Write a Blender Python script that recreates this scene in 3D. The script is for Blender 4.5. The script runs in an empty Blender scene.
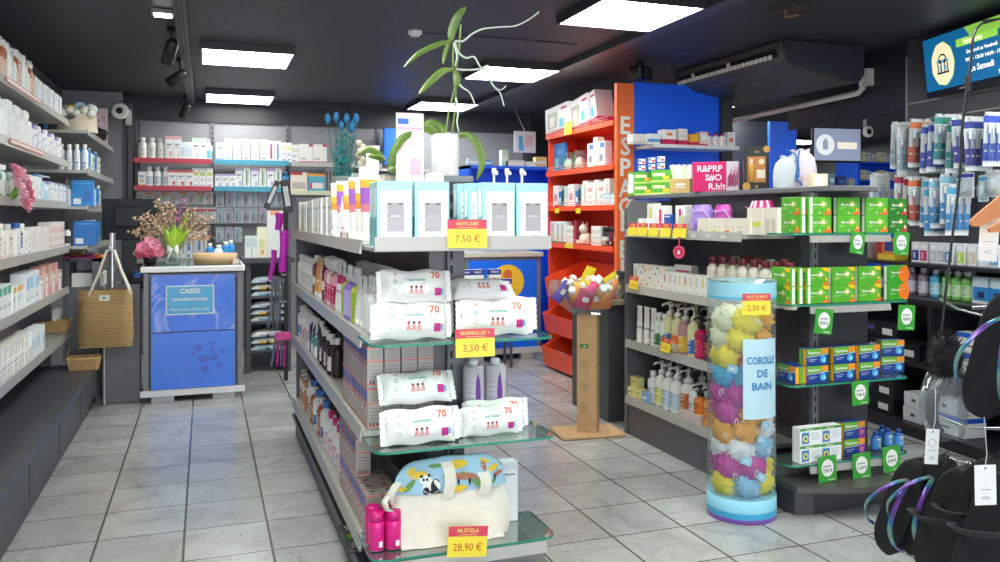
import bpy, math, random
from mathutils import Matrix, Vector
PI = math.pi
random.seed(7)
S = bpy.context.scene
COL = bpy.data.collections.new('pharmacy'); S.collection.children.link(COL)
# ------------------------------------------------------------------ camera, world, exposure
F_PX, YAW, EYE, HY = 825.0, 0.343, 1.31, 217.0
cd = bpy.data.cameras.new('camera'); cam = bpy.data.objects.new('camera', cd); COL.objects.link(cam)
cam.location = (0, 0, EYE); cam.rotation_euler = (PI/2, 0, -YAW)
cd.sensor_width = 36; cd.lens = 36*F_PX/1000; cd.shift_y = -(281-HY)/1000; cd.clip_start = .05
S.camera = cam
S.view_settings.view_transform = 'Standard'; S.view_settings.look = 'None'
S.view_settings.gamma = 1; S.view_settings.use_curve_mapping = False
S.view_settings.exposure = 1.08
W = bpy.data.worlds.new('daylight'); S.world = W; W.use_nodes = True
W.node_tree.nodes['Background'].inputs[0].default_value = (.86, .93, 1, 1)
W.node_tree.nodes['Background'].inputs[1].default_value = 2.6
LAMP = 12.0     # strength of the luminous ceiling panels
# ------------------------------------------------------------------ the camera's geometry, to read a place off a known plane
def ray(u, v):
    r = (u-500)/F_PX; w = (HY-v)/F_PX
    return (math.sin(YAW)+r*math.cos(YAW), math.cos(YAW)-r*math.sin(YAW), w)
def FL(u, v, z=0.):
    d = ray(u, v); t = (z-EYE)/d[2]; return Vector((d[0]*t, d[1]*t, z))
def PX(u, v, X):
    d = ray(u, v); t = X/d[0]; return Vector((X, d[1]*t, EYE+d[2]*t))
def PY(u, v, Y):
    d = ray(u, v); t = Y/d[1]; return Vector((d[0]*t, Y, EYE+d[2]*t))
# ------------------------------------------------------------------ materials
MATS = {}
def lin(h):
    h = h.lstrip('#'); c = [int(h[i:i+2], 16)/255 for i in (0, 2, 4)]
    return [x/12.92 if x <= .04045 else ((x+.055)/1.055)**2.4 for x in c]
def M(hexc, rough=.45, metal=0., emit=0., var=.06, name=None):
    """a plain coloured surface with a faint procedural mottling"""
    key = (hexc, rough, metal, emit, var)
    if key in MATS: return MATS[key]
    m = bpy.data.materials.new(name or 'surface_'+hexc.strip('#')); m.use_nodes = True
    nt = m.node_tree; b = nt.nodes['Principled BSDF']; c = lin(hexc)
    b.inputs['Roughness'].default_value = rough; b.inputs['Metallic'].default_value = metal
    if var:
        tc = nt.nodes.new('ShaderNodeTexCoord'); nz = nt.nodes.new('ShaderNodeTexNoise'); nz.inputs['Scale'].default_value = 14
        nt.links.new(tc.outputs['Object'], nz.inputs['Vector'])
        mx = nt.nodes.new('ShaderNodeMix'); mx.data_type = 'RGBA'
        mx.inputs[6].default_value = (*[x*(1-var) for x in c], 1); mx.inputs[7].default_value = (*[min(1, x*(1+var)) for x in c], 1)
        nt.links.new(nz.outputs[0], mx.inputs[0]); nt.links.new(mx.outputs[2], b.inputs['Base Color'])
    else: b.inputs['Base Color'].default_value = (*c, 1)
    if emit:
        b.inputs['Emission Color'].default_value = (*c, 1); b.inputs['Emission Strength'].default_value = emit
    MATS[key] = m; return m
def clear(name, tint, amount=.12, rough=.02):
    """thin clear glass or plastic: lets light through, tinted, with a sheen"""
    if name in MATS: return MATS[name]
    m = bpy.data.materials.new(name); m.use_nodes = True; nt = m.node_tree; nt.nodes.clear()
    o = nt.nodes.new('ShaderNodeOutputMaterial'); t = nt.nodes.new('ShaderNodeBsdfTransparent'); g = nt.nodes.new('ShaderNodeBsdfGlossy')
    d = nt.nodes.new('ShaderNodeBsdfDiffuse'); c = lin(tint)
    t.inputs[0].default_value = (*c, 1); g.inputs['Roughness'].default_value = rough; d.inputs[0].default_value = (*c, 1)
    fr = nt.nodes.new('ShaderNodeLayerWeight'); fr.inputs[0].default_value = .25
    m1 = nt.nodes.new('ShaderNodeMixShader'); m1.inputs[0].default_value = amount
    m2 = nt.nodes.new('ShaderNodeMixShader')
    nt.links.new(t.outputs[0], m1.inputs[1]); nt.links.new(d.outputs[0], m1.inputs[2])
    mu = nt.nodes.new('ShaderNodeMath'); mu.operation = 'MULTIPLY'; mu.inputs[1].default_value = .45; nt.links.new(fr.outputs['Fresnel'], mu.inputs[0]); nt.links.new(mu.outputs[0], m2.inputs[0]); nt.links.new(m1.outputs[0], m2.inputs[1]); nt.links.new(g.outputs[0], m2.inputs[2])
    nt.links.new(m2.outputs[0], o.inputs[0]); MATS[name] = m; return m
def nodemat(name, build, rough=.5):
    if name in MATS: return MATS[name]
    m = bpy.data.materials.new(name); m.use_nodes = True; nt = m.node_tree
    b = nt.nodes['Principled BSDF']; b.inputs['Roughness'].default_value = rough
    build(nt, b); MATS[name] = m; return m
def ramp(nt, src, stops):
    r = nt.nodes.new('ShaderNodeValToRGB'); e = r.color_ramp.elements
    e[0].position, e[0].color = stops[0][0], (*lin(stops[0][1]), 1)
    e[1].position, e[1].color = stops[-1][0], (*lin(stops[-1][1]), 1)
    for p, c in stops[1:-1]:
        n = e.new(p); n.color = (*lin(c), 1)
    nt.links.new(src, r.inputs[0]); return r.outputs[0]
GLASS = clear('glass_shelf', 'E3F3EC', .05); GEDGE = M('2F8F78', .15)
PLASTIC = clear('clear_plastic', 'F4FAFC', .08, .05)
# ------------------------------------------------------------------ mesh building
TXT = {}
def glyphs(s, bold=False):
    k = (s, bold)
    if k in TXT: return TXT[k]
    cu = bpy.data.curves.new('lettering', 'FONT'); cu.body = s; cu.size = 1; cu.align_x = 'CENTER'; cu.resolution_u = 2
    if bold: cu.offset = .022
    o = bpy.data.objects.new('lettering', cu); COL.objects.link(o)
    dg = bpy.context.evaluated_depsgraph_get(); me = bpy.data.meshes.new_from_object(o.evaluated_get(dg))
    vs = [tuple(v.co) for v in me.vertices]; fs = [tuple(p.vertices) for p in me.polygons]
    bpy.data.objects.remove(o); bpy.data.curves.remove(cu); bpy.data.meshes.remove(me)
    if vs:
        x0 = min(v[0] for v in vs); x1 = max(v[0] for v in vs); y0 = min(v[1] for v in vs)
        w = x1-x0; cx = (x0+x1)/2
    else: w = 1; cx = 0
    TXT[k] = ([(v[0]-cx, v[1]) for v in vs], fs, w); return TXT[k]
class MB:
    def __init__(s): s.v, s.f, s.mi, s.sm, s.ms, s.T = [], [], [], [], [], None
    def mat(s, m):
        if m not in s.ms: s.ms.append(m)
        return s.ms.index(m)
    def add(s, vs, fs, m, smooth=False):
        n = len(s.v)
        if s.T is not None: vs = [tuple(s.T @ Vector(v)) for v in vs]
        s.v += [tuple(v) for v in vs]
        for i, f in enumerate(fs):
            s.f.append(tuple(n+k for k in f)); s.mi.append(s.mat(m[i] if isinstance(m, list) else m)); s.sm.append(smooth)
        return s
    def box(s, a, b, m, top=None, front=None):
        (x0, y0, z0), (x1, y1, z1) = a, b
        vs = [(x0,y0,z0),(x1,y0,z0),(x1,y1,z0),(x0,y1,z0),(x0,y0,z1),(x1,y0,z1),(x1,y1,z1),(x0,y1,z1)]
        fs = [(3,2,1,0),(4,5,6,7),(0,1,5,4),(1,2,6,5),(2,3,7,6),(3,0,4,7)]
        return s.add(vs, fs, [m, top or m, front or m, m, m, m])
    def cbox(s, a, b, m, c=.004):
        """box with chamfered edges"""
        (x0, y0, z0), (x1, y1, z1) = a, b
        c = min(c, (x1-x0)/3, (y1-y0)/3, (z1-z0)/3)
        def ring(i, z): return [(x0+i+(c), y0+i, z), (x1-i-c, y0+i, z), (x1-i, y0+i+c, z), (x1-i, y1-i-c, z), (x1-i-c, y1-i, z), (x0+i+c, y1-i, z), (x0+i, y1-i-c, z), (x0+i, y0+i+c, z)]
        rs = [ring(c, z0), ring(0, z0+c), ring(0, z1-c), ring(c, z1)]
        vs = sum(rs, []); fs = [tuple(range(7, -1, -1)), tuple(range(24, 32))]
        for k in range(3):
            for j in range(8): fs.append((k*8+j, k*8+(j+1) % 8, k*8+8+(j+1) % 8, k*8+8+j))
        return s.add(vs, fs, m)
    def quad(s, p, m): return s.add(p, [tuple(range(len(p)))], m)
    def lathe(s, prof, m, seg=16, c=(0, 0, 0), sx=1, sy=1, smooth=True, cap=True):
        """prof: (radius, height[, material of the band starting here])"""
        vs, fs, ms = [], [], []; n = len(prof); cur = m
        for p in prof:
            for j in range(seg):
                a = 2*PI*j/seg; vs.append((c[0]+p[0]*math.cos(a)*sx, c[1]+p[0]*math.sin(a)*sy, c[2]+p[1]))
        for i in range(n-1):
            if len(prof[i]) > 2: cur = prof[i][2]
            for j in range(seg): k = (j+1) % seg; fs.append((i*seg+j, i*seg+k, (i+1)*seg+k, (i+1)*seg+j)); ms.append(cur)
        s.add(vs, fs, ms, smooth)
        if cap:
            b = len(s.v)-len(vs)
            s.f.append(tuple(b+j for j in range(seg-1, -1, -1))); s.mi.append(s.mat(prof[0][2] if len(prof[0]) > 2 else m)); s.sm.append(False)
            s.f.append(tuple(b+(n-1)*seg+j for j in range(seg))); s.mi.append(s.mat(cur)); s.sm.append(False)
        return s
    def tube(s, pts, r, m, seg=8, flat=1., cap=True):
        pts = [Vector(p) for p in pts]; n = len(pts); vs, fs = [], []; up = Vector((0, 0, 1)); prev = None
        for i, p in enumerate(pts):
            t = (pts[min(i+1, n-1)]-pts[max(i-1, 0)]).normalized()
            if prev is None:
                a = t.cross(up)
                if a.length < .05: a = t.cross(Vector((1, 0, 0)))
            else: a = prev-t*prev.dot(t)
            a.normalize(); prev = a; b = t.cross(a); rr = r[i] if isinstance(r, (list, tuple)) else r
            for j in range(seg):
                q = 2*PI*j/seg; vs.append(p+a*math.cos(q)*rr+b*math.sin(q)*rr*flat)
        for i in range(n-1):
            for j in range(seg): k = (j+1) % seg; fs.append((i*seg+j, (i+1)*seg+j, (i+1)*seg+k, i*seg+k))
        s.add(vs, fs, m, True)
        if cap: s.add(vs[:seg], [tuple(range(seg))], m); s.add(vs[-seg:], [tuple(range(seg-1, -1, -1))], m)
        return s
    def grid(s, fn, nu, nv, m, smooth=True, wrap=False):
        vs = [fn(i/nu, j/nv) for j in range(nv+1) for i in range(nu+1)]; fs, ms = [], []
        for j in range(nv):
            for i in range(nu):
                a = j*(nu+1)+i; fs.append((a, a+1, a+nu+2, a+nu+1)); ms.append(m((i+.5)/nu, (j+.5)/nv) if callable(m) else m)
        return s.add(vs, fs, ms, smooth)
    def prism(s, poly, m, lo, hi, axis=2):
        """extrude a 2-D outline along an axis"""
        def P(a, b, t): return (t, a, b) if axis == 0 else (a, t, b) if axis == 1 else (a, b, t)
        n = len(poly); vs = [P(a, b, lo) for a, b in poly]+[P(a, b, hi) for a, b in poly]
        fs = [tuple(range(n-1, -1, -1)), tuple(range(n, 2*n))]+[(i, (i+1) % n, n+(i+1) % n, n+i) for i in range(n)]
        if axis == 1: fs = [tuple(reversed(f)) for f in fs]
        return s.add(vs, fs, m)
    def disc(s, c, r, m, normal='y', seg=20, rz=None):
        rz = rz or r; x, y, z = c
        p = [(x+r*math.cos(2*PI*i/seg), y, z+rz*math.sin(2*PI*i/seg)) if normal == 'y' else (x+r*math.cos(2*PI*i/seg), y+rz*math.sin(2*PI*i/seg), z) if normal == 'z' else (x, y+r*math.cos(2*PI*i/seg), z+rz*math.sin(2*PI*i/seg)) for i in range(seg)]
        return s.quad(p, m)
    def blob(s, c, r, m, seg=14, rings=9, bump=None, sc=(1, 1, 1)):
        def fn(u, v):
            a = 2*PI*u; b = PI*v-PI/2; d = Vector((math.cos(a)*math.cos(b), math.sin(a)*math.cos(b), math.sin(b)))
            k = r*(1+(bump(d) if bump else 0)); return (c[0]+d.x*k*sc[0], c[1]+d.y*k*sc[1], c[2]+d.z*k*sc[2])
        return s.grid(fn, seg, rings, m)
    def text(s, t, h, m, at, bold=False, maxw=None, fn=None):
        """lettering standing in the x-z plane, facing -y, centred on at; h is the capital height"""
        vs, fs, w = glyphs(t, bold); k = h/.7; kx = k
        if maxw and w*k > maxw: kx = maxw/w
        x, y, z = at
        pts = [(x+a*kx, y, z+b*k-h/2) for a, b in vs]
        if fn: pts = [fn(*p) for p in pts]
        return s.add(pts, fs, m)
    def mesh(s, name):
        me = bpy.data.meshes.new(name); me.from_pydata(s.v, [], s.f)
        for m in s.ms: me.materials.append(m)
        me.polygons.foreach_set('material_index', s.mi); me.polygons.foreach_set('use_smooth', s.sm); me.update(); return me
def obj(name, mb, parent=None, loc=None, rz=0, label=None):
    o = bpy.data.objects.new(name, mb.mesh(name) if isinstance(mb, MB) else mb); COL.objects.link(o)
    if parent: o.parent = parent
    if loc is not None: o.location = loc
    if rz: o.rotation_euler = (0, 0, rz)
    if label: o['label'] = label
    return o
def struct(name, mb): o = obj(name, mb); o['kind'] = 'structure'; return o
def tag(o, label, cat, group=None, kind=None):
    o['label'] = label; o['category'] = cat
    if group: o['group'] = group
    if kind: o['kind'] = kind
    return o
def thing(name, label, cat, loc=(0, 0, 0), rz=0, group=None):
    o = bpy.data.objects.new(name, None); COL.objects.link(o); o.empty_display_size = .05
    o.location = loc; o.rotation_euler = (0, 0, rz); return tag(o, label, cat, group)
class Proto:
    """one kind of goods: its root mesh (or none) and its parts; w, d, h are its size"""
    def __init__(s, kind, cat, w, d, h, root=None, parts=()):
        s.kind, s.cat, s.w, s.d, s.h = kind, cat, w, d, h
        s.root = root.mesh(kind) if root else None
        s.parts = [(n, mb.mesh(n), up) for n, mb, up in parts]; s.first = None
def place(p, label, loc, rz=0, group=None, rot=None, sc=None, name=None):
    if p.first is None:
        o = bpy.data.objects.new(p.kind, p.root); COL.objects.link(o); p.first = o; p.kids = []; made = []
        for n, me, up in p.parts:
            c = bpy.data.objects.new(n, me); COL.objects.link(c); c.parent = o if up is None else made[up]; made.append(c); p.kids.append((c, up))
    else:
        o = p.first.copy(); COL.objects.link(o); made = []
        for k, up in p.kids:
            c = k.copy(); COL.objects.link(c); c.parent = o if up is None else made[up]; made.append(c)
    if name: o.name = name
    o.location = loc; o.rotation_euler = rot or (0, 0, rz); o.scale = (sc, sc, sc) if isinstance(sc, (int, float)) else sc or (1, 1, 1)
    for k in ('group',):
        if k in o: del o[k]
    return tag(o, label, p.cat, group)
ORD = ['first','second','third','fourth','fifth','sixth','seventh','eighth','ninth','tenth','eleventh','twelfth','thirteenth','fourteenth','fifteenth','sixteenth','seventeenth','eighteenth','nineteenth','twentieth']
def ordinal(i, n, side='left'):
    if n == 2: return 'left' if i == 0 else 'right'
    if i == 0: return 'leftmost'
    if i == n-1: return 'rightmost'
    return ORD[i] if i < 20 else 'number '+str(i+1)
USED = {}
def row(where, start, rz, items, gap=.004, length=None, jit=.006, dz=0, k_=1):
    """set goods side by side along a shelf; items: (proto, description); the row starts at its left end as one faces it"""
    start = Vector(start); ax = Vector((math.cos(rz), math.sin(rz), 0)); back = Vector((-math.sin(rz), math.cos(rz), 0))
    lst = []; x = 0; k = 0
    while True:
        if length is None and k >= len(items): break
        p, desc = items[k % len(items)][:2]; sc = (items[k % len(items)][2] if len(items[k % len(items)]) > 2 else 1)*k_
        if p is None: x += desc; k += 1; continue
        if length is not None and x+p.w*sc*.5 > length: break
        lst.append((p, desc, x+p.w*sc/2, sc)); x += p.w*sc+gap; k += 1
    if length is not None and lst:      # share out what room is left, or push up a little
        f = length/max(x-gap, .001); f = min(f, 1.35); lst = [(p, d_, xc*f if f > 1 else xc*max(f, .93), sc*min(1, max(f, .93))) for p, d_, xc, sc in lst]
    cnt = {}
    for it in lst: cnt[it[1]] = cnt.get(it[1], 0)+1
    seen = {}; out = []
    for p, desc, xc, sc in lst:
        i = seen.get(desc, 0); seen[desc] = i+1; n = cnt[desc]
        if n == 1: lab = desc+' '+where
        elif n == 2 or i in (0, n-1): lab = ordinal(i, n)+' '+desc+' '+where
        else: lab = ordinal(i, n)+' '+desc+' from the left '+where
        q = random.uniform(-jit, jit)
        loc = start+ax*xc+back*(p.d*sc/2+q+jit)+Vector((0, 0, dz))
        out.append(place(p, lab, loc, rz, (desc+'s '+where) if n > 1 else None, sc=sc if sc != 1 else None))
    return out
# ================================================================== the goods
WHITE = M('F2F2EE', .4, var=.015); CREAM = M('EFE6D2', .45, var=.02); GREYL = M('C9CBCB', .5); DARK = M('1E1E20', .45); BLK = M('0E0E10', .35)
def col(h, r=.42): return M(h, r, var=.03)
_P = {}
def carton(w, d, h, base='F4F4F0', marks=(), texts=(), side=None, top=None, kind='carton', cat='box'):
    """a folded board carton: body with closed tuck flaps, printed blocks and words on its faces
    marks: (x0, z0, x1, z1, colour) as shares of the front; texts: (words, x, z, share of the height, colour)"""
    key = ('c', w, d, h, base, tuple(marks), tuple(texts), side, top, kind)
    if key in _P: return _P[key]
    mb = MB(); b = col(base); mb.cbox((-w/2, -d/2, 0), (w/2, d/2, h), b, .0012)
    mb.box((-w/2+.003, -d/2-.0003, h-.0012), (w/2-.003, d/2-.004, h+.0004), col(top) if top else b)      # the tuck flap
    y = -d/2-.0005
    for m in marks:
        x0, z0, x1, z1, c = m[:5]; c = col(c)
        mb.quad([(-w/2+x0*w, y, z0*h), (-w/2+x1*w, y, z0*h), (-w/2+x1*w, y, z1*h), (-w/2+x0*w, y, z1*h)], c)
        if x0 <= .001 and x1 >= .999:      # a band that runs on round the sides
            for sx in (-1, 1):
                xx = sx*(w/2+.0005); mb.quad([(xx, -sx*(-d/2), z0*h), (xx, sx*(-d/2), z0*h), (xx, sx*(-d/2), z1*h), (xx, -sx*(-d/2), z1*h)], c)
        y -= .0002
    if side:
        for sx in (-1, 1):
            xx = sx*(w/2+.0007); mb.quad([(xx, d/2-.002, .002), (xx, -d/2+.002, .002), (xx, -d/2+.002, h-.002), (xx, d/2-.002, h-.002)], col(side))
    for t, x, z, hh, c in texts: mb.text(t, hh*h, col(c), (-w/2+x*w, y-.0002, z*h), True, w*.86)
    _P[key] = Proto(kind, cat, w, d, h, mb); return _P[key]
def mini(w, d, h, base='F4F4F0', accent='B9C6D8', ink='7C8898', style=0, kind='skincare_box'):
    """a small carton with the little print that pharmacy goods carry"""
    if style == 0: mk = ((.12, .62, .88, .8, accent), (.2, .42, .8, .45, ink), (.2, .34, .7, .37, ink), (.25, .1, .75, .16, ink))
    elif style == 1: mk = ((0, 0, 1, .16, accent), (.15, .66, .85, .74, ink), (.25, .5, .75, .54, ink), (.3, .3, .7, .44, accent))
    elif style == 2: mk = ((0, .86, 1, 1, accent), (.2, .6, .8, .68, ink), (.2, .5, .6, .53, ink), (.55, .12, .85, .34, accent))
    elif style == 3: mk = ((.36, .12, .62, .86, accent), (.7, .2, .76, .8, ink))
    else: mk = ((.15, .7, .85, .76, ink), (.3, .3, .7, .55, accent), (.2, .12, .8, .15, ink), (.2, .18, .6, .2, ink))
    return carton(w, d, h, base, mk, kind=kind)
def bottle(r, h, body='F4F4F0', cap='F7F7F7', top='flip', label=None, oval=1., kind='bottle', ink=None, mat=None, lab=(.15, .62), capmat=None, words=None):
    key = ('b', r, h, body, cap, top, label, oval, kind, ink, mat, lab, words)
    if key in _P: return _P[key]
    B = mat or col(body, .3); L = col(label) if label else B; K = capmat or col(cap, .35)
    hb = h*{'flip': .84, 'screw': .84, 'pump': .7, 'spray': .74, 'drop': .7, 'cone': .8, 'none': 1}[top]
    l0, l1 = lab; rn = r*.42
    b = MB(); b.lathe([(r*.9, 0, B), (r, .006), (r, hb*l0, L), (r, hb*l1, B), (r, hb*.82), (r*.86, hb*.9), (rn*1.05, hb*.965), (rn, hb)], B, 18, sy=oval)
    if ink:
        I = col(ink)
        for (a0, a1, z0, z1) in ((-.5, .5, .52, .58), (-.35, .35, .44, .47), (-.4, .4, .3, .33), (-.3, .3, .22, .25)):
            zs = [hb*(z0*(l1-l0)/.47-.15*0), hb*(z1*(l1-l0)/.47)]
            pts = [((r+.0006)*math.sin(a), -(r+.0006)*math.cos(a)*oval, z) for z in zs for a in (a0, 0, a1)]
            b.add(pts, [(0, 1, 4, 3), (1, 2, 5, 4)], I)
    if words: b.text(words, .014 if h < .16 else .02, col(ink or '555555'), (0, -(r+.0014)*oval, hb*(l0+l1)/2), True, r*1.5, fn=lambda x, y, z: (x, -math.sqrt(max(1e-8, (r+.0012)**2-x*x))*oval, z))
    c = MB()
    if top in ('flip', 'screw'):
        rc = r*.62 if top == 'flip' else r*.55; c.lathe([(rc*.98, hb), (rc, hb+.002), (rc, h*.985), (rc*.9, h)], K, 16, sy=oval if top == 'flip' else 1)
        if top == 'flip': c.box((-rc*.35, -rc*oval-.001, h*.93), (rc*.35, -rc*oval+.004, h*.95), K)
        parts = [('cap', c, None)]
    elif top == 'pump':
        c.lathe([(rn*1.25, hb), (rn*1.25, hb+h*.08), (rn*.7, hb+h*.1), (rn*.35, hb+h*.11), (rn*.35, h*.92)], K, 14)
        c.tube([(0, .004, h*.95), (0, -r*.5, h*.96), (0, -r*1.15, h*.945), (0, -r*1.3, h*.91)], rn*.36, K, 8); c.lathe([(rn*.75, h*.91), (rn*.8, h*.98), (rn*.6, h)], K, 12)
        parts = [('pump', c, None)]
    elif top == 'spray':
        c.lathe([(rn*1.2, hb), (rn*1.2, hb+h*.07), (rn*.6, hb+h*.1), (rn*.6, h*.9)], K, 12)
        c.prism([(-r*1.0, h*.88), (r*.8, h*.86), (r*.9, h*.93), (r*.3, h), (-r*1.0, h*.97)], K, -rn*.7, rn*.7, 0)
        c.prism([(-r*.75, h*.76), (-r*.6, h*.76), (-r*.35, h*.88), (-r*.7, h*.88)], K, -rn*.35, rn*.35, 0)
        parts = [('spray_head', c, None)]
    elif top == 'drop':
        c.lathe([(rn*1.1, hb), (rn*1.1, hb+h*.12), (rn*.6, hb+h*.14), (rn*.7, h*.96), (rn*.35, h)], K, 12); parts = [('cap', c, None)]
    elif top == 'cone':
        c.lathe([(rn*1.3, hb), (rn*1.2, hb+h*.06), (rn*.25, h)], K, 14); parts = [('nozzle', c, None)]
    else: parts = []
    p = Proto(kind, 'bottle', 2*r, 2*r*oval, h, b, parts); _P[key] = p; return p
def can(r, h, body, cap, kind='spray_can', bands=()):
    key = ('can', r, h, body, cap, bands)
    if key in _P: return _P[key]
    B = col(body, .3); prof = [(r*.9, 0, M('C8C8CC', .3, .8)), (r, .004, B)]
    for z, c in bands: prof.append((r, z*h, col(c, .3)))
    prof += [(r, h*.74, B), (r*.96, h*.75)]
    b = MB().lathe(prof, B, 20); c = MB().lathe([(r*.95, h*.75), (r*.95, h*.96), (r*.8, h)], col(cap, .25), 20)
    b.box((r*.1, -r-.0006, h*.12), (r*.55, -r*.8, h*.26), WHITE)
    p = Proto(kind, 'can', 2*r, 2*r, h, b, [('cap', c, None)]); _P[key] = p; return p
def tube_(w, h, body='F4F4F0', cap='F4F4F0', bands=(), kind='cream_tube'):
    """a soft tube standing on its cap; bands: (from, to, colour) as shares of the height"""
    key = ('t', w, h, body, cap, tuple(bands))
    if key in _P: return _P[key]
    B = col(body, .35); hc = h*.14; d = w*.6
    def fn(u, v):
        a = 2*PI*u; k = v**1.3; rx = w/2*(.82+.18*v); ry = d/2*(1-k)+.0012
        x = rx*math.cos(a); y = -ry*math.sin(a); return (x, y, hc+(h-hc)*v)
    def mt(u, v):
        for z0, z1, c in bands:
            if z0 <= v < z1: return col(c, .35)
        return B
    b = MB().grid(fn, 16, 14, mt); b.box((-w/2, -.0016, h-.012), (w/2, .0016, h), B)
    c = MB().lathe([(w*.38, 0), (w*.4, .003), (w*.42, hc)], col(cap, .3), 16, sy=.75)
    p = Proto(kind, 'tube', w, d, h, b, [('cap', c, None)]); _P[key] = p; return p
def pouch(w, h, d=.02, body='EDEFF0', accent='9FB8C8', inner='C8A0B0', kind='blister_pack', card=None, head=.22):
    """a hanging pack: printed card with a euro-slot header and a clear bulge holding the piece"""
    key = ('p', w, h, d, body, accent, inner, kind, head)
    if key in _P: return _P[key]
    b = MB(); B = col(body); A = col(accent); hy = h*(1-head)
    b.cbox((-w/2, 0, 0), (w/2, .0016, h*.95), B, .0006); b.prism([(-w*.5, h*.94), (w*.5, h*.94), (w*.3, h), (-w*.3, h)], B, 0, .0016, 1)
    b.quad([(-w*.46, -.0006, hy), (w*.46, -.0006, hy), (w*.46, -.0006, h*.92), (-w*.46, -.0006, h*.92)], A)
    b.quad([(-w*.1, -.001, h*.945), (w*.1, -.001, h*.945), (w*.1, -.001, h*.965), (-w*.1, -.001, h*.965)], DARK)
    for z in (.13, .17): b.quad([(-w*.36, -.0006, h*z*.4), (w*.36, -.0006, h*z*.4), (w*.36, -.0006, h*z*.4+.003), (-w*.36, -.0006, h*z*.4+.003)], col('8A8F98'))
    bl = MB()
    def fn(u, v):
        x = (u-.5)*w*.8; z = h*.1+v*(hy-h*.13); k = min(1, 5*min(u, 1-u))*min(1, 6*min(v, 1-v)); return (x, -.001-d*math.sin(k*PI/2), z)
    bl.grid(fn, 8, 8, clear('blister_plastic', 'EAF2F6', .2, .08))
    i = MB(); i.blob((0, -d*.45, h*.1+(hy-h*.13)*.5), 1, col(inner), 10, 7, sc=(w*.24, d*.4, (hy-h*.13)*.36))
    p = Proto(kind, 'pack', w, d+.004, h, b, [('blister', bl, None), ('piece', i, None)]); _P[key] = p; return p
def brush_pack(handle, head='F2F2F2', top=None, w=.042, h=.25):
    """a toothbrush in its narrow blister"""
    key = ('tb', handle, head, top, w, h)
    if key in _P: return _P[key]
    b = MB(); b.prism([(-w/2, 0), (w/2, 0), (w/2, h*.93), (w*.3, h), (-w*.3, h), (-w/2, h*.93)], col('E9ECEF'), 0, .0016, 1)
    b.quad([(-w/2, -.0005, h*.8), (w/2, -.0005, h*.8), (w/2, -.0005, h*.93), (-w/2, -.0005, h*.93)], col(top or handle))
    b.quad([(-w/2, -.0005, h*.1), (w/2, -.0005, h*.1), (w/2, -.0005, h*.42), (-w/2, -.0005, h*.42)], col(handle)); b.quad([(-w*.4, -.0008, h*.26), (w*.4, -.0008, h*.26), (w*.4, -.0008, h*.3), (-w*.4, -.0008, h*.3)], WHITE)
    t = MB(); t.tube([(0, -.008, h*.12), (0, -.011, h*.3), (0, -.008, h*.5), (0, -.009, h*.74)], [.005, .006, .004, .0035], col(handle), 8)
    t.cbox((-.006, -.02, h*.6), (.006, -.008, h*.74), col(head), .002); b.quad([(-w*.2, -.0009, h*.5), (w*.2, -.0009, h*.5), (w*.2, -.0009, h*.76), (-w*.2, -.0009, h*.76)], col('D8DEE4'))
    bl = MB(); bl.grid(lambda u, v: ((u-.5)*w*.84, -.001-.02*math.sin(min(1, 4*min(u, 1-u), 9*min(v, 1-v))*PI/2), h*.06+v*h*.72), 6, 8, clear('brush_blister', 'F2F6F8', .05, .15))
    p = Proto('toothbrush_pack', 'toothbrush', w, .024, h, b, [('toothbrush', t, None), ('blister', bl, None)]); _P[key] = p; return p
def price_tag(w, h, top, words, price, small=True, red='D93A55', yel='F7DF3C', ink='C8481E'):
    b = MB(); R = col(red); Y = col(yel); hs = h*.33
    b.box((-w/2, -.001, 0), (w/2, .001, h), Y); b.quad([(-w/2, -.0014, h-hs), (w/2, -.0014, h-hs), (w/2, -.0014, h), (-w/2, -.0014, h)], R)
    if words: b.text(words, hs*.38, col('F3CE6A'), (0, -.0018, h-hs*.42), True, w*.75)
    if small: b.box((-w*.24, -.002, h-hs*.86), (w*.24, -.0013, h-hs*.8), col('F3CE6A'))
    if price: b.text(price, h*.25, col(ink), (0, -.0018, h*.33), False, w*.72)
    return b
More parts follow.
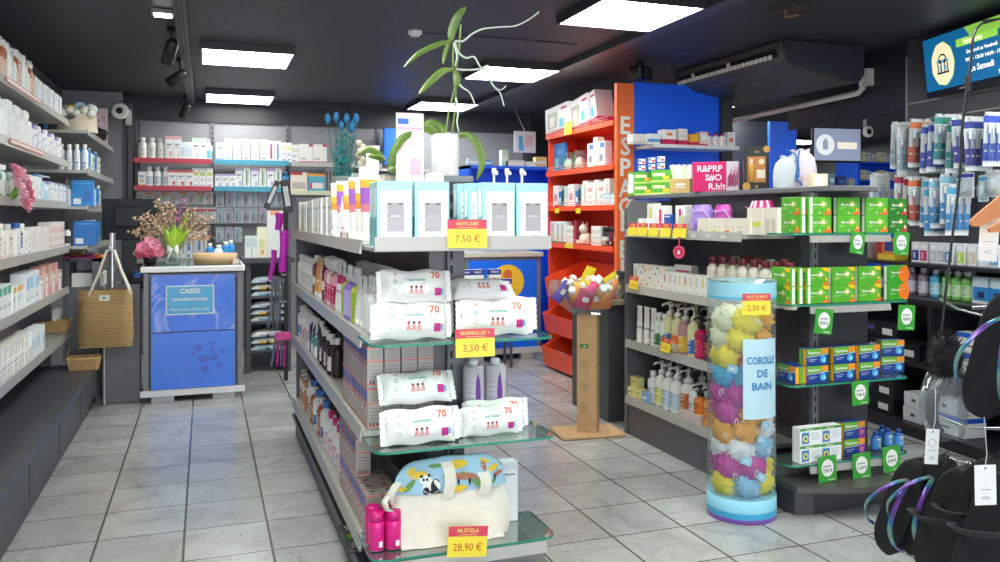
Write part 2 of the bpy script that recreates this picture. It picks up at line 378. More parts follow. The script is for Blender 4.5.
# ================================================================== the room
CEIL = 2.46; BACK = 8.62; WL = -1.22
def b_floor(nt, b):
    tc = nt.nodes.new('ShaderNodeTexCoord'); mp = nt.nodes.new('ShaderNodeMapping'); T = .3306
    mp.inputs['Location'].default_value = (.4118, -.0524, 0)
    nt.links.new(tc.outputs['Object'], mp.inputs[0])
    br = nt.nodes.new('ShaderNodeTexBrick'); br.offset = 0; br.squash = 1
    for k, v in (('Scale', 1.), ('Mortar Size', .0035), ('Mortar Smooth', .2), ('Bias', 0), ('Brick Width', T), ('Row Height', T)): br.inputs[k].default_value = v
    br.inputs['Color1'].default_value = (*lin('BCBCBB'), 1); br.inputs['Color2'].default_value = (*lin('ABABAB'), 1); br.inputs['Mortar'].default_value = (*lin('55504A'), 1)
    nt.links.new(mp.outputs[0], br.inputs[0])
    n1 = nt.nodes.new('ShaderNodeTexNoise'); n1.inputs['Scale'].default_value = 5; n1.inputs['Detail'].default_value = 8; n1.inputs['Roughness'].default_value = .65; n1.inputs['Distortion'].default_value = .8
    nt.links.new(tc.outputs['Object'], n1.inputs[0])
    r = ramp(nt, n1.outputs[0], [(.3, 'D6D6D4'), (.5, 'F0F0F0'), (.7, 'FFFFFF')])
    n2 = nt.nodes.new('ShaderNodeTexNoise'); n2.inputs['Scale'].default_value = 60; n2.inputs['Detail'].default_value = 3; nt.links.new(tc.outputs['Object'], n2.inputs[0])
    r2 = ramp(nt, n2.outputs[0], [(.28, '8F8B84'), (.36, 'FFFFFF'), (1, 'FFFFFF')])
    def mul(a, c):
        m = nt.nodes.new('ShaderNodeMix'); m.data_type = 'RGBA'; m.blend_type = 'MULTIPLY'; m.inputs[0].default_value = 1
        nt.links.new(a, m.inputs[6]); nt.links.new(c, m.inputs[7]); return m.outputs[2]
    sp = nt.nodes.new('ShaderNodeSeparateXYZ'); nt.links.new(mp.outputs[0], sp.inputs[0]); prev = sp.outputs[0]      # the joints along the aisle are wider
    for op, val in (('ADD', T*50+.005), ('MODULO', T), ('LESS_THAN', .010)):
        mm = nt.nodes.new('ShaderNodeMath'); mm.operation = op; mm.inputs[1].default_value = val; nt.links.new(prev, mm.inputs[0]); prev = mm.outputs[0]
    gm = nt.nodes.new('ShaderNodeMix'); gm.data_type = 'RGBA'; gm.inputs[7].default_value = (*lin('5E5A55'), 1); nt.links.new(prev, gm.inputs[0]); nt.links.new(mul(mul(br.outputs[0], r), r2), gm.inputs[6])
    nt.links.new(gm.outputs[2], b.inputs['Base Color'])
    bp = nt.nodes.new('ShaderNodeBump'); bp.inputs['Strength'].default_value = .25; bp.inputs['Distance'].default_value = .004; bp.invert = True
    nt.links.new(br.outputs['Fac'], bp.inputs['Height']); nt.links.new(bp.outputs[0], b.inputs['Normal'])
    rr = ramp(nt, n1.outputs[0], [(.3, '606060'), (.7, '808080')]); nt.links.new(rr, b.inputs['Roughness'])
FLOOR = nodemat('stone_tiles', b_floor, .4)
def b_paint(c0, c1, sc=3.):
    def f(nt, b):
        tc = nt.nodes.new('ShaderNodeTexCoord'); n = nt.nodes.new('ShaderNodeTexNoise'); n.inputs['Scale'].default_value = sc; n.inputs['Detail'].default_value = 5
        nt.links.new(tc.outputs['Object'], n.inputs[0]); nt.links.new(ramp(nt, n.outputs[0], [(.3, c0), (.7, c1)]), b.inputs['Base Color'])
    return f
CEILM = nodemat('dark_ceiling_paint', b_paint('3B3B3F', '434347'), .5)
WALLG = nodemat('grey_wall_panel', b_paint('85848A', '8E8D92'), .45)
DGREY = nodemat('anthracite_metal', b_paint('45464B', '4C4D52', 8), .4)
MGREY = nodemat('mid_grey_metal', b_paint('68686D', '707075', 8), .4)
STRIP = M('AFADA8', .35, .2); SLOT = M('16161A', .6)
struct('floor', MB().box((-3, -3, -.1), (9.6, 12, 0), FLOOR))
struct('ceiling', MB().box((-3, -3, CEIL), (9.6, 12, CEIL+.1), CEILM))
struct('wall_left', MB().box((WL-.1, -3, 0), (WL, 12, CEIL), MGREY))
w = MB(); w.box((WL, BACK, 0), (3.35, BACK+.1, CEIL), WALLG)
w.box((WL, BACK-.03, PY(200, 122, 8.6).z), (3.35, BACK, CEIL), M('2A2B2F', .5))                       # dark fascia above the panels
struct('wall_back', w)
w = MB(); w.box((3.35, 11.4, 0), (9.5, 11.5, CEIL), M('3A3A40', .6)); w.box((3.35, BACK, 0), (3.45, 11.5, CEIL), M('3A3A40', .6)); struct('wall_far', w)
struct('wall_outer', MB().box((9.4, -3, 0), (9.5, 11.4, CEIL), M('6A6A6E', .6)))
# the wall on the right stands a few degrees askew; RW gives places along it
RA = .1; RO = Vector((4.34, 4.2, 0)); RD = Vector((math.sin(RA), math.cos(RA), 0)); RN = Vector((-math.cos(RA), math.sin(RA), 0))
def RW(s_, n, z): p = RO+RD*s_+RN*n; return Vector((p.x, p.y, z))          # s_ metres deeper into the shop, n metres out of the wall
def obox(mb, s0, s1, n0, n1, z0, z1, m):
    c = [RW(s0, n0, z0), RW(s1, n0, z0), RW(s1, n1, z0), RW(s0, n1, z0), RW(s0, n0, z1), RW(s1, n0, z1), RW(s1, n1, z1), RW(s0, n1, z1)]
    mb.add(c, [(3,2,1,0),(4,5,6,7),(0,1,5,4),(1,2,6,5),(2,3,7,6),(3,0,4,7)], m)
w = MB(); obox(w, -6.5, 0, -.12, 0, 0, CEIL, nodemat('slate_panel', b_paint('57565B', '605F64'), .5))
obox(w, 0, 1.35, -.12, 0, 2.02, CEIL, M('34343A', .5)); obox(w, 0, .012, 0, .006, .8, 2.36, STRIP)
for zz in (1.93, 2.045): obox(w, -4, 0, 0, .004, zz, zz+.008, STRIP)
struct('wall_right', w)
# shop front behind the camera: piers, lintel and low sill, the daylight comes through the openings
w = MB(); w.box((-3, -3.1, 0), (-1.2, -3, CEIL), MGREY); w.box((4.9, -3.1, 0), (8, -3, CEIL), MGREY); w.box((-1.2, -3.1, 2.3), (4.9, -3, CEIL), MGREY); w.box((-1.2, -3.1, 0), (4.9, -3, .15), MGREY)
for x in (.7, 2.8): w.box((x, -3.1, 0), (x+.08, -3, 2.3), DGREY)
struct('wall_front', w)
# ------------------------------------------------------------------ ceiling lights
EM = bpy.data.materials.new('lit_diffuser'); EM.use_nodes = True
b = EM.node_tree.nodes['Principled BSDF']; b.inputs['Emission Color'].default_value = (.95, 1, .93, 1); b.inputs['Emission Strength'].default_value = LAMP; b.inputs['Base Color'].default_value = (.9, .9, .9, 1)
EMD = EM.copy(); EMD.name = 'dim_diffuser'; EMD.node_tree.nodes['Principled BSDF'].inputs['Emission Strength'].default_value = LAMP*.65
def panel_light(x, y, label, sx=.58, sy=.58):
    z = CEIL-.045; t = thing('ceiling_light', label, 'light', (x, y, z), 0, 'square ceiling lights')
    f = MB(); e = .014
    for a, c in (((-sx/2-e, -sy/2-e), (sx/2+e, -sy/2)), ((-sx/2-e, sy/2), (sx/2+e, sy/2+e)), ((-sx/2-e, -sy/2), (-sx/2, sy/2)), ((sx/2, -sy/2), (sx/2+e, sy/2))):
        f.box((a[0], a[1], -.004), (c[0], c[1], .045), M('2E2E33', .4))
    obj('frame', f, t); obj('diffuser', MB().box((-sx/2, -sy/2, 0), (sx/2, sy/2, .02), EMD if 'farthest left' in label else EM), t)
ZL = CEIL-.045
for (us, lab) in ((((202,47),(294,54),(287,69),(201,65)), 'square lit ceiling panel with dark rim left of the white orchid pot'),
                  (((204,93),(274,96),(271,105),(207,103)), 'farthest left lit ceiling panel just before the back wall'),
                  (((600,0),(709,9),(648,33),(558,20)), 'large lit ceiling panel nearest the air conditioner'),
                  (((487,67),(555,70),(540,82),(463,79)), 'lit ceiling panel behind the orchid roots'),
                  (((422,101),(476,104),(462,112),(409,110)), 'small looking far ceiling panel above the orchid pot')):
    ps = [FL(u, v, ZL) for u, v in us]; x = sum(p.x for p in ps)/4; y = sum(p.y for p in ps)/4
    panel_light(x, y, lab)
panel_light(.25, 3.32, 'lit ceiling panel cut by the top edge above the left aisle')
for x, y in ((.25, 1.9), (2.2, 2.2), (3.9, 1.0), (3.9, 2.6), (5.6, 5.2), (4.7, 7.0), (4.9, 8.2), (8.3, 10.0), (-.7, 1.)): panel_light(x, y, 'square lit ceiling panel mostly out of view, some added to light the next room')  # panels hidden by the blue wall are added to brighten the next room
# small square spotlight
p = FL(163, 14, CEIL-.02); t = thing('spotlight', 'small bright square spotlight on the left ceiling', 'light', (p.x, p.y, CEIL-.03))
obj('housing', MB().cbox((-.06, -.05, .004), (.06, .05, .03), M('9A9A9E', .3, .5)), t); obj('lens', MB().box((-.045, -.035, -.002), (.045, .035, .006), EM), t)
# perforated steel rails
RAIL = M('55555A', .4, .3)
def rail(a, b_, label, w_=.06):
    a = Vector(a); b_ = Vector(b_); L = (b_-a).length; d = (b_-a)/L; t = thing('perforated_rail', label, 'rail', a, math.atan2(d.y, d.x))
    r = MB(); r.box((0, -.004, 0), (L, 0, .04), RAIL); r.box((0, w_, 0), (L, w_+.004, .04), RAIL); r.box((0, -.004, -.003), (L, w_+.004, 0), RAIL)
    n = int(L/.028)
    for i in range(n):
        x = (i+.5)*L/n
        for y in (.018, .04): r.quad([(x-.007, y-.004, -.0034), (x-.007, y+.004, -.0034), (x+.007, y+.004, -.0034), (x+.007, y-.004, -.0034)], SLOT)
    obj('channel', r, t); return t
zr = CEIL-.042
p0 = FL(186, 0, zr); p1 = FL(203, 108, zr); rail((-.1, 2.2, zr), (-.1, p1.y, zr), 'perforated rail running down the left aisle ceiling')
rail((-.1, p1.y+.07, zr), (2.35, p1.y+.07, zr), 'perforated rail crossing the ceiling before the back wall')
q = FL(700, 19, zr); rail((q.x, 2.2, zr), (q.x, p1.y, zr), 'long perforated rail from air conditioner towards the back', .1)
def track_spot(u, v, label, n=1, rz=0, tilt=.7):
    p = FL(u, v, CEIL-.03); t = thing('track_spotlight', label, 'spotlight', (p.x, p.y, CEIL), rz)
    m = MB(); m.cbox((-.02, -.02, -.03), (.02, .02, 0), DARK); m.tube([(0, 0, -.02), (0, 0, -.11)], .007, DARK); obj('mount', m, t)
    h = MB(); h.T = Matrix.Translation((0, 0, -.13)) @ Matrix.Rotation(tilt, 4, 'X'); h.lathe([(.025, -.1), (.036, -.1), (.036, .04), (.02, .06)], DARK, 16)
    obj('lamp_head', h, t); l = MB(); l.T = h.T; l.disc((0, 0, -.101), .026, GREYL, 'z'); obj('lens', l, t)
track_spot(171, 32, 'black track spotlight just behind the small square light', rz=.4)
track_spot(180, 62, 'second black track spotlight along the left aisle rail', rz=1.2, tilt=1.)
track_spot(186, 98, 'farthest black track spotlight near the back wall', rz=.5, tilt=.8)
track_spot(262, 108, 'dark spotlight hanging before the middle of back wall', rz=1.3, tilt=.5)
# smoke detector, ceiling camera, opening
p = FL(415, 34, CEIL-.02); t = thing('smoke_detector', 'small white detector on the dark ceiling beside orchid', 'detector', (p.x, p.y, CEIL))
obj('body', MB().lathe([(.025, -.035), (.042, -.02), (.045, 0)], WHITE, 20), t); obj('cable', MB().tube([(.04, 0, -.01), (.5, -.02, -.008), (1.1, .0, -.008)], .004, DARK, 6), t)
p = FL(642, 68, CEIL-.05); t = thing('ceiling_speaker', 'black box speaker under the ceiling above the orange panel', 'speaker', (p.x, p.y, CEIL-.14), .4)
obj('body', MB().cbox((-.09, -.05, 0), (.07, .06, .1), BLK, .012), t); obj('bracket', MB().box((-.02, 0, .1), (.02, .03, .14), DARK), t); obj('grille', MB().disc((-.01, -.052, .05), .035, M('2C2C30', .8)), t)
p = FL(790, 9, CEIL-.01); t = thing('cable_box', 'open brown junction box in the dark ceiling', 'junction box', (p.x, p.y, CEIL), .3)
obj('box_rim', MB().box((-.1, -.07, -.03), (.1, .07, 0), M('4A382F', .6)), t); obj('wiring', MB().tube([(-.07, -.02, -.032), (0, .03, -.05), (.06, -.01, -.036)], .007, M('8A6A50', .6)), t)
# ------------------------------------------------------------------ air conditioner under the ceiling
A1 = M('55524F', .4); zt = CEIL-.01
t = thing('air_conditioner', 'long dark ceiling air conditioner with white louvre slot', 'air conditioner', (3.5, 4.4, 0))
prof = [(0, zt), (0, zt-.05), (.02, zt-.13), (.1, zt-.17), (.52, zt-.24), (.62, zt-.24), (.66, zt-.19), (.66, zt)]
obj('casing', MB().prism(prof, A1, 0, 1.3, 1), t)
obj('end_cover', MB().prism([(x*.98+.006, z+(.004 if z < zt-.01 else 0)) for x, z in prof], M('34363E', .3), -.02, 0, 1), t)
sl = MB(); sl.box((-.004, .05, zt-.1), (.012, 1.25, zt-.045), M('161618', .7)); obj('air_slot', sl, t)
for i in range(24):
    y = .09+i*.048; pa = MB().cbox((-.014, y, zt-.108), (0, y+.036, zt-.078), M('F2EADC', .5), .004); obj('louvre', pa, t)
for y in (.55, 1.0): obj('louvre_lever', MB().cbox((-.016, y, zt-.08), (0, y+.03, zt-.05), M('D8D2C8', .5), .003), t)
obj('badge', MB().box((.18, .5, zt-.189), (.24, .56, zt-.184), M('8A8A90', .3, .5)), t)
# white drain pipe
pA = RW(1.3, .05, 0); a = PX(732, 121, pA.x); c1 = PX(858, 93, RW(.25, .05, 0).x); c2 = PX(861, 78, RW(.25, .05, 0).x)
tag(obj('drain_pipe', MB().tube([a, a.lerp(c1, .5), c1, c1+Vector((.02, -.02, .03)), c2], .022, M('D9D3CA', .4), 12)), 'white drain pipe with elbow under the ceiling on right', 'pipe')
b = MB(); q = c2; b.cbox((q.x+.0, q.y-.06, q.z-.06), (q.x+.07, q.y-.0, q.z+.06), M('D8D0C8', .5)); tag(obj('junction_box', b), 'small white box where the drain pipe turns up', 'junction box')
# ================================================================== shelving
SHELF = M('B5B3AE', .35, .25); PANEL = nodemat('gondola_panel', b_paint('57575C', '606066', 6), .4)
def upright(mb, x, y, z0, z1, axis='x', w=.03):
    mb.box((x-w/2, y-.012, z0), (x+w/2, y+.012, z1), MGREY)
    n = int((z1-z0)/.05)
    for i in range(n):
        z = z0+.02+i*.05; mb.quad([(x-.005, y-.0126, z), (x+.005, y-.0126, z), (x+.005, y-.0126, z+.028), (x-.005, y-.0126, z+.028)], SLOT)
def side_shelf(par, xf, xb, y0, y1, z, rail=True, strip=None):
    """a steel shelf whose front edge runs along y at xf"""
    m = MB(); s = 1 if xf < xb else -1
    m.box((min(xf, xb), y0, z-.02), (max(xf, xb), y1, z), SHELF)
    o = obj('shelf', m, par)
    if rail:
        r = MB(); r.prism([(xf, z+.012), (xf-s*.006, z+.012), (xf-s*.014, z-.034), (xf-s*.006, z-.034)] if s > 0 else [(xf-s*.006, z-.034), (xf-s*.014, z-.034), (xf-s*.006, z+.012), (xf, z+.012)], strip or STRIP, y0, y1, 1)
        obj('price_rail', r, o)
    return o
def glass_shelf(par, x0, x1, y0, y1, z, label=None, r=.05):
    """glass plate with rounded near corners and a green ground edge"""
    m = MB(); t = .008; pts = []
    for cx, cy, a0 in ((x1-r, y1-.001, None), (x0, y1, None)): pass
    out = [(x1, y1), (x0, y1)]
    out += [(x0+r-r*math.cos(a), y0+r-r*math.sin(a)) for a in [i*PI/12 for i in range(7)]]
    out += [(x1-r+r*math.sin(a), y0+r-r*math.cos(a)) for a in [i*PI/12 for i in range(7)]]
    n = len(out); vs = [(x, y, z-t) for x, y in out]+[(x, y, z) for x, y in out]
    m.add(vs, [tuple(range(n)), tuple(range(2*n-1, n-1, -1))]+[(i, (i+1) % n, n+(i+1) % n, n+i) for i in range(n)], [GLASS, GLASS]+[GEDGE]*n)
    return obj('glass_shelf', m, par, label=label)
def wire_tags(par, xs, y, z): pass
# ---- centre gondola (left one)
G1X0, G1X1, G1S, G1N, G1F = .5, 1.12, .81, 2.72, 5.12     # left face, right face, spine, near end, far end
g1 = thing('gondola', 'tall grey double sided shelf gondola in the middle of the shop', 'shelving')
m = MB(); m.box((G1S-.025, G1N+.12, .09), (G1S+.025, G1F, 1.34), PANEL); obj('spine_panel', m, g1)
m = MB(); m.box((G1X0+.02, G1F, .0), (G1X1-.02, G1F+.03, 1.43), MGREY); obj('end_panel', m, g1)
m = MB(); m.box((G1X0+.015, G1N, 0), (G1X1-.015, G1F, .1), DGREY); m.box((G1X0-.005, G1N, .1), (G1X1+.005, G1F, .125), DGREY)
fp = [(G1X0-.005, G1N), (G1X0+.02, 2.5), (G1X0+.12, 2.44), (G1S, 2.41), (G1X1-.12, 2.44), (G1X1-.02, 2.5), (G1X1+.005, G1N)]
m.prism(fp[::-1], DGREY, .09, .12); m.box((G1X0+.05, 2.54, 0), (G1X1-.05, G1N, .09), DGREY); obj('plinth', m, g1)
m = MB(); m.box((G1S-.065, 2.83, .12), (G1S+.065, 2.87, 1.455), MGREY); upright(m, G1S+.01, 2.818, .14, 1.44); obj('post', m, g1)
m = MB(); m.cbox((G1S-.085, 2.78, 1.43), (G1S+.085, 3.0, 1.455), M('77787C', .4)); obj('top_cap', m, g1)
for z in (.22, .59, .905, 1.22): side_shelf(g1, G1X0, G1S-.026, G1N+.05, G1F-.005, z)
for z in (.905, 1.22): side_shelf(g1, G1X1, G1S+.026, G1N+.15, G1F-.005, z)
glass_shelf(g1, .49, 1.125, 2.565, 2.825, .23, 'clear glass end shelf with green edge'); glass_shelf(g1, .5, 1.125, 2.565, 2.825, .568); glass_shelf(g1, .49, 1.12, 2.565, 2.825, .906)
m = MB(); m.box((.5, 2.575, 1.2), (1.1, 2.825, 1.212), SHELF); o = obj('shelf', m, g1)
m = MB(); m.prism([(2.575, 1.247), (2.568, 1.247), (2.56, 1.205), (2.575, 1.205)], M('C4C0BC', .3, .3), .5, 1.1, 0); obj('price_rail', m, o)
m = MB(); m.prism([(2.56, .222), (2.556, .222), (2.552, .185), (2.56, .185)], STRIP, .56, 1.08, 0); obj('price_rail', m, g1)
for z in (.23, .568, .906):
    for xs in (G1S-.05, G1S+.045): obj('shelf_bracket', MB().prism([(2.82, z-.04), (2.82, z-.009), (2.6, z-.009), (2.6, z-.016)], DGREY, xs, xs+.005, 0), g1)
# ---- right gondola
G2X0, G2X1, G2S, G2N, G2F = 2.40, 3.05, 2.73, 3.1, 4.44
g2 = thing('gondola', 'dark grey gondola on the right with green boxes on its end', 'shelving')
m = MB(); m.box((G2S-.03, G2N+.02, .1), (G2S+.03, G2F, 1.43), PANEL); obj('spine_panel', m, g2)
m = MB(); m.prism([(G2X0-.0, 0), (G2X1, 0), (G2X1, 1.41), (G2X0+.03, 1.41), (G2X0-.0, 1.36)], PANEL, G2F, G2F+.03, 1); obj('end_panel', m, g2)
m = MB(); m.box((G2X0+.01, G2N, 0), (G2X1-.01, G2F, .17), PANEL); m.box((G2X0-.005, G2N, .17), (G2X1, G2F, .185), PANEL); obj('plinth', m, g2)
m = MB(); m.cbox((2.6, 2.93, 1.425), (2.86, 4.8, 1.45), M('6B6A70', .35), .003); obj('top_shelf', m, g2)
m = MB(); upright(m, G2S-.12, 3.06, .2, 1.42); m.box((G2S-.14, 3.07, .185), (G2S+.2, G2N+.02, 1.425), M('3A3A3E', .5)); obj('post', m, g2)
for z in (.225, .562, .893): side_shelf(g2, G2X0, G2S-.03, G2N+.16, G2F, z)
side_shelf(g2, G2X0, G2S-.03, G2N+.2, G2F, 1.225)
for z in (.55, .9, 1.22): side_shelf(g2, G2X1+.02, G2S+.03, G2N+.1, G2F, z)
for z in (.222, .571, .925, 1.238):
    glass_shelf(g2, 2.40, 3.08, 2.955, 3.12, z); 
    if z != .571: m = MB(); m.prism([(2.957, z-.01), (2.951, z-.01), (2.947, z-.04), (2.957, z-.04)], STRIP, 2.5, 2.95, 0); obj('price_rail', m, g2)
# base with a bowed front
fr = [(2.41+.67*i/16, 2.93-.10*math.sin(PI*i/16)) for i in range(17)]
m = MB(); m.prism([(2.41, 3.25)]+fr+[(3.1, 3.25)], M('4B4846', .35), .115, .14); m.prism([(2.42, 3.2), (2.44, 2.98), (2.52, 2.955), (2.95, 2.97), (3.04, 3.01), (3.04, 3.2)], M('434144', .4), 0, .115); obj('base', m, g2)
m = MB(); m.box((2.93, 2.925, .1402), (3.03, 2.95, .142), M('9C9894', .4)); obj('name_plate', m, g2)
# ---- left wall shelving
lw = thing('wall_shelving', 'long grey shelving along the left wall with six levels', 'shelving')
XS = -.9; LY0, LY1 = 3.2, 6.38
for z in (1.97, 1.684, 1.40, 1.10, .82, .51): side_shelf(lw, XS, WL+.03, LY0, LY1, z)
m = MB(); m.box((WL, LY0, .28), (WL+.03, LY1, 2.3), WALLG)
for y in (3.2, 4.26, 5.32, 6.38):
    m.box((WL+.03, y-.02, .28), (WL+.05, y+.02, 2.2), MGREY)
obj('back_panel', m, lw)
m = MB(); m.prism([(WL, 0), (-.735, 0), (-.735, .09), (-.70, .11), (-.70, .265), (-.715, .285), (WL, .285)][::-1], DGREY, 3.0, LY1+.02, 1); o = obj('base_cabinet', m, lw)
for y in (3.2, 3.95, 4.7, 5.45, 6.2): obj('panel_joint', MB().box((-.7, y, .11), (-.6985, y+.004, .262), SLOT), o)
for y in (LY1,): obj('end_panel', MB().box((WL, y, .28), (-1.0, y+.02, .95), PANEL), lw)
# far left bay with glass shelves
fb = thing('wall_shelving', 'deeper far left shelving bay holding blue boxes', 'shelving')
FX = -.79; FY0, FY1 = 6.46, 8.2
m = MB(); m.box((WL, FY0, .0), (WL+.03, FY1, 2.3), WALLG); obj('back_panel', m, fb)
for z in (1.92, 1.64, 1.385, 1.105):
    o = side_shelf(fb, FX, WL+.03, FY0, FY1, z)
# end posts at the corner of the back wall
m = MB(); pA = PY(123, 200, 8.4); pB = PY(133, 200, 8.4); m.box((pA.x, 8.35, 0), (pB.x, BACK, CEIL-.1), DGREY); m.box((pA.x+.03, 8.345, 0), (pA.x+.045, 8.35, CEIL-.1), SLOT)
tag(obj('corner_post', m), 'dark upright post where left and back walls meet', 'post')
struct('wall_left_return', MB().box((WL, 8.36, 0), (pA.x, 8.4, CEIL), WALLG))
p = PY(119, 110, 8.2); t = thing('ring_camera', 'white round camera high on the left end of back wall', 'camera', (p.x, 8.3, p.z))
m = MB(); m.T = Matrix.Rotation(PI/2, 4, 'X'); m.lathe([(.045, 0), (.075, .01), (.078, .04), (.06, .055)], WHITE, 24); obj('body', m, t)
m = MB(); m.T = Matrix.Rotation(PI/2, 4, 'X'); m.lathe([(.03, .05), (.028, .062), (.012, .066)], BLK, 20); obj('lens', m, t); obj('bracket', MB().box((-.015, -.001, -.03), (.015, .06, .03), WHITE), t)
p = PY(128, 115, 8.3); q = PY(128, 125, 8.3); m = MB(); m.cbox((p.x-.02, 8.29, q.z), (p.x+.03, 8.34, p.z+.05), M('CFCDC4', .5)); tag(obj('sensor_box', m), 'cream sensor box beside the white round camera', 'sensor')
# ---- back wall shelving: three bays
def back_pt(u, v): return PY(u, v, 8.3)
bw = thing('wall_shelving', 'grey back wall shelving with red and teal shelf strips', 'shelving')
BZ = [back_pt(170, 159.5).z, back_pt(170, 187).z]
xa, xb, xc, xd = back_pt(134, 160).x, back_pt(213, 160).x, back_pt(290, 160).x, back_pt(332, 160).x
RED = M('C63A4E', .4); TEAL = M('45A6C4', .4)
def bshelf(x0, x1, z, c, dep=.28, h=.03):
    o = obj('shelf', MB().box((x0, 8.3, z-.02), (x1, 8.3+dep, z), SHELF), bw); obj('shelf_strip', MB().box((x0, 8.29, z-h), (x1, 8.299, z+.012), c), o)
for z in BZ: bshelf(xa, xb-.01, z, RED, h=.035); bshelf(xb+.01, xc-.01, z, TEAL, h=.035)
bshelf(xc+.01, xd+.5, back_pt(310, 163.5).z, STRIP); bshelf(xc+.01, xd+.5, back_pt(310, 192).z, M('D9D6B8', .5))
bshelf(xa, xb, back_pt(200, 259).z, STRIP)
m = MB()
for x in (xa+.02, xb, xc, xd+.52): upright(m, x, 8.605, .2, 2.25)
obj('upright', m, bw)
for v, x0, x1 in ((199, xa, xb), (214, xa, xc), (226, xb, xc), (246, xb, xc), (199, xb, xc)):
    z = back_pt(200, v-6).z; obj('hook_rail', MB().box((x0, 8.56, z), (x1, 8.575, z+.02), STRIP), bw)
# right part of the back wall
for (u0, u1, v) in ((360, 430, 168), (470, 560, 173)):
    a = PY(u0, v, 8.3); b_ = PY(u1, v, 8.3); o = obj('shelf', MB().box((a.x, 8.3, a.z-.025), (b_.x, 8.6, a.z), SHELF), bw)
# ================================================================== goods on the centre gondola
L = -PI/2   # facing the left aisle
def at_(u, v, X=None, Y=None): return PX(u, v, X) if X is not None else PY(u, v, Y)
# --- boxes with a window (end shelf, top)
def window_box():
    w, d, h = .115, .055, .212; tl = col('A9D6DC'); wh = col('F7F7F7', .35)
    b = MB(); b.cbox((-w/2, -d/2, 0), (w/2, d/2, h), tl, .0015); y = -d/2-.0006
    b.quad([(-w*.4, y, h*.13), (w*.46, y, h*.13), (w*.46, y, h*.86), (-w*.4, y, h*.86)], wh)
    b.quad([(-w/2, y-.0002, 0), (w/2, y-.0002, 0), (w/2, y-.0002, h*.13), (w*.1, y-.0002, h*.17), (-w/2, y-.0002, h*.12)], col('8CC4CB'))
    b.text('ANYCARE', .008, col('D5D3D8'), (0, y-.0004, h*.78), True)
    for i in range(3): b.disc((-w*.34, y-.0004, h*(.62-.1*i)), .004, col('8FCCCB'), seg=12)
    b.text('anycare', .005, WHITE, (w*.08, y-.0006, h*.075))
    for s in (-1, 1):
        xx = s*(w/2+.0006); b.quad([(xx, -d/2+.003, h*.02), (xx, d/2-.003, h*.02), (xx, d/2-.003, h*.42), (xx, -d/2+.003, h*.5)], col('6FB2BA')); b.quad([(xx*1.0001, -d/2+.014, h*.46), (xx, d/2-.014, h*.46), (xx, d/2-.014, h*.9), (xx, -d/2+.014, h*.9)], wh)
    wd = MB(); wd.box((-w*.22, y-.001, h*.24), (w*.26, y+.0002, h*.68), col('A9A2A8', .25)); wd.quad([(-w*.24, y-.0012, h*.18), (-w*.22, y-.0012, h*.18), (-w*.22, y-.0012, h*.69), (-w*.24, y-.0012, h*.69)], WHITE)
    dv = MB(); dv.box((-w*.2, y-.0014, h*.474), (w*.22, y-.001, h*.668), col('A09AA0', .25)); dv.box((-w*.2, y-.002, h*.645), (-w*.09, y-.001, h*.67), col('5A5558')); dv.box((w*.1, y-.002, h*.645), (w*.22, y-.001, h*.67), col('5A5558')); dv.text('anycare', .007, WHITE, (w*.02, y-.0022, h*.48))
    return Proto('window_box', 'box', w, d, h, b, [('window', wd, None), ('dispenser', dv, 0)])
WB = window_box(); ZT = 1.2125
for i, (x, y) in enumerate(((.567, 2.61), (.69, 2.61), (.985-.065, 2.615), (1.04, 2.615))):
    lab = ['leftmost teal bordered white window box on the top end shelf', 'front teal window box just left of the 7,50 price card', 'front teal window box just right of the 7,50 price card', 'rightmost teal bordered white window box on the top end shelf'][i]
    place(WB, lab, (x, y+.0, ZT), 0, 'teal window boxes on the top end shelf')
for i, (x, y) in enumerate(((.578, 2.672), (.702, 2.672), (.89, 2.675), (1.018, 2.675))):
    place(WB, ['second-row teal window box behind the leftmost one', 'second-row teal window box left of the post', 'second-row teal window box right of the post', 'second-row teal window box behind the rightmost one'][i], (x, y, ZT), 0, 'teal window boxes on the top end shelf')
for i, (x, y) in enumerate(((.87, 2.735), (.578, 2.735))):
    place(WB, ['third-row teal window box with only its left edge showing, right of post', 'third-row teal window box at the far left of end shelf'][i], (x, y, ZT), 0, 'teal window boxes on the top end shelf')
PW = bottle(.026, .272, 'F6F6F6', 'F8F8F8', 'pump')
for i, u in enumerate((495, 508, 523)):
    p = PY(u, 200, 2.775); place(PW, ['left', 'middle', 'right'][i]+' white pump bottle standing behind the teal window boxes', (p.x, 2.785, ZT), 0, 'white pump bottles behind the window boxes')
for i, u in enumerate((421,)):
    p = PY(u, 200, 2.775); place(bottle(.02, .235, 'F6F6F6', 'F8F8F8', 'flip'), 'white flip top bottle peeping over the left window boxes', (p.x, 2.775, ZT))
# --- price cards
def card(u, v, Y, w, h, words, price, label, rot=0, lean=-.06):
    p = PY(u, v, Y); o = tag(obj('price_card', price_tag(w, h, None, words, price)), label, 'price card', 'large red and yellow price cards'); o.location = (p.x, p.y, p.z); o.rotation_euler = (lean, rot, -.05); return o
card(467.5, 248, 2.545, .131, .092, 'ANYCARE', '7,50 €', 'red and yellow 7,50 euro price card on the top end shelf')
card(475.5, 357, 2.545, .131, .091, 'MARMAILLES +', '3,50 €', 'red and yellow 3,50 euro price card below the white wipes')
card(466.5, 557, 2.535, .131, .097, 'MUSTELA', '28,90 €', 'red and yellow 28,90 euro price card below the cream tote', rot=.09)
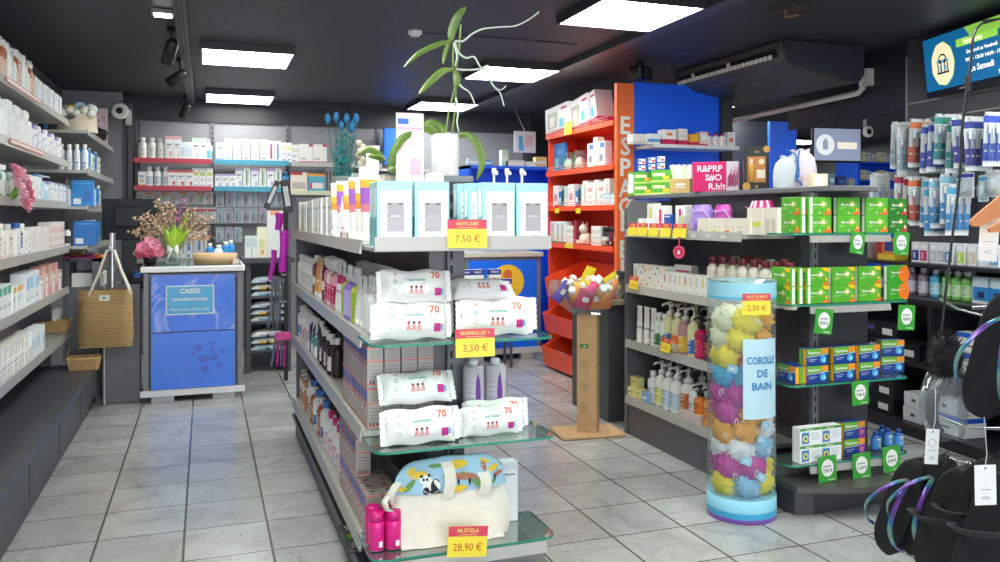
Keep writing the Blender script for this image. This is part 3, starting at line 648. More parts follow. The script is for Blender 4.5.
# --- packs of wipes
def wipes():
    w, h, d = .245, .126, .064; WP = col('F5F4F2', .35)
    def dome(u, v):
        ex = min(1, 7*min(u, 1-u)); k = math.sin(PI*v)**.45*(ex**.6); return k
    def fn(u, v):
        x = (u-.5)*w*(1-.0*v); wob = .004*math.sin(9*v+3)*(1-min(1, 9*min(u, 1-u))); z = h*(.02+.96*v)+(.004*math.sin(11*u)); return (x+wob, -d/2*dome(u, v)-.001, z)
    def fb_(u, v): p = fn(1-u, v); return (p[0], -p[1], p[2])
    b = MB(); b.grid(fn, 26, 14, WP); b.grid(fb_, 26, 14, WP)
    def on(x, y, z):
        u = x/w+.5; v = (z/h-.02)/.96; return (x, -d/2*dome(max(.001, min(.999, u)), max(.01, min(.99, v)))-.0045, z)
    def patch(x0, z0, x1, z1, m, mb=b):
        n = 5; mb.add([on(x0+(x1-x0)*i/n, 0, z0+(z1-z0)*j/n) for j in range(n+1) for i in range(n+1)], [(j*(n+1)+i, j*(n+1)+i+1, (j+1)*(n+1)+i+1, (j+1)*(n+1)+i) for j in range(n) for i in range(n)], m)
    patch(w*.28, h*.2, w*.38, h*.42, col('CF1F86')); patch(w*.385, h*.24, w*.42, h*.4, col('5CB8D8')); b.text('70', .024, col('E2704E'), (w*.3, 0, h*.8), True, fn=on)
    b.text('+', .012, col('5A5FA8'), (w*.33, -.004, h*.31), True, fn=lambda x, y, z: (on(x, y, z)[0], on(x, y, z)[1]-.0008, z))
    for (x, z, r, c) in ((-w*.32, h*.62, .007, '7DBFB4'), (-w*.33, h*.36, .008, 'CFD3D4'), (-w*.31, h*.84, .005, 'E07A50')):
        n = 12; b.add([on(x+r*math.cos(2*PI*i/n), 0, z+r*math.sin(2*PI*i/n)) for i in range(n)]+[on(x+r*.6*math.cos(2*PI*i/n), 0, z+r*.6*math.sin(2*PI*i/n)) for i in range(n)], [(i, (i+1) % n, n+(i+1) % n, n+i) for i in range(n)], col(c))
    # the lid of the pack, with its words and the row of little children
    l = MB(); lx, lz, lw_, lh = -.0, h*.47, w*.235, h*.3
    def lid(u, v):
        a = 2*PI*u; ca, sa = math.cos(a), math.sin(a); s = (abs(ca)**2.6+abs(sa)**2.6)**(-1/2.6); r = v
        q = on(lx+lw_*s*ca*r, 0, lz+lh*s*sa*r); return (q[0], q[1]-.0035*min(1, (1-r)*8), q[2])
    l.grid(lid, 32, 6, col('F8F8F6', .25))
    def up(x, y, z): q = on(x, y, z); return (q[0], q[1]-.0042, q[2])
    l.text('marmailles', .011, col('3FA9A0'), (-.0, 0, h*.67), True, fn=up); l.text('plus', .008, col('C9568F'), (.026, 0, h*.56), fn=up)
    for i, c in enumerate(('B0403C', '6A3A3A', 'A0484F')):
        x = -.02+i*.018; l.add([up(x-.009, 0, h*.26), up(x+.009, 0, h*.26), up(x+.005, 0, h*.4), up(x-.005, 0, h*.4)], [(0, 1, 2, 3)], col('E3A6A0')); l.add([up(x+.0055*math.cos(k), 0, h*.45+.006*math.sin(k)) for k in [j*PI/4 for j in range(8)]], [tuple(range(8))], col(c))
    se = MB()
    ses = []
    for sx in (-1, 1):
        se = MB(); ses.append(('sealed_end', se, None)); n = 12; vs = []
        for j in range(n+1):
            z = h*(.04+.92*j/n); vs += [(sx*w*.495, .0008, z), (sx*(w*.5+.016+.003*(j % 2)), .0008, z+.002*math.sin(j*2)), (sx*w*.495, -.0008, z), (sx*(w*.5+.016+.003*(j % 2)), -.0008, z+.002*math.sin(j*2))]
        fs = []
        for j in range(n): a = 4*j; c = a+4; fs += [(a, a+1, c+1, c), (a+2, c+2, c+3, a+3)]
        se.add(vs, fs, WP)
    return Proto('wipes_pack', 'wipes', w+.036, d, h, b, [('lid', l, None)]+ses)
WI = wipes()
def wp(u, v, label, z, Y=2.64, rot=(-.12, 0, 0), sc=1): p = PY(u, v, Y-.03); return place(WI, label, (p.x, Y, z), rot=rot, group='white baby wipes packs on the glass end shelves', sc=sc)
wp(414, 340, 'lower left white wipes pack on the upper glass shelf', .908, rot=(-.15, .02, .03), sc=.97); wp(417, 304, 'upper left white wipes pack on the upper glass shelf', 1.024, 2.66, (-.2, .01, .02), sc=.9)
wp(418, 340, 'pack of wipes standing behind the lower left one, upper glass shelf', .908, Y=2.71, rot=(-.1, 0, .05), sc=.97)
wp(498, 336, 'lower right white wipes pack on the upper glass shelf', .908, rot=(-.15, .02, .0), sc=.98); wp(488, 303, 'white wipes pack lying tilted on top, right upper glass shelf', 1.022, 2.69, (-.95, .03, .05), sc=.88)
wp(503, 336, 'pack of wipes behind the lower right one, upper glass shelf', .908, Y=2.71, rot=(-.1, 0, -.04), sc=.98)
wp(423, 448, 'front lower white wipes pack, left on the middle glass shelf', .57, Y=2.62, rot=(-.12, -.02, -.02), sc=.94); wp(421, 412, 'white wipes pack lying across the left stack, middle glass shelf', .688, 2.68, (-.6, -.02, -.04), sc=.93)
wp(419, 400, 'topmost white wipes pack of the left pile, middle glass shelf', .705, 2.74, (-1.1, 0, -.02), sc=.9)
wp(494, 437, 'front white wipes pack, right on the middle glass shelf', .57, Y=2.645, rot=(-.12, -.02, -.05), sc=.8); wp(499, 437, 'white wipes pack in grey film behind the right one, middle glass shelf', .57, Y=2.71, rot=(-.08, -.02, -.04), sc=.85)
# --- purple printed bottles
def mallow(): 
    r, h = .038, .215; b = MB(); W_ = col('CDC6D2'); b.lathe([(r*.95, 0, W_), (r, .003), (r, h*.97), (r*.8, h)], W_, 22)
    P_ = col('7C3FA0'); b.add([(math.sin(a)*(r+.0008), -math.cos(a)*(r+.0008), z) for a, z in ((.1, .05), (.35, .09), (.42, .125), (.3, .165), (.12, .195), (-.08, .165), (-.15, .125), (-.08, .085))], [tuple(range(8))], P_)
    for i in range(7): b.add([(math.sin(a)*(r+.0008), -math.cos(a)*(r+.0008), .05+i*.018+dz) for dz in (0, .002) for a in (-.95, -.6, -.25)], [(0, 1, 4, 3), (1, 2, 5, 4)], col('9A93A6'))
    c = MB().lathe([(r*.45, h), (r*.45, h+.018), (r*.38, h+.02)], col('E9E6EA'), 16); return Proto('bottle', 'bottle', 2*r, 2*r, h+.02, b, [('cap', c, None)])
ML = mallow()
for i, u in enumerate((474, 495.5)): p = PY(u, 391, 2.78); place(ML, ['left', 'right'][i]+' pale bottle with a purple leaf on the middle glass shelf', (p.x, 2.785, .57), 0, 'pale bottles with purple leaf')
# --- tote bag with animal print
def tote():
    w, h, d = .36, .16, .115; CV = nodemat('cream_canvas', b_paint('E6DDD0', 'EFE8DD', 30), .8)
    def body(front):
        def fn(u, v):
            k = (u-.5)*2; bulge = d*(.5-.28*v)*(1-abs(k)**4); x = k*w/2*(.99-.05*v)+.01*math.sin(4*v)*k
            return (x, (-1 if front else 1)*bulge*(1+.06*math.sin(9*u+5*v)), h*v-.012*(1-abs(k))*v*0+.003*math.sin(13*u)*v)
        return fn
    b = MB(); b.grid(body(True), 24, 12, CV); b.grid(lambda u, v: body(False)(1-u, v), 24, 12, CV); b.box((-w*.42, -d*.44, .0), (w*.42, d*.44, .006), CV)
    b.text('mustela', .012, col('3D7FB8'), (w*.36, -d*.36, .035), True, fn=lambda x, y, z: (x, -d*(.5-.28*z/h)*(1-abs(x*2/w/.95)**4)-.0035, z))
    # the printed top: light blue cloth gathered above the canvas
    t = MB(); LB = col('A9CFE8', .7)
    def top(front):
        def fn(u, v):
            k = (u-.5)*2; zt_ = h+.105*math.sqrt(max(0, 1-(abs(k))**4.5))*math.sin(v*PI/2); y = (-1 if front else 1)*d*.24*math.cos(v*PI/2)**.7*(1-abs(k)**5)
            return (k*w*.475, y+.003*math.sin(20*u+4*v), max(h-.012, zt_)+.002*math.sin(17*u))
        return fn
    t.grid(top(True), 30, 10, LB); t.grid(lambda u, v: top(False)(1-u, v), 30, 10, LB)
    def on(x, z):
        k = x/(w*.475); H_ = .105*math.sqrt(max(0.001, 1-abs(k)**4.5)); s = max(0, min(.98, (z-h)/H_)); v = math.asin(s)/(PI/2)
        return (x, -d*.24*math.cos(v*PI/2)**.7*(1-abs(k)**5)-.0035, z)
    def spot(mb, cx, cz, rx, rz, c, n=12, rot=0): mb.add([on(cx+1.25*rx*math.cos(a)*math.cos(rot)-1.25*rz*math.sin(a)*math.sin(rot), cz+1.25*rx*math.cos(a)*math.sin(rot)+1.25*rz*math.sin(a)*math.cos(rot)) for a in [2*PI*i/n for i in range(n)]], [tuple(range(n))], col(c, .7))
    Y_, G_, Bk, Wt, Fx = 'EBC43A', '6E9A5A', '20242E', 'F4F2EC', 'B5725A'
    for cx, cz, rx, rz, c, r in ((-.12, h+.075, .012, .006, Y_, .5), (-.1, h+.062, .022, .009, Y_, .1), (-.125, h+.03, .02, .007, G_, .9), (-.145, h+.02, .01, .006, Y_, .3), (.01, h+.082, .03, .011, Y_, .1), (.012, h+.006, .026, .009, Y_, .15), (.075, h+.02, .016, .008, G_, -.7), (-.05, h+.085, .016, .005, G_, 0), (.125, h+.06, .014, .008, Y_, .4), (.12, h+.015, .012, .006, G_, .5), (.03, h+.055, .006, .004, G_, 0), (-.02, h+.05, .005, .009, G_, .3), (.1, h+.085, .012, .005, Y_, -.4)): spot(t, cx, cz, rx, rz, c, rot=r)
    pd = t
    for cx, cz, rx, rz, c in ((-.062, h+.022, .022, .018, Wt), (-.05, h+.022, .012, .019, Bk), (-.078, h+.01, .008, .01, Bk), (-.08, h+.046, .014, .012, Wt), (-.091, h+.057, .004, .004, Bk), (-.069, h+.058, .004, .004, Bk), (-.085, h+.046, .003, .004, Bk), (-.075, h+.046, .003, .004, Bk), (-.06, h+.006, .007, .005, Bk)): spot(pd, cx, cz, rx, rz, c)
    for cx, cz, rx, rz, c, r in ((.035, h+.045, .03, .009, Fx, -.1), (.006, h+.05, .009, .007, Fx, .2), (-.001, h+.058, .003, .005, Fx, 0), (.018, h+.03, .003, .01, Bk, .1), (.052, h+.027, .003, .01, Bk, -.1), (.072, h+.034, .014, .004, Fx, -.6), (.14, h+.04, .014, .006, Fx, .3), (.13, h+.03, .003, .008, Bk, 0), (.095, h+.07, .006, .014, Fx, .3)): spot(t, cx, cz, rx, rz, c, rot=r)
    hs = []
    for x0 in (-.02, .088):
        s = MB(); s.grid(lambda u, v: (x0-.017+.034*u+.012*math.sin(3*v), on(x0+.012*math.sin(3*v), h-.01+.1*v)[1]-.004-.004*math.sin(v*PI), h-.02+.115*v if x0 < 0 else h-.02+.075*v), 3, 10, CV); hs.append(('handle', s, None))
    s = MB(); s.tube([(-w*.46, 0, h*.8), (-w*.5, -.015, h*.95), (-w*.5, -.03, h*1.08), (-w*.46, -.02, h*1.2), (-w*.4, -.0, h*1.25)], .012, CV, 8, .35); s.tube([(-w*.46, -.01, h*.7), (-w*.53, -.03, h*.78), (-w*.55, -.03, h*.95), (-w*.5, -.01, h*1.05)], .012, CV, 8, .35); hs.append(('strap', s, None))
    return Proto('tote_bag', 'bag', w, d, .28, b, [('printed_top', t, None)]+hs)
p = PY(456, 525, 2.63); place(tote(), 'cream canvas tote bag with blue panda print top on lowest glass shelf', (p.x-.01, 2.665, .232), .0, sc=(1.16, 1, 1.04))
place(carton(.06, .05, .21, 'F1F1F4', ((0, .86, 1, 1, 'DADCE6'),), (('Mustela', .5, .8, .04, '4A5FA8'),)), 'tall white carton behind the right end of the tote bag', (PY(505, 480, 2.79).x, 2.765, .232))
place(carton(.05, .05, .2, 'E9EAEE', ((.2, .5, .8, .6, 'B8BCCB'),)), 'pale carton left of the tall white one behind tote bag', (PY(483, 480, 2.79).x-.005, 2.79, .232))
# --- pink cans
PC = can(.026, .125, 'E5208A', 'D8187E', bands=((.55, 'E5208A'),))
for i, (x, y) in enumerate(((.523, 2.655), (.577, 2.65), (.522, 2.71), (.576, 2.706), (.63, 2.72))):
    place(PC, ['front left bright pink can on the lowest glass shelf', 'front bright pink can second from left, lowest glass shelf', 'pink can behind the front left one', 'pink can behind the second one, lowest glass shelf', 'pink can half hidden by the tote bag'][i], (x, y, .232), 0, 'bright pink cans on the lowest shelf')
# --- boxes with orange lines and purple fronts
def grey_box(w=.062, d=.055, h=.14):
    b = MB(); G = col('B3ABA7'); b.cbox((-w/2, -d/2, 0), (w/2, d/2, h), G, .0012)
    y = -d/2-.0005
    for z0, c in ((.07, 'F0684E'), (.62, 'F0684E'), (.95, 'F0684E')):
        b.quad([(-w/2, y, z0*h), (w/2, y, z0*h), (w/2, y, z0*h+.0035), (-w/2, y, z0*h+.0035)], col(c))
        for s in (-1, 1): xx = s*(w/2+.0005); b.quad([(xx, -d/2, z0*h), (xx, d/2, z0*h), (xx, d/2, z0*h+.0035), (xx, -d/2, z0*h+.0035)], col(c))
    b.quad([(-w*.42, y, h*.66), (w*.42, y, h*.66), (w*.42, y, h*.92), (-w*.42, y, h*.92)], col('6A4FA8')); b.quad([(-w*.3, y-.0003, h*.68), (w*.1, y-.0003, h*.72), (w*.35, y-.0003, h*.86), (-w*.1, y-.0003, h*.9)], col('4E7FD0')); b.quad([(-w*.3, y, h*.36), (w*.3, y, h*.4), (w*.2, y, h*.6), (-w*.25, y, h*.56)], col('D96A8E'))
    b.quad([(-w*.2, y-.0003, h*.38), (w*.12, y-.0003, h*.42), (w*.1, y-.0003, h*.5), (-w*.15, y-.0003, h*.52)], WHITE)
    for s in (-1, 1):
        xx = s*(w/2+.0006)
        for z in (.18, .26, .34, .42, .5, .7, .76, .82, .88): b.quad([(xx, -d*.36, z*h), (xx, d*.36, z*h), (xx, d*.36, z*h+.0015), (xx, -d*.36, z*h+.0015)], col('6A6462'))
        for k in range(4):
            for q in range(2): n = 6; b.add([(xx*1.001, -d*.3+k*d*.2+.0032*math.cos(2*PI*i/n), h*(.11+.035*q)+.0032*math.sin(2*PI*i/n)) for i in range(n)], [tuple(range(n))], col('3A3636')) if k < 4 else 0
    for (x, y2) in ((0, 0),): b.disc((x, y2, h+.0006), w*.34, col('B9A9A0'), 'z', 14); b.disc((x, y2, h+.0009), w*.2, col('6A5A55'), 'z', 12)
    for e in ((-w/2, -w/2+.0025), (w/2-.0025, w/2)): b.quad([(e[0], -d/2, h+.0005), (e[1], -d/2, h+.0005), (e[1], d/2, h+.0005), (e[0], d/2, h+.0005)], col('C04A50'))
    return Proto('carton', 'box', w, d, h, b)
GB = grey_box()
def grid_boxes(where, z, y0, ny, x0, nx, tiers, group):
    for t_ in range(tiers):
        for i in range(ny):
            for j in range(nx):
                if j > 1 and i > 0 : continue
                if j > 0 and i > 0 and t_ < tiers-1: continue
                lab = 'grey carton with orange lines, '+(('upper tier, ' if t_ else 'lower tier, ') if tiers > 1 else '')+(ORD[i]+' from near end' if i else 'near end')+(', '+ORD[j]+' deep' if j else ', aisle side')+' '+where
                place(GB, lab, (x0+.0275+j*.0585+random.uniform(-.001, .001), y0+.033+i*.065, z+t_*.1415), L, group)
grid_boxes('third shelf', .591, 2.77, 8, .515, 4, 2, 'grey cartons with orange lines on the third shelf')
grid_boxes('lowest shelf', .221, 2.80, 9, .515, 4, 1, 'grey cartons with orange lines on the lowest shelf')
grid_boxes('lowest shelf, raised', .362, 3.0, 6, .515, 1, 1, 'grey cartons stacked higher on the lowest shelf')
# --- left face rows (listed from the far end, that is from the left as seen)
TC = lambda *a, **k: tube_(*a, **k)
rw = 'on centre gondola top side shelf'
r_top = [(mini(.05, .05, .15, 'F2F4EC', 'A8C890', style=3), 'green striped white carton'), (mini(.05, .05, .16, 'F3F1E2', 'E4D98A', style=1), 'cream carton with yellow base'), (mini(.05, .05, .15, 'EEF2F4', '9EC4CC', style=0), 'pale carton with teal print'), (mini(.05, .05, .16, 'F2F4EC', 'A8C890', style=3), 'green striped white carton')]
row(rw, (.52, 5.08, 1.221), L, r_top, length=.6, k_=1.1)
row(rw, (.52, 4.46, 1.221), L, [(mini(.062, .06, .165, 'F6F6F4', 'E6E6EA', 'B8BCC6', 4), 'plain tall white carton')], length=.74, k_=1.1)
row(rw, (.52, 3.7, 1.221), L, [(TC(.05, .17, 'F4F4F2', 'F4F4F2', ((.1, .16, 'D8A0B8'),)), 'white tube with pink line'), (TC(.052, .16, 'EEF0F2', 'F2F2F2', ((.3, .42, 'E2E6EA'),)), 'plain pale tube')], length=.32, k_=1.1)
oj = TC(.075, .235, 'F5F3F0', 'F2F2F2', ((.4, .55, 'F0A040'), (.55, .68, 'F6C250')))
pu = TC(.078, .24, 'F5F3F0', 'F2F2F2', ((.35, .5, 'E889A0'), (.5, .78, 'B06AD0'), (.78, .9, 'F0C048')))
for i, (u, X, pr, n) in enumerate(((339, .54, oj, 'far tube with orange bands'), (345, .55, pu, 'far tube with purple print'), (352, .56, oj, 'middle tube with orange bands'), (358, .545, pu, 'middle tube with purple print'), (364, .56, oj, 'near tube with orange bands'), (370, .565, pu, 'near tube with purple print'))):
    p = PX(u, 200, X); place(pr, n+' '+rw, (X, max(p.y, 2.8), 1.221), -.5, 'printed tubes on the centre gondola')
row('lying flat, centre gondola top side shelf', (.52, 3.42, 1.222), L, [(carton(.1, .04, .03, 'F2F0F2', ((.1, .2, .5, .8, 'B03A80'),)), 'small white and magenta carton'), (carton(.1, .04, .03, 'F4F2EE', ((.6, .2, .9, .8, 'D08A50'),)), 'small white carton with orange corner')], k_=1.1)
rw = 'on centre gondola second side shelf'
row(rw, (.52, 5.08, .906), L, [(bottle(.024, .17, 'F4F4F2', 'F4F4F4', 'flip', label='E6E2E0', ink='B88AA0'), 'white bottle with grey label'), (bottle(.026, .16, 'F2F4F4', 'EDEDED', 'flip', label='DDE6E2', ink='7AA098'), 'white bottle with green print')], length=.62, gap=.01, k_=1.1)
row(rw, (.52, 4.44, .906), L, [(bottle(.026, .185, '8E1E5E', 'F0EEEE', 'flip', label='F2F0F0', lab=(.3, .55), ink='8E1E5E'), 'magenta bottle with white cap'), (bottle(.026, .185, '8E1E5E', 'F0EEEE', 'flip', label='F2F0F0', lab=(.3, .55), ink='8E1E5E'), 'magenta bottle with white cap'), (TC(.056, .18, 'E8A64A', 'F0EEEA', ((.3, .34, 'F6E2B8'),)), 'amber tube with white cap'), (TC(.056, .18, 'E8A64A', 'F0EEEA', ((.3, .34, 'F6E2B8'),)), 'amber tube with white cap'), (TC(.056, .18, 'F0C88A', 'F0EEEA', ((.5, .7, 'F4E4C8'),)), 'pale amber tube')], length=.42, gap=.008, k_=1.1)
sp1 = bottle(.03, .2, 'E6A0B4', 'E6E4E4', 'spray', label='C2185B', ink='F2F2F2'); sp2 = bottle(.03, .2, 'F2E6DC', 'E6E4E4', 'spray', label='E8507A', ink='F2F2F2')
sp3 = bottle(.03, .19, '9C7AD8', 'E8E8EC', 'drop', label='C9B6F0', lab=(.1, .8)); sp4 = bottle(.03, .19, 'D8E25A', 'E8E8EC', 'drop', label='A8C838', lab=(.1, .8)); tb1 = TC(.062, .19, 'F6F4F4', 'F2F2F2', ((.5, .75, 'E23A78'), (.3, .36, 'E0A0B8')))
row(rw, (.52, 4.0, .906), L, [(sp2, 'clear topped spray bottle with pink label'), (sp1, 'rose spray bottle with magenta label'), (sp2, 'clear topped spray bottle with pink label'), (sp1, 'rose spray bottle with magenta label'), (sp1, 'rose spray bottle with magenta label'), (tb1, 'white tube with pink band')], length=.46, gap=.012, k_=1.1)
row(rw, (.52, 3.5, .906), L, [(tb1, 'tall white tube with pink band'), (sp4, 'lime gel bottle'), (sp3, 'violet gel bottle'), (sp3, 'violet gel bottle'), (sp4, 'lime gel bottle'), (TC(.06, .17, 'F4F4F4', 'F4F4F4', ((.18, .22, '4A90D0'),)), 'white tube with blue line'), (TC(.06, .17, 'F4F4F4', 'F4F4F4', ((.18, .22, '4A90D0'),)), 'white tube with blue line'), (bottle(.028, .18, 'F4F4F4', 'E8E8E8', 'drop'), 'white dropper bottle'), (bottle(.028, .18, 'F4F4F4', 'E8E8E8', 'drop'), 'white dropper bottle')], gap=.01, k_=1.1)
row('second row back, second shelf, centre gondola', (.6, 3.56, .906), L, [(bottle(.026, .2, 'E4E0DA', 'D8D4CE', 'spray'), 'clear spray bottle')], length=.7, gap=.02, k_=1.1)
rw = 'on centre gondola third side shelf'
row(rw, (.52, 5.08, .591), L, [(bottle(.026, .17, 'F2F4F6', 'F4F4F4', 'flip', label='4E8AC8', ink='F2F2F2', lab=(.2, .5)), 'white bottle with blue label'), (bottle(.024, .18, 'F4F4F4', 'E4E4E4', 'flip', label='F0D0D0', ink='C8505A'), 'white bottle with red print')], length=.5, gap=.008, k_=1.1)
row(rw, (.52, 4.56, .591), L, [(TC(.055, .18, 'F4F6F6', 'F4F4F4', ((.25, .5, '5AA6A0'), (.6, .64, 'D85A60'))), 'white tube with green band'), (bottle(.025, .19, '1E3A5A', 'F2F2F2', 'screw', label='2C5A86', ink='E8E8E8'), 'navy bottle with white cap')], length=.36, gap=.008, k_=1.1)
row(rw, (.52, 4.18, .591), L, [(bottle(.026, .16, '2E2022', 'F4F4F4', 'screw', label='3A2A30', ink='C8B8B8'), 'dark bottle with white cap'), (bottle(.026, .15, '2E2022', 'F4F4F4', 'screw', label='EAE6E4', ink='6A4A50'), 'dark bottle with pale label')], length=.48, gap=.008, k_=1.1)
row('at back, centre gondola third shelf', (.6, 4.18, .591), L, [(bottle(.026, .17, '2E2022', 'F4F4F4', 'screw'), 'dark bottle with white cap')], length=.7, gap=.012, k_=1.1)
rw = 'on centre gondola lowest side shelf'
row(rw, (.52, 5.08, .221), L, [(bottle(.026, .17, 'F2F2F2', 'F4F4F4', 'flip', label='C8A088', ink='8A5A40'), 'white bottle with tan label'), (carton(.055, .05, .16, 'C98C6A', ((0, .7, 1, .8, 'EBD8C8'),)), 'terracotta carton')], length=.42, gap=.006, k_=1.1)
row(rw, (.52, 4.62, .221), L, [(bottle(.028, .18, 'F4F4F6', '3E78C0', 'flip', label='3E78C0', ink='F4F4F4', lab=(.15, .45)), 'white and blue bottle'), (bottle(.028, .19, 'EEF2F6', '3E78C0', 'flip', label='7AAEDC', ink='F4F4F4'), 'sky blue bottle'), (bottle(.026, .17, 'B5652E', 'F0F0F0', 'screw', label='D8904E', ink='F2E8D8'), 'amber bottle'), (bottle(.026, .17, 'B5652E', 'F0F0F0', 'screw', label='D8904E', ink='F2E8D8'), 'amber bottle')], length=.6, gap=.008, k_=1.1)
row(rw, (.52, 3.98, .221), L, [(bottle(.027, .17, 'F4F2F2', 'E8E8E8', 'drop', label='E6CEDC', ink='A84A80'), 'white dropper bottle'), (bottle(.027, .17, 'F4F2F2', 'D81E80', 'flip', label='F0E4EA', ink='D81E80'), 'white bottle with pink cap')], length=.45, gap=.008, k_=1.1)
# flat packs on the plinth
for i, (yy, c) in enumerate(((3.05, '2A2A2C'), (3.13, '2E3A30'), (3.2, '262628'))):
    m = MB(); m.cbox((-.05, -.035, 0), (.05, .035, .014+.003*i), col(c)); m.quad([(-.03, -.02, .0145+.003*i), (.03, -.02, .0145+.003*i), (.03, .01, .0145+.003*i), (-.03, .01, .0145+.003*i)], col(['9A9A9A', '9CC840', 'C8C8C8'][i])); m.quad([(-.03, .016, .0146+.003*i), (.0, .016, .0146+.003*i), (.0, .024, .0146+.003*i), (-.03, .024, .0146+.003*i)], WHITE)
    tag(obj('flat_pack', m, None, (.512, yy-.1, .126+.0*i), L+.1*i-.1), ['nearest', 'middle', 'farthest'][i]+' flat black packet lying on the gondola plinth', 'packet', 'black packets on the plinth')
# ================================================================== goods on the right gondola
def px2(u, v, X=2.42): return PX(u, v, X)
def row_u(where, u0, u1, z, X, items, **k):
    """goods facing -x whose row spans picture columns u0..u1 on a shelf at height z"""
    a = PX(u0, 200, X); b_ = PX(u1, 200, X); return row(where, (X, a.y, z), L, items, length=a.y-b_.y, k_=1.12, **k)
# green, orange and blue medicine boxes
GR, GD = '4FA82E', '2E7A2A'
def vita(variant):
    w, d, h = .127, .03, .079; b = MB(); y = -d/2-.0005; G = col({'a': '5CB234', 'b': '58AE32', 'c': '2F7D2C', 'd': '3FA02E'}[variant], .3)
    b.cbox((-w/2, -d/2, 0), (w/2, d/2, h), G, .0012)
    for s in (-1, 1): xx = s*(w/2+.0005); b.quad([(xx, -d*.18, .002), (xx, d*.3, .002), (xx, d*.3, h-.002), (xx, -d*.18, h-.002)], WHITE)
    n = 14; cx, cz = w*.14, h*.62
    for i in range(n):
        a = 2*PI*i/n; r = h*(.42 if i % 2 else .3); b.add([(cx+.002*math.cos(a+1.57), y-.0002, cz+.002*math.sin(a+1.57)), (cx+r*math.cos(a), y-.0002, min(h*.98, cz+r*math.sin(a))), (cx-.002*math.cos(a+1.57), y-.0002, cz-.002*math.sin(a+1.57))], [(0, 1, 2)], col('C8E070' if variant != 'c' else '7FB84A'))
    b.disc((cx, y-.0004, cz), h*.12, col('F4F0B8'), seg=12); b.disc((w*.02, y-.0006, cz-.002), h*.07, col('E8502E'), seg=12)
    b.text('Berocca', .0115, WHITE, (-w*.14, y-.0008, h*.61), True, w*.5); b.text('boost', .007, col('E8F2C0'), (w*.27, y-.0008, h*.61), False, w*.3)
    for k in range(2): b.quad([(-w*.42, y-.0003, h*(.4-.08*k)), (-w*(.12+.1*k), y-.0003, h*(.4-.08*k)), (-w*(.12+.1*k), y-.0003, h*(.42-.08*k)), (-w*.42, y-.0003, h*(.42-.08*k))], col('D8ECB8'))
    if variant in 'ac':
        b.disc((w*.36, y-.0005, h*.3), h*.11, col('F2B23A' if variant == 'a' else 'E8C8B0'), seg=14); b.quad([(w*.12, y-.0004, .002), (w*.49, y-.0004, .002), (w*.49, y-.0004, h*.22), (w*.2, y-.0004, h*.18)], col('E8743A' if variant == 'a' else 'C83A3A'))
        b.disc((-w*.02, y-.0004, h*.13), h*.07, col('C8D8A8'), seg=10)
    if variant == 'b':
        b.quad([(w*.16, y-.0005, h*.99), (w*.49, y-.0005, h*.99), (w*.49, y-.0005, h*.76), (w*.3, y-.0005, h*.8)], col('F8C81E')); b.quad([(w*.2, y-.0004, .002), (w*.49, y-.0004, .002), (w*.49, y-.0004, h*.2), (w*.26, y-.0004, h*.16)], col('EE7A2A')); b.disc((w*.38, y-.0006, h*.34), h*.1, col('F2C03A'), seg=12)
    if variant == 'd':
        b.disc((w*.3, y-.0005, h*.5), h*.46, col('F07A22'), seg=20); b.quad([(w*.3, y-.0004, .001), (w*.495, y-.0004, .001), (w*.495, y-.0004, h*.99), (w*.3, y-.0004, h*.99)], col('F08A2A')); b.text('energie', .008, col('D8341E'), (w*.31, y-.001, h*.55), True, w*.28)
    return Proto('medicine_box', 'box', w, d, h, b)
VA, VB, VC, VD = [vita(k) for k in 'abcd']
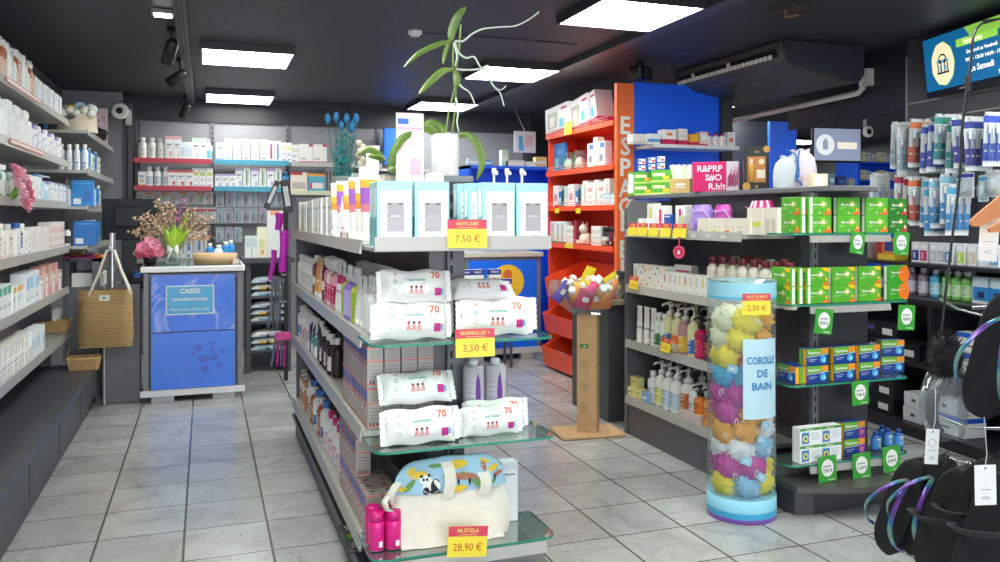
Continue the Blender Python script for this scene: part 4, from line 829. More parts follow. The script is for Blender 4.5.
def eup(variant):
    w, d, h = .118, .05, .077; b = MB(); y = -d/2-.0005
    if variant == 'w':
        b.cbox((-w/2, -d/2, 0), (w/2, d/2, h), col('F1F3F4'), .0012); b.quad([(-w/2, y, h*.84), (w/2, y, h*.84), (w/2, y, h), (-w/2, y, h)], col('4F9E3E')); b.text('Euphytose', .007, WHITE, (-w*.06, y-.0004, h*.92), True, w*.7)
        b.cbox((-w*.42, y-.001, h*.1), (-w*.08, y, h*.74), col('3D86C8'), .0008); b.disc((-w*.25, y-.0015, h*.4), h*.2, col('F2E25A'), seg=16); b.disc((-w*.25, y-.002, h*.4), h*.1, col('2E6E9E'), seg=12)
        for k in range(4): b.quad([(w*.02, y, h*(.66-.12*k)), (w*(.42-.04*(k % 2)), y, h*(.66-.12*k)), (w*(.42-.04*(k % 2)), y, h*(.685-.12*k)), (w*.02, y, h*(.685-.12*k))], col('9AA4A8'))
        return Proto('medicine_box', 'box', w, d, h, b)
    b.cbox((-w/2, -d/2, 0), (w/2, d/2, h), col('20408E', .3), .0012); b.quad([(-w/2, y, h*.56), (w/2, y, h*.68), (w/2, y, h), (-w/2, y, h)], col('6DB33A')); b.quad([(-w/2, y-.0002, h*.53), (w*.1, y-.0002, h*.6), (w/2, y-.0002, h*.68), (w/2, y-.0002, h*.64), (w*.1, y-.0002, h*.57), (-w/2, y-.0002, h*.5)], WHITE)
    for s in (-1, 1): xx = s*(w/2+.0006); b.quad([(xx, -d*.45, .001), (xx, -d*.05, .001), (xx, -d*.05, h*.97), (xx, -d*.45, h*.97)], col('F0B429')); b.quad([(xx, d*.02, .001), (xx, d*.46, .001), (xx, d*.46, h*.97), (xx, d*.02, h*.97)], col('6DB33A'))
    b.text('Euphytose', .011, WHITE, (-w*.15, y-.0005, h*.78), True, w*.56); b.quad([(w*.16, y-.0004, h*.66), (w*.5, y-.0004, h*.72), (w*.5, y-.0004, h), (w*.2, y-.0004, h)], col('F0962E'))
    if variant == 'b': b.disc((w*.26, y-.0004, h*.36), h*.22, col('4FA8E0'), seg=16); b.disc((w*.3, y-.0006, h*.3), h*.11, col('9AD8F4'), seg=12); b.quad([(w*.1, y-.0003, h*.2), (w*.2, y-.0003, h*.3), (w*.2, y-.0003, h*.5), (w*.12, y-.0003, h*.44)], col('3F8AD0'))
    else: b.quad([(w*.2, y-.0004, .001), (w/2, y-.0004, .001), (w/2, y-.0004, h*.66), (w*.2, y-.0004, h*.6)], col('8A2E9A')); b.text('17', .016, col('F2B23A'), (w*.35, y-.0007, h*.36), True)
    for k in range(2): b.quad([(-w*.4, y-.0003, h*(.36-.1*k)), (-w*(.02+.1*k), y-.0003, h*(.38-.1*k)), (-w*(.02+.1*k), y-.0003, h*(.41-.1*k)), (-w*.4, y-.0003, h*(.39-.1*k))], col('B8C8E8'))
    return Proto('medicine_box', 'box', w, d, h, b)
EB, EP, EW = eup('b'), eup('p'), eup('w')
def ends(proto, desc, shelf, us, v, z, Y, tiers, yaw=0, side='', dz=0):
    for t_ in range(tiers):
        for i, u in enumerate(us):
            p = PY(u, v, Y-.015); where = ('lower' if t_ == 0 else 'upper')+' row, '+shelf if tiers > 1 else 'on the '+shelf
            lab = (ordinal(i, len(us))+' ' if len(us) > 1 else '')+desc+' '+where
            place(proto, lab, (p.x, Y, z+t_*(proto.h+.0006)+dz), yaw, desc+'es '+where)
ends(VA, 'green orange cornered box', 'top right end shelf', (820, 849, 877), 230, 1.239, 2.99, 2)
ends(VC, 'dark green box', 'top right end shelf', (898,), 230, 1.239, 3.06, 2, yaw=.12)
ends(VB, 'green box with yellow corner', 'second right end shelf', (817.5, 844, 870), 303, .926, 2.99, 2)
ends(VD, 'green and orange energy box', 'second right end shelf', (898,), 303, .926, 3.0, 2, yaw=.1)
ends(EB, 'blue and green box', 'third right end shelf', (816, 843, 868), 384, .572, 3.0, 2)
ends(EB, 'blue and green box at the right end', 'third right end shelf', (892,), 380, .572, 3.08, 2, yaw=-.2)
ends(EW, 'white box with green top', 'lowest right end shelf', (809, 829.5), 455, .223, 3.0, 2, yaw=.03)
ends(EP, 'blue box with purple corner', 'lowest right end shelf', (853,), 452, .223, 3.02, 2)
# boxes standing with their narrow side to the camera
def edges(proto, desc, shelf, us, z, Y, tiers, dy=.0):
    for t_ in range(tiers):
        for i, u in enumerate(us):
            p = PY(u, 230, Y); where = 'in the '+('lower' if t_ == 0 else 'upper')+' row, '+shelf
            place(proto, (ordinal(i, len(us))+' ' if len(us) > 1 else '')+desc+' '+where, (p.x, Y+proto.w/2-.06+dy, z+t_*(proto.h+.0006)), -PI/2, desc+'s '+where)
edges(VA, 'green box turned edge on', 'left of top end shelf', (794, 801.5), 1.239, 3.03, 2)
edges(VB, 'green box turned edge on', 'left of second end shelf', (784, 791.5, 799.5), .926, 3.03, 2)
edges(EB, 'blue green box turned edge on', 'left of third end shelf', (790.5, 798), .572, 3.05, 1)
BB = bottle(.022, .088, '2458A8', '1E3F8E', 'screw', label='3F8AD8', ink='E8F2A0', lab=(.15, .8), kind='pill_bottle')
for i, (u, yy) in enumerate(((876, 3.03), (887.5, 3.06), (898.5, 3.03), (882, 3.11))):
    p = PY(u, 440, yy); place(BB, ['left', 'middle', 'right', 'hindmost'][i]+' small blue pill bottle on the lowest right end shelf', (p.x, yy, .223), 0, 'small blue pill bottles')
# green price tags with white discs
def green_tag(u, v0, v1, Y, price, label, tilt=0, skew=0):
    a = PY(u, v0, Y); b_ = PY(u, v1, Y); h = a.z-b_.z; w = h*.86; t = MB(); t.box((-w/2, -.001, -h), (w/2, .001, 0), col('3FA03A'))
    n = 24; t.quad([(w*.33*math.cos(2*PI*i/n), -.0015, -h*.46+h*.33*math.sin(2*PI*i/n)) for i in range(n)], WHITE)
    t.text(price, h*.12, col('2A3A30'), (0, -.002, -h*.56), True, w*.5); t.text('promo', h*.09, col('3A4A40'), (-w*.02, -.002, -h*.38), True, w*.5)
    for k, ww in enumerate((.16,)): t.quad([(w*.02, -.0015, -h*.93), (w*.4, -.0015, -h*.93), (w*.4, -.0015, -h*.9), (w*.02, -.0015, -h*.9)], col('D8F0D0'))
    o = tag(obj('price_tag', t, None, (a.x, Y, a.z)), label, 'price tag', 'green price tags on the right end shelves'); o.rotation_euler = (0, tilt, skew)
    c = MB().tube([(0, .004, .012), (0, 0, .004), (0, -.003, -.004)], .0018, PLASTIC, 6); obj('clip', c, o); return o
green_tag(859, 232, 254, 2.94, '12,95 €', 'left green price tag hanging from the top end shelf', .18, .1)
green_tag(902, 232, 255, 2.94, '13,50 €', 'right green price tag hanging from the top end shelf', .08)
green_tag(825, 309, 334, 2.94, '20,95 €', 'left green price tag below the second end shelf', .12)
green_tag(907, 305, 330, 2.94, '14,90 €', 'right green price tag below the second end shelf', .06)
green_tag(860, 381, 405, 2.94, '9,20 €', 'only green price tag below the third end shelf', -.03)
green_tag(827, 456, 482, 2.94, '7,95 €', 'left green price tag above the bowed base', -.04)
green_tag(861, 453, 479, 2.94, '11,20 €', 'middle green price tag above the bowed base', -.05)
green_tag(891, 446, 472, 2.94, '10,90 €', 'right green price tag above the bowed base', -.06)
# --- left face rows
tr = 'on right gondola top side shelf'
for (u, X, pr, lab) in ((641, 2.5, mini(.06, .05, .075, 'F4F4F2', 'E8E8E8'), 'short white carton at the far end'), (648, 2.5, mini(.06, .05, .075, 'F4F4F2', 'E8E8E8'), 'short white carton second from the far end'),
        (654, 2.56, mini(.08, .05, .165, 'F2F2F0', 'F0D23A', style=3), 'tall white carton with yellow mark'), (664, 2.56, mini(.1, .05, .15, 'F4F3F2', 'D8327A', style=3), 'white carton with pink mark'), (684, 2.56, mini(.1, .05, .15, 'F4F3F2', 'C82A8A', style=3), 'white carton with magenta mark')):
    p = PX(u, 230, X); place(pr, lab+' '+tr, (X, p.y, 1.226), L)
place(carton(.075, .02, .098, '1F56B8', ((.1, .84, .9, .93, 'DDE8F8'), (.55, .15, .65, .4, 'E8B84A'), (.2, .55, .26, .6, 'DDE8F8'), (.7, .6, .76, .66, 'DDE8F8'))), 'small blue carton with star print '+tr, (2.47, PX(669, 230, 2.47).y, 1.226), L)
place(carton(.05, .03, .09, 'CDD2C0', ((.7, .1, 1, .9, 'E8D23A'),)), 'pale green carton with yellow edge '+tr, (2.475, PX(683, 230, 2.475).y, 1.226), L)
for i, u in enumerate((634, 644, 655, 667, 681)):
    p = PX(u, 231, 2.385); o = tag(obj('price_card', price_tag(.088 if i < 4 else .105, .075, None, 'OFFRE', None)), ordinal(i, 5)+' yellow and red price card in the row, right gondola top shelf', 'price card', 'yellow price cards in a row'); o.location = (2.372, p.y, 1.2); o.rotation_euler = (-.15, 0, L+.15)
    if i < 4: s_ = MB(); s_.add([(-.02, -.004, .02), (.02, -.004, .02), (.004, -.006, .075)], [(0, 1, 2)], PLASTIC); 
def gathered_bag(w, h, d, c1, c2, kind='drawstring_bag', stripes=False, cord='C8A8E0'):
    b = MB(); A, B_ = col(c1, .35), col(c2, .35)
    def fn(u, v):
        a = 2*PI*u; k = (.72+.28*math.sin(PI*min(1, v*1.35)**.8)) if v < .74 else .86-.9*(v-.74); f = 1+.05*math.sin(14*a)*(v**2)
        return (w/2*k*math.cos(a)*f, -d/2*k*math.sin(a)*f, h*v)
    b.grid(fn, 42, 12, (lambda u, v: A if int(u*42) % 4 < 2 else B_) if stripes else (lambda u, v: A if math.sin(7*u+5*v) > -.2 else B_))
    c = MB().tube([(-w*.38, -d*.42, h*.8), (0, -d*.5, h*.74), (w*.38, -d*.42, h*.8), (w*.55, -d*.2, h*.5), (w*.6, 0, h*.15)], .0035, col(cord), 6); c.tube([(-w*.1, -d*.5, h*.76), (-w*.16, -d*.56, h*.4), (-w*.05, -d*.55, h*.2)], .003, col(cord), 6)
    return Proto(kind, 'bag', w, d, h, b, [('drawstring', c, None)])
p = PX(701, 230, 2.52); place(gathered_bag(.18, .15, .1, '8F6ED0', 'A98AE0'), 'shiny violet gift pouch '+tr, (2.53, p.y, 1.226), L)
p = PX(715, 230, 2.56); place(gathered_bag(.15, .15, .08, 'C02AA0', 'D860C0', cord='C8B0E8'), 'magenta gift pouch behind the violet one, right gondola', (2.6, p.y-.02, 1.226), L)
p = PX(762, 232, 2.6); place(gathered_bag(.2, .165, .1, 'D81E80', 'F2D8E8', stripes=True, cord='D81E80'), 'pink striped pouch behind the cream cartons, right gondola', (2.6, p.y, 1.226), L)
cr = [carton(.105, .05, .075, 'EFE6D8', ((.12, .12, .5, .24, c), (.1, .4, .5, .43, 'B8A898'), (.7, .1, .8, .5, 'E0D4C4'))) for c in ('C8B8B0', 'C8D85A', 'F08A3A', 'A8B8D8')]
row_u('low in the row on the top shelf, right gondola', 697, 748, 1.226, 2.43, [(cr[0], 'cream carton with beige print'), (cr[1], 'cream carton with green print'), (cr[2], 'cream carton with orange print'), (cr[3], 'cream carton with blue print')])
row_u('at the near end of the top shelf, right gondola', 747, 777, 1.226, 2.44, [(carton(.115, .05, .12, 'EFE6D8', ((.08, .3, .42, .5, 'DCE04A'), (.5, .3, .84, .5, 'DCE04A'))), 'cream carton with yellow squares'), (carton(.09, .05, .12, 'EFE6D8', ((.1, .1, .4, .6, 'D8C8BC'), (.55, .1, .85, .6, 'D8C8BC'))), 'cream carton with beige squares')])
for i in range(5):
    y = 3.95-.13*i; tag(obj('shelf_label', MB().box((-.02, -.0008, -.009), (.02, .0008, .009), M('D8DAD8', .4)), None, (2.382, y, 1.213), L), ordinal(i, 5)+' white shelf label on the top rail, right gondola', 'label', 'white shelf labels on the top rail')
# second shelf
sr = 'on right gondola second side shelf'
dots = carton(.15, .05, .13, 'F3EEE6', tuple((random.uniform(.05, .85), random.uniform(.05, .85), 0, 0, c) for c in ()) + tuple((x, z, x+.09, z+.09, c) for x, z, c in ((.1, .1, 'F08A3A'), (.35, .3, 'F0C23A'), (.6, .12, 'E86A2E'), (.8, .4, '3A6AC0'), (.15, .6, '3A4A9A'), (.45, .7, 'F08A3A'), (.7, .75, 'F2B83A'), (.3, .85, '3A3A4A'), (.88, .82, 'E86A2E'))))
row_u(sr, 633, 665, .894, 2.43, [(mini(.05, .05, .13, 'EDEDE6', '8FB8A0', style=3), 'striped pale carton'), (dots, 'white carton with orange and blue dots'), (dots, 'white carton with orange and blue dots')])
row_u('behind the row on the second shelf, right gondola', 672, 692, .894, 2.56, [(mini(.16, .04, .125, 'F6F0F0', 'D02A8A', style=0), 'white carton with magenta print')])
row_u(sr, 661, 706, .894, 2.425, [(carton(.05, .05, .105, 'F2F0EA', ((.3, .45, .5, .85, c), (.3, .12, .8, .16, 'B8B0A8'))), 'white carton with '+n+' stroke') for c, n in (('C83A3A', 'red'), ('E8A0A8', 'pink'), ('C8C8C0', 'grey'), ('E8C83A', 'yellow'))], gap=.003)
CB = bottle(.034, .195, 'EDE4D4', '6E1A2A', 'flip', oval=.75, ink='B8A890'); CG = bottle(.034, .19, 'EDE8DA', 'A8C8A0', 'flip', oval=.75)
row_u('in front, right gondola second shelf', 703, 789, .894, 2.44, [(CB, 'cream bottle with dark red cap')], gap=.012)
row_u('at back, right gondola second shelf', 714, 784, .894, 2.53, [(CB, 'cream bottle with dark red cap'), (CG, 'cream bottle with pale green cap'), (CB, 'cream bottle with dark red cap')], gap=.02)
# third shelf
tr3 = 'on right gondola third side shelf'
row_u(tr3, 634, 652, .563, 2.42, [(tube_(.052, .195, 'F2F0EC', 'EDEBE6', ((.3, .34, 'B8B0B0'), (.5, .9, 'ECE8E6'))), 'tall white tube')], gap=.01)
row_u(tr3, 651, 662, .563, 2.42, [(bottle(.03, .19, 'DDE6DC', 'D8DCD8', 'flip', label='3E7A4E', ink='EAF0E8', lab=(.1, .5)), 'clear bottle with green leaf label')], gap=.004)
gel = bottle(.035, .25, 'E2DFA8', 'D8D4C8', 'pump', label='4A72B8', ink='F2F2F2', mat=M('DCDCA8', .15), lab=(.1, .5)); gel2 = bottle(.035, .25, 'E8D8B8', 'D8D4C8', 'pump', label='E87A4A', ink='F2E8D8', mat=M('E4D6B0', .15), lab=(.25, .5)); gel3 = bottle(.035, .24, 'C89AA0', 'D0CCC4', 'pump', label='E0B43A', ink='F8F0E0', mat=M('B88890', .15), lab=(.1, .55))
row_u(tr3, 659, 692, .563, 2.425, [(gel, 'pump bottle of pale gel with blue label'), (gel2, 'pump bottle of amber gel with orange label'), (gel3, 'pump bottle of rose gel with yellow label')], gap=.012)
row_u('at back, right gondola third shelf', 664, 706, .563, 2.54, [(gel2, 'pump bottle of amber gel')], gap=.05)
DM = bottle(.033, .2, 'C01E5A', '141416', 'pump', label='D8306A', ink='F2D23A', lab=(.1, .6)); DM2 = bottle(.033, .2, '141416', '141416', 'pump', label='7A1E5A', ink='F2A23A', lab=(.1, .6))
row_u(tr3, 690, 718, .563, 2.425, [(DM, 'black pump bottle with magenta label'), (DM2, 'black pump bottle with purple label')], gap=.01)
# fourth shelf
fr_ = 'on right gondola fourth side shelf'
for (u, X, z, lab) in ((634, 2.43, .226, 'lower far'), (641, 2.45, .226, 'lower near'), (637, 2.45, .288, 'upper')):
    place(carton(.085, .05, .06, 'EBDF9A', ((.15, .5, .85, .7, 'B8A850'), (.15, .2, .6, .3, 'D8C870'))), lab+' pale yellow carton '+fr_, (X, PX(u, 390, X).y, z), L)
place(carton(.075, .04, .06, '8FB4D8', ((.15, .4, .85, .6, 'E8F0F8'),)), 'light blue carton '+fr_, (2.43, PX(643, 400, 2.43).y-.05, .226), L)
PB = bottle(.036, .235, 'EDEBE2', 'D8D8D8', 'pump', label='E2DC8A', ink='6A7A5A', lab=(.1, .6)); PB2 = bottle(.036, .235, 'EDEDEA', 'D8D8D8', 'pump', label='C8DAE8', ink='4A6A9A', lab=(.1, .6)); PB3 = bottle(.038, .235, 'E8E4DE', 'D0D0D0', 'pump', label='B5652E', ink='F2D8B8', lab=(.16, .7))
row_u(fr_, 645, 692, .226, 2.425, [(bottle(.03, .17, 'E9E9EE', 'D8DAD8', 'flip', label='DCDDE8', ink='4A5A8A'), 'white bottle with blue script'), (PB, 'white pump bottle with yellow label'), (PB2, 'white pump bottle with blue label'), (PB2, 'white pump bottle with blue label'), (PB3, 'white pump bottle with brown label')], gap=.008)
OB = bottle(.033, .18, 'E8843A', '17171A', 'pump', label='E8843A', ink='6A2A1A', lab=(.05, .62)); OB2 = bottle(.033, .18, 'F0A860', '17171A', 'pump', label='F0A050', ink='6A2A1A', lab=(.05, .62))
row_u(fr_, 690, 716, .226, 2.425, [(OB, 'orange bottle with black pump'), (OB2, 'pale orange bottle with black pump')], gap=.01)
row_u('at back, right gondola fourth shelf', 655, 700, .226, 2.53, [(PB2, 'white pump bottle')], gap=.03)
p = PX(691, 440, 2.43); place(carton(.19, .08, .085, 'D8C8C4', tuple((x, z, x+.05, z+.06, c) for x, z, c in [(random.uniform(.02, .9), random.uniform(.02, .88), random.choice(['B89090', 'E8E0DC', '9A8A8A', 'C8A8A0'])) for _ in range(40)])), 'long pale floral printed box on the plinth of right gondola', (2.46, p.y, .186), L)
# two yellow price cards, pink round sign
for (u, v, lab) in ((633, 289, 'yellow and red price card at the far end, second shelf right gondola'), (665, 352, 'yellow and red price card below the clear gel bottles')):
    p = PX(u, v, 2.372); o = tag(obj('price_card', price_tag(.085, .075, None, 'OFFRE', '8,90 €')), lab, 'price card'); o.location = p; o.rotation_euler = (-.1, .05, L+.1)
p = PX(679, 252, 2.36); m = MB(); m.T = Matrix.Rotation(PI/2, 4, 'X'); m.lathe([(.036, -.001), (.036, .001)], col('D81E5E'), 28); m.T = None
m.tube([(0, 0, .034), (0, .002, .08)], .004, col('D81E5E'), 6)
for r in (.026, .0275):
    pass
n = 24; m.add([(.029*math.cos(2*PI*i/n), -.0016, .029*math.sin(2*PI*i/n)) for i in range(n)]+[(.0275*math.cos(2*PI*i/n), -.0016, .0275*math.sin(2*PI*i/n)) for i in range(n)], [(i, (i+1) % n, n+(i+1) % n, n+i) for i in range(n)], WHITE); m.text('&', .024, WHITE, (0, -.002, 0), True)
tag(obj('hanging_sign', m, None, p, L+.5), 'round pink sign hanging below the top shelf of right gondola', 'sign')
# --- on the top slab (z 1.45)
ZT2 = 1.451; tw = 'on top of the right gondola'
def topi(pr, lab, u, X=2.66, z=ZT2, rz=L+.75, **k): p = PX(u, 180, X); return place(pr, lab, (X, p.y, z), rz, **k)
gb = carton(.13, .045, .075, '5DB03A', ((0, .0, 1, .15, 'C8E070'), (.1, .5, .7, .75, 'F2F2C0'), (.6, .2, .9, .5, 'F2C83A')))
for i, (u, z) in enumerate(((644, 0), (644, .076), (662, 0), (662, .076))): topi(gb, ['lower left', 'upper left', 'lower right', 'upper right'][i]+' green carton at the far end, top of right gondola', u, 2.68, ZT2+z)
topi(carton(.03, .1, .15, '6AB83E', ((0, .1, 1, .9, 'F2F4F0'),)), 'green and white carton standing at the far end, right gondola top', 633, 2.63)
for i in range(3):
    for j in range(2): topi(carton(.065, .035, .042, '2A52A8', ((.25, .2, .95, .95, 'F0F2F4'), (.55, .3, .9, .6, 'D8383A'), (.3, .5, .5, .85, '3A6AC0'))), ['left', 'middle', 'right'][i]+' small blue and white carton, '+['lower', 'upper'][j]+' row above green cartons', (642, 652, 661)[i], 2.68, ZT2+.153+.043*j, group='small blue and white cartons')
b = MB(); b.cbox((-.06, -.05, 0), (.06, .05, .085), col('C9A86E'), .002); b.quad([(-.025, -.0506, .03), (.03, -.0506, .03), (.03, -.0506, .036), (-.025, -.0506, .036)], WHITE); b.quad([(-.025, -.0506, .045), (.03, -.0506, .045), (.03, -.0506, .056), (-.025, -.0506, .056)], WHITE)
for i in range(5):
    x = -.045+.022*i; b2 = []
    b.add([(x, -.03+.01*i, .08), (x+.03, -.03+.01*i, .08), (x+.03-.02*(2-i)/2, -.04+.01*i, .17), (x-.02*(2-i)/2, -.04+.01*i, .165), (x, -.028+.01*i, .08), (x+.03, -.028+.01*i, .08), (x+.03-.02*(2-i)/2, -.038+.01*i, .17), (x-.02*(2-i)/2, -.038+.01*i, .165)], [(0, 1, 2, 3), (7, 6, 5, 4), (0, 3, 7, 4), (1, 5, 6, 2), (3, 2, 6, 7)], [WHITE, WHITE, WHITE, WHITE, WHITE] if i % 2 else [col('CFE0C8')]*5)
topi(Proto('display_box', 'box', .12, .1, .17, b), 'kraft display box full of small sachets '+tw, 682, 2.66)
# magenta gift box with white letters
b = MB(); w_, h_ = .25, .165; b.cbox((-w_/2, -.03, 0), (w_/2, .03, h_), col('D4156A', .35), .002)
for r_, t_ in enumerate(('R&PRP', 'S#O', 'R.h!t')): b.text(t_, .034, col('F2E4EC'), (-w_*.12+.02*r_, -.0312, h_*(.78-.3*r_)), True, w_*.66)
b.quad([(w_*.24, -.0308, .001), (w_/2, -.0308, .001), (w_/2, -.0308, h_), (w_*.24, -.0308, h_)], col('D8CCD8'))
for i in range(12): x = w_*(.25+.02*i*.9); b.quad([(x, -.0312, .02+.01*(i % 3)), (x+.008, -.0312, .03), (x+.012, -.0312, h_*.5+.02*(i % 4)), (x+.002, -.0312, h_*.5)], col('D4156A' if i % 2 else 'B8A8C0'))
topi(Proto('gift_box', 'box', w_, .06, h_, b), 'magenta gift box with white lettering '+tw, 716, 2.68, rz=L+.85)
# black gift box with its window
b = MB(); w_, h_, d_ = .125, .225, .075; K = col('1C1A1C', .35); GO = col('C8963A', .35); b.cbox((-w_/2, -d_/2, 0), (w_/2, d_/2, h_), K, .002); y = -d_/2-.0006
b.quad([(-w_*.36, y, h_*.17), (w_*.36, y, h_*.17), (w_*.36, y, h_*.76), (-w_*.36, y, h_*.76)], col('C9823C')); b.disc((w_*.4, y-.0002, h_*.93), w_*.14, GO, seg=14); b.disc((-w_*.4, y-.0002, h_*.08), w_*.16, GO, seg=14); b.disc((0, y-.0002, h_*.07), .007, GO, seg=8); b.text('Y&B', .01, GO, (0, y-.0005, h_*.87), True)
bt = MB(); bt.lathe([(.013, h_*.18), (.014, h_*.55), (.012, h_*.6)], col('E0A850', .25), 12, c=(-.026, y-.004, 0)); bt.lathe([(.007, h_*.6), (.006, h_*.7)], WHITE, 10, c=(-.026, y-.004, 0))
cdm = MB().cbox((0, y-.004, h_*.26), (.042, y, h_*.46), CREAM, .001); rnd_ = MB().disc((.024, y-.003, h_*.64), .015, col('EFD8B8'), seg=14)
topi(Proto('gift_box', 'box', w_, d_, h_, b, [('perfume_bottle', bt, None), ('insert_card', cdm, None), ('soap', rnd_, None)]), 'black gift box with an amber bottle in its window '+tw, 756, 2.70, rz=L+1.0)
# gauze bag with blue cord
TUL = clear('gauze', 'E9F0F2', .62, .5)
def gauze(side):
    def fn(u, v):
        a = 2*PI*u; k = (.95+.12*math.sin(PI*v)-.2*v*v if v < .8 else .9-3.6*(v-.8) if v < .9 else .54+1.2*(v-.9))*(1+.07*math.sin(7*a+side)*v); return ((.062+.01*math.sin(3*a+side*2)*v)*k*math.cos(a)+side*(.042-.02*v), -.05*k*math.sin(a), (.17+.015*side)*v+.006*math.sin(5*a))
    return fn
b = MB().grid(gauze(-1), 30, 12, TUL); b2 = MB().grid(gauze(1), 30, 12, clear('gauze_pink', 'F2E6EC', .72, .5))
c = MB(); c.tube([(-.05, -.04, .185), (-.01, -.06, .16), (.0, -.062, .1), (-.01, -.06, .05), (.02, -.06, .01), (.06, -.06, .003), (.085, -.05, .003)], .004, col('2A6AC0'), 8); c.tube([(.01, -.05, .18), (.0, -.062, .14), (.004, -.064, .07), (-.012, -.062, .03)], .004, col('2A6AC0'), 8); c.blob((-.0, -.06, .055), .009, col('2A6AC0'))
topi(Proto('gauze_bag', 'bag', .2, .1, .18, b, [('right_half', b2, None), ('blue_cord', c, None)]), 'white gauze bag tied with a blue cord '+tw, 795, 2.70, rz=L+1.1)
topi(carton(.075, .05, .06, 'EADFC0', ((.25, .1, .75, .85, 'F2EEE6'), (0, 0, .06, 1, 'D8B86A'))), 'small cream and gold carton near end of right gondola top', 818, 2.70, rz=L+1.1)
topi(carton(.05, .04, .058, 'E2C8CC', ((.2, .2, .8, .6, 'EAD8DC'),)), 'small pink grey carton beside the gauze bag', 807, 2.72, rz=L+1.1)
# ---- display cylinder with bath puffs
cyl = FL(742, 525, 0); CX, CY, CR = cyl.x+.147*.571, cyl.y+.147*.82, .147
t = thing('display_cylinder', 'tall clear cylinder display full of bath puffs in the aisle', 'display', (CX, CY, 0), -YAW)
cw = MB(); cw.lathe([(CR, .075), (CR, .965)], PLASTIC, 48, cap=False); obj('clear_wall', cw, t)
cb = MB(); cb.lathe([(CR+.001, 0, col('8A5FC0')), (CR+.002, .02, col('3FA9D8')), (CR+.002, .045, col('8FD0E8')), (CR+.002, .1)], col('8FD0E8'), 48); obj('printed_base', cb, t)
cb = MB(); cb.lathe([(CR+.001, .955, col('5FB8DA')), (CR+.0015, .968, col('9AD2E6')), (CR+.001, 1.028)], col('8CCBE2'), 48, cap=False); cb.lathe([(CR-.02, 1.012), (CR, 1.03), (CR+.003, 1.034), (CR-.004, 1.037), (CR-.03, 1.02)], PLASTIC, 48, cap=False); obj('printed_collar', cb, t)
pn = MB(); y = -CR-.002
def cyf(x, y_, z): return ((CR+.002)*math.sin(x/CR), -(CR+.002)*math.cos(x/CR), z)
pn.grid(lambda u, v: cyf(-.035+.175*u, 0, .45+.34*v), 12, 2, col('BFE0EE'))
for s_, z_ in (('COROLLE', .70), ('DE', .645), ('BAIN', .59)): pn.text(s_, .031, col('2F86C0'), (.05, 0, z_), True, .14, fn=lambda x, y_, z: ((CR+.004)*math.sin(x/CR), -(CR+.004)*math.cos(x/CR), z))
pn.text('cotton', .014, WHITE, (.09, 0, .5), False, fn=lambda x, y_, z: ((CR+.004)*math.sin(x/CR), -(CR+.004)*math.cos(x/CR), z)); obj('name_panel', pn, t, label='pale blue panel reading corolle de bain')
pc = price_tag(.125, .09, None, 'FLEUR DE BAIN', '2,50 €'); o = tag(obj('price_card', pc), 'red and yellow 2,50 euro price card on the clear cylinder', 'price card'); a_ = Matrix.Rotation(-YAW, 4, 'Z') @ Vector((.02, -CR-.004, .902)); o.location = (CX+a_.x, CY+a_.y, .895); o.rotation_euler = (0, 0, -YAW+.13)
rnd = random.Random(4)
def puff(c, r=.058):
    ph = [rnd.uniform(0, 6) for _ in range(6)]
    b = MB(); b.blob((0, 0, 0), r, col(c, .6), 30, 18, bump=lambda d: .13*math.sin(17*d.x+ph[0]+4*math.sin(5*d.z))+.11*math.sin(19*d.z+ph[1]+3*math.sin(6*d.y))+.08*math.sin(23*d.y+ph[2]))
    lp = MB(); lp.tube([(0, -r, 0), (.008, -r-.006, -.02), (.002, -r-.008, -.038), (-.007, -r-.006, -.02), (0, -r, 0)], .0018, WHITE, 6)
    return Proto('bath_puff', 'bath puff', 2*r, 2*r, 2*r, b, [('hanging_loop', lp, None)])
PCs = {n: puff(c) for n, c in (('yellow', 'F2DC2A'), ('cream', 'E6E2C0'), ('orange', 'F0A82A'), ('blue', '2FA8D8'), ('magenta', 'C41E9A'), ('white', 'EFEFEF'), ('pale blue', '8FC8E8'), ('red', 'D8343A'))}
layers = [None, ('yellow|yellow|pale blue|yellow|yellow', .15), ('magenta|magenta|magenta|yellow|magenta', .225), ('white|white|white|pale blue|white', .30), ('orange|orange|orange|white|orange', .38), ('magenta|magenta|orange|magenta|magenta', .46), ('magenta|magenta|magenta|magenta|magenta', .535), ('blue|blue|blue|blue|blue', .615), ('yellow|yellow|red|blue|yellow', .70), ('yellow|cream|yellow|orange|orange', .78), ('cream|cream|yellow|orange|cream', .86)]
WORD = ['lowest', 'second', 'third', 'fourth', 'fifth', 'sixth', 'seventh', 'eighth', 'ninth', 'topmost']
for li, (cs, z) in enumerate(layers[1:]):
    cs = cs.split('|'); off = li*.65
    for k in range(5):
        if k == 0: xx, yy = 0, -.082
        a = -PI/2+(k-2)*1.2566 + .35*math.sin(li*2.1); xx, yy = .074*math.cos(a), .074*math.sin(a)
        q = Matrix.Rotation(-YAW, 4, 'Z') @ Vector((xx, yy, 0))
        pos = ['hidden back left', 'left', 'front', 'right', 'back right'][k]
        o = place(PCs[cs[k]], cs[k]+' net bath puff, '+pos.replace('hidden ', '')+' of the '+WORD[li]+' layer in the cylinder', (CX+q.x, CY+q.y, z+rnd.uniform(-.01, .01)), rot=(rnd.uniform(-.4, .4), rnd.uniform(-.6, .6), -YAW+rnd.uniform(-.7, .7)), group='bath puffs in the clear cylinder', sc=rnd.uniform(.96, 1.03))
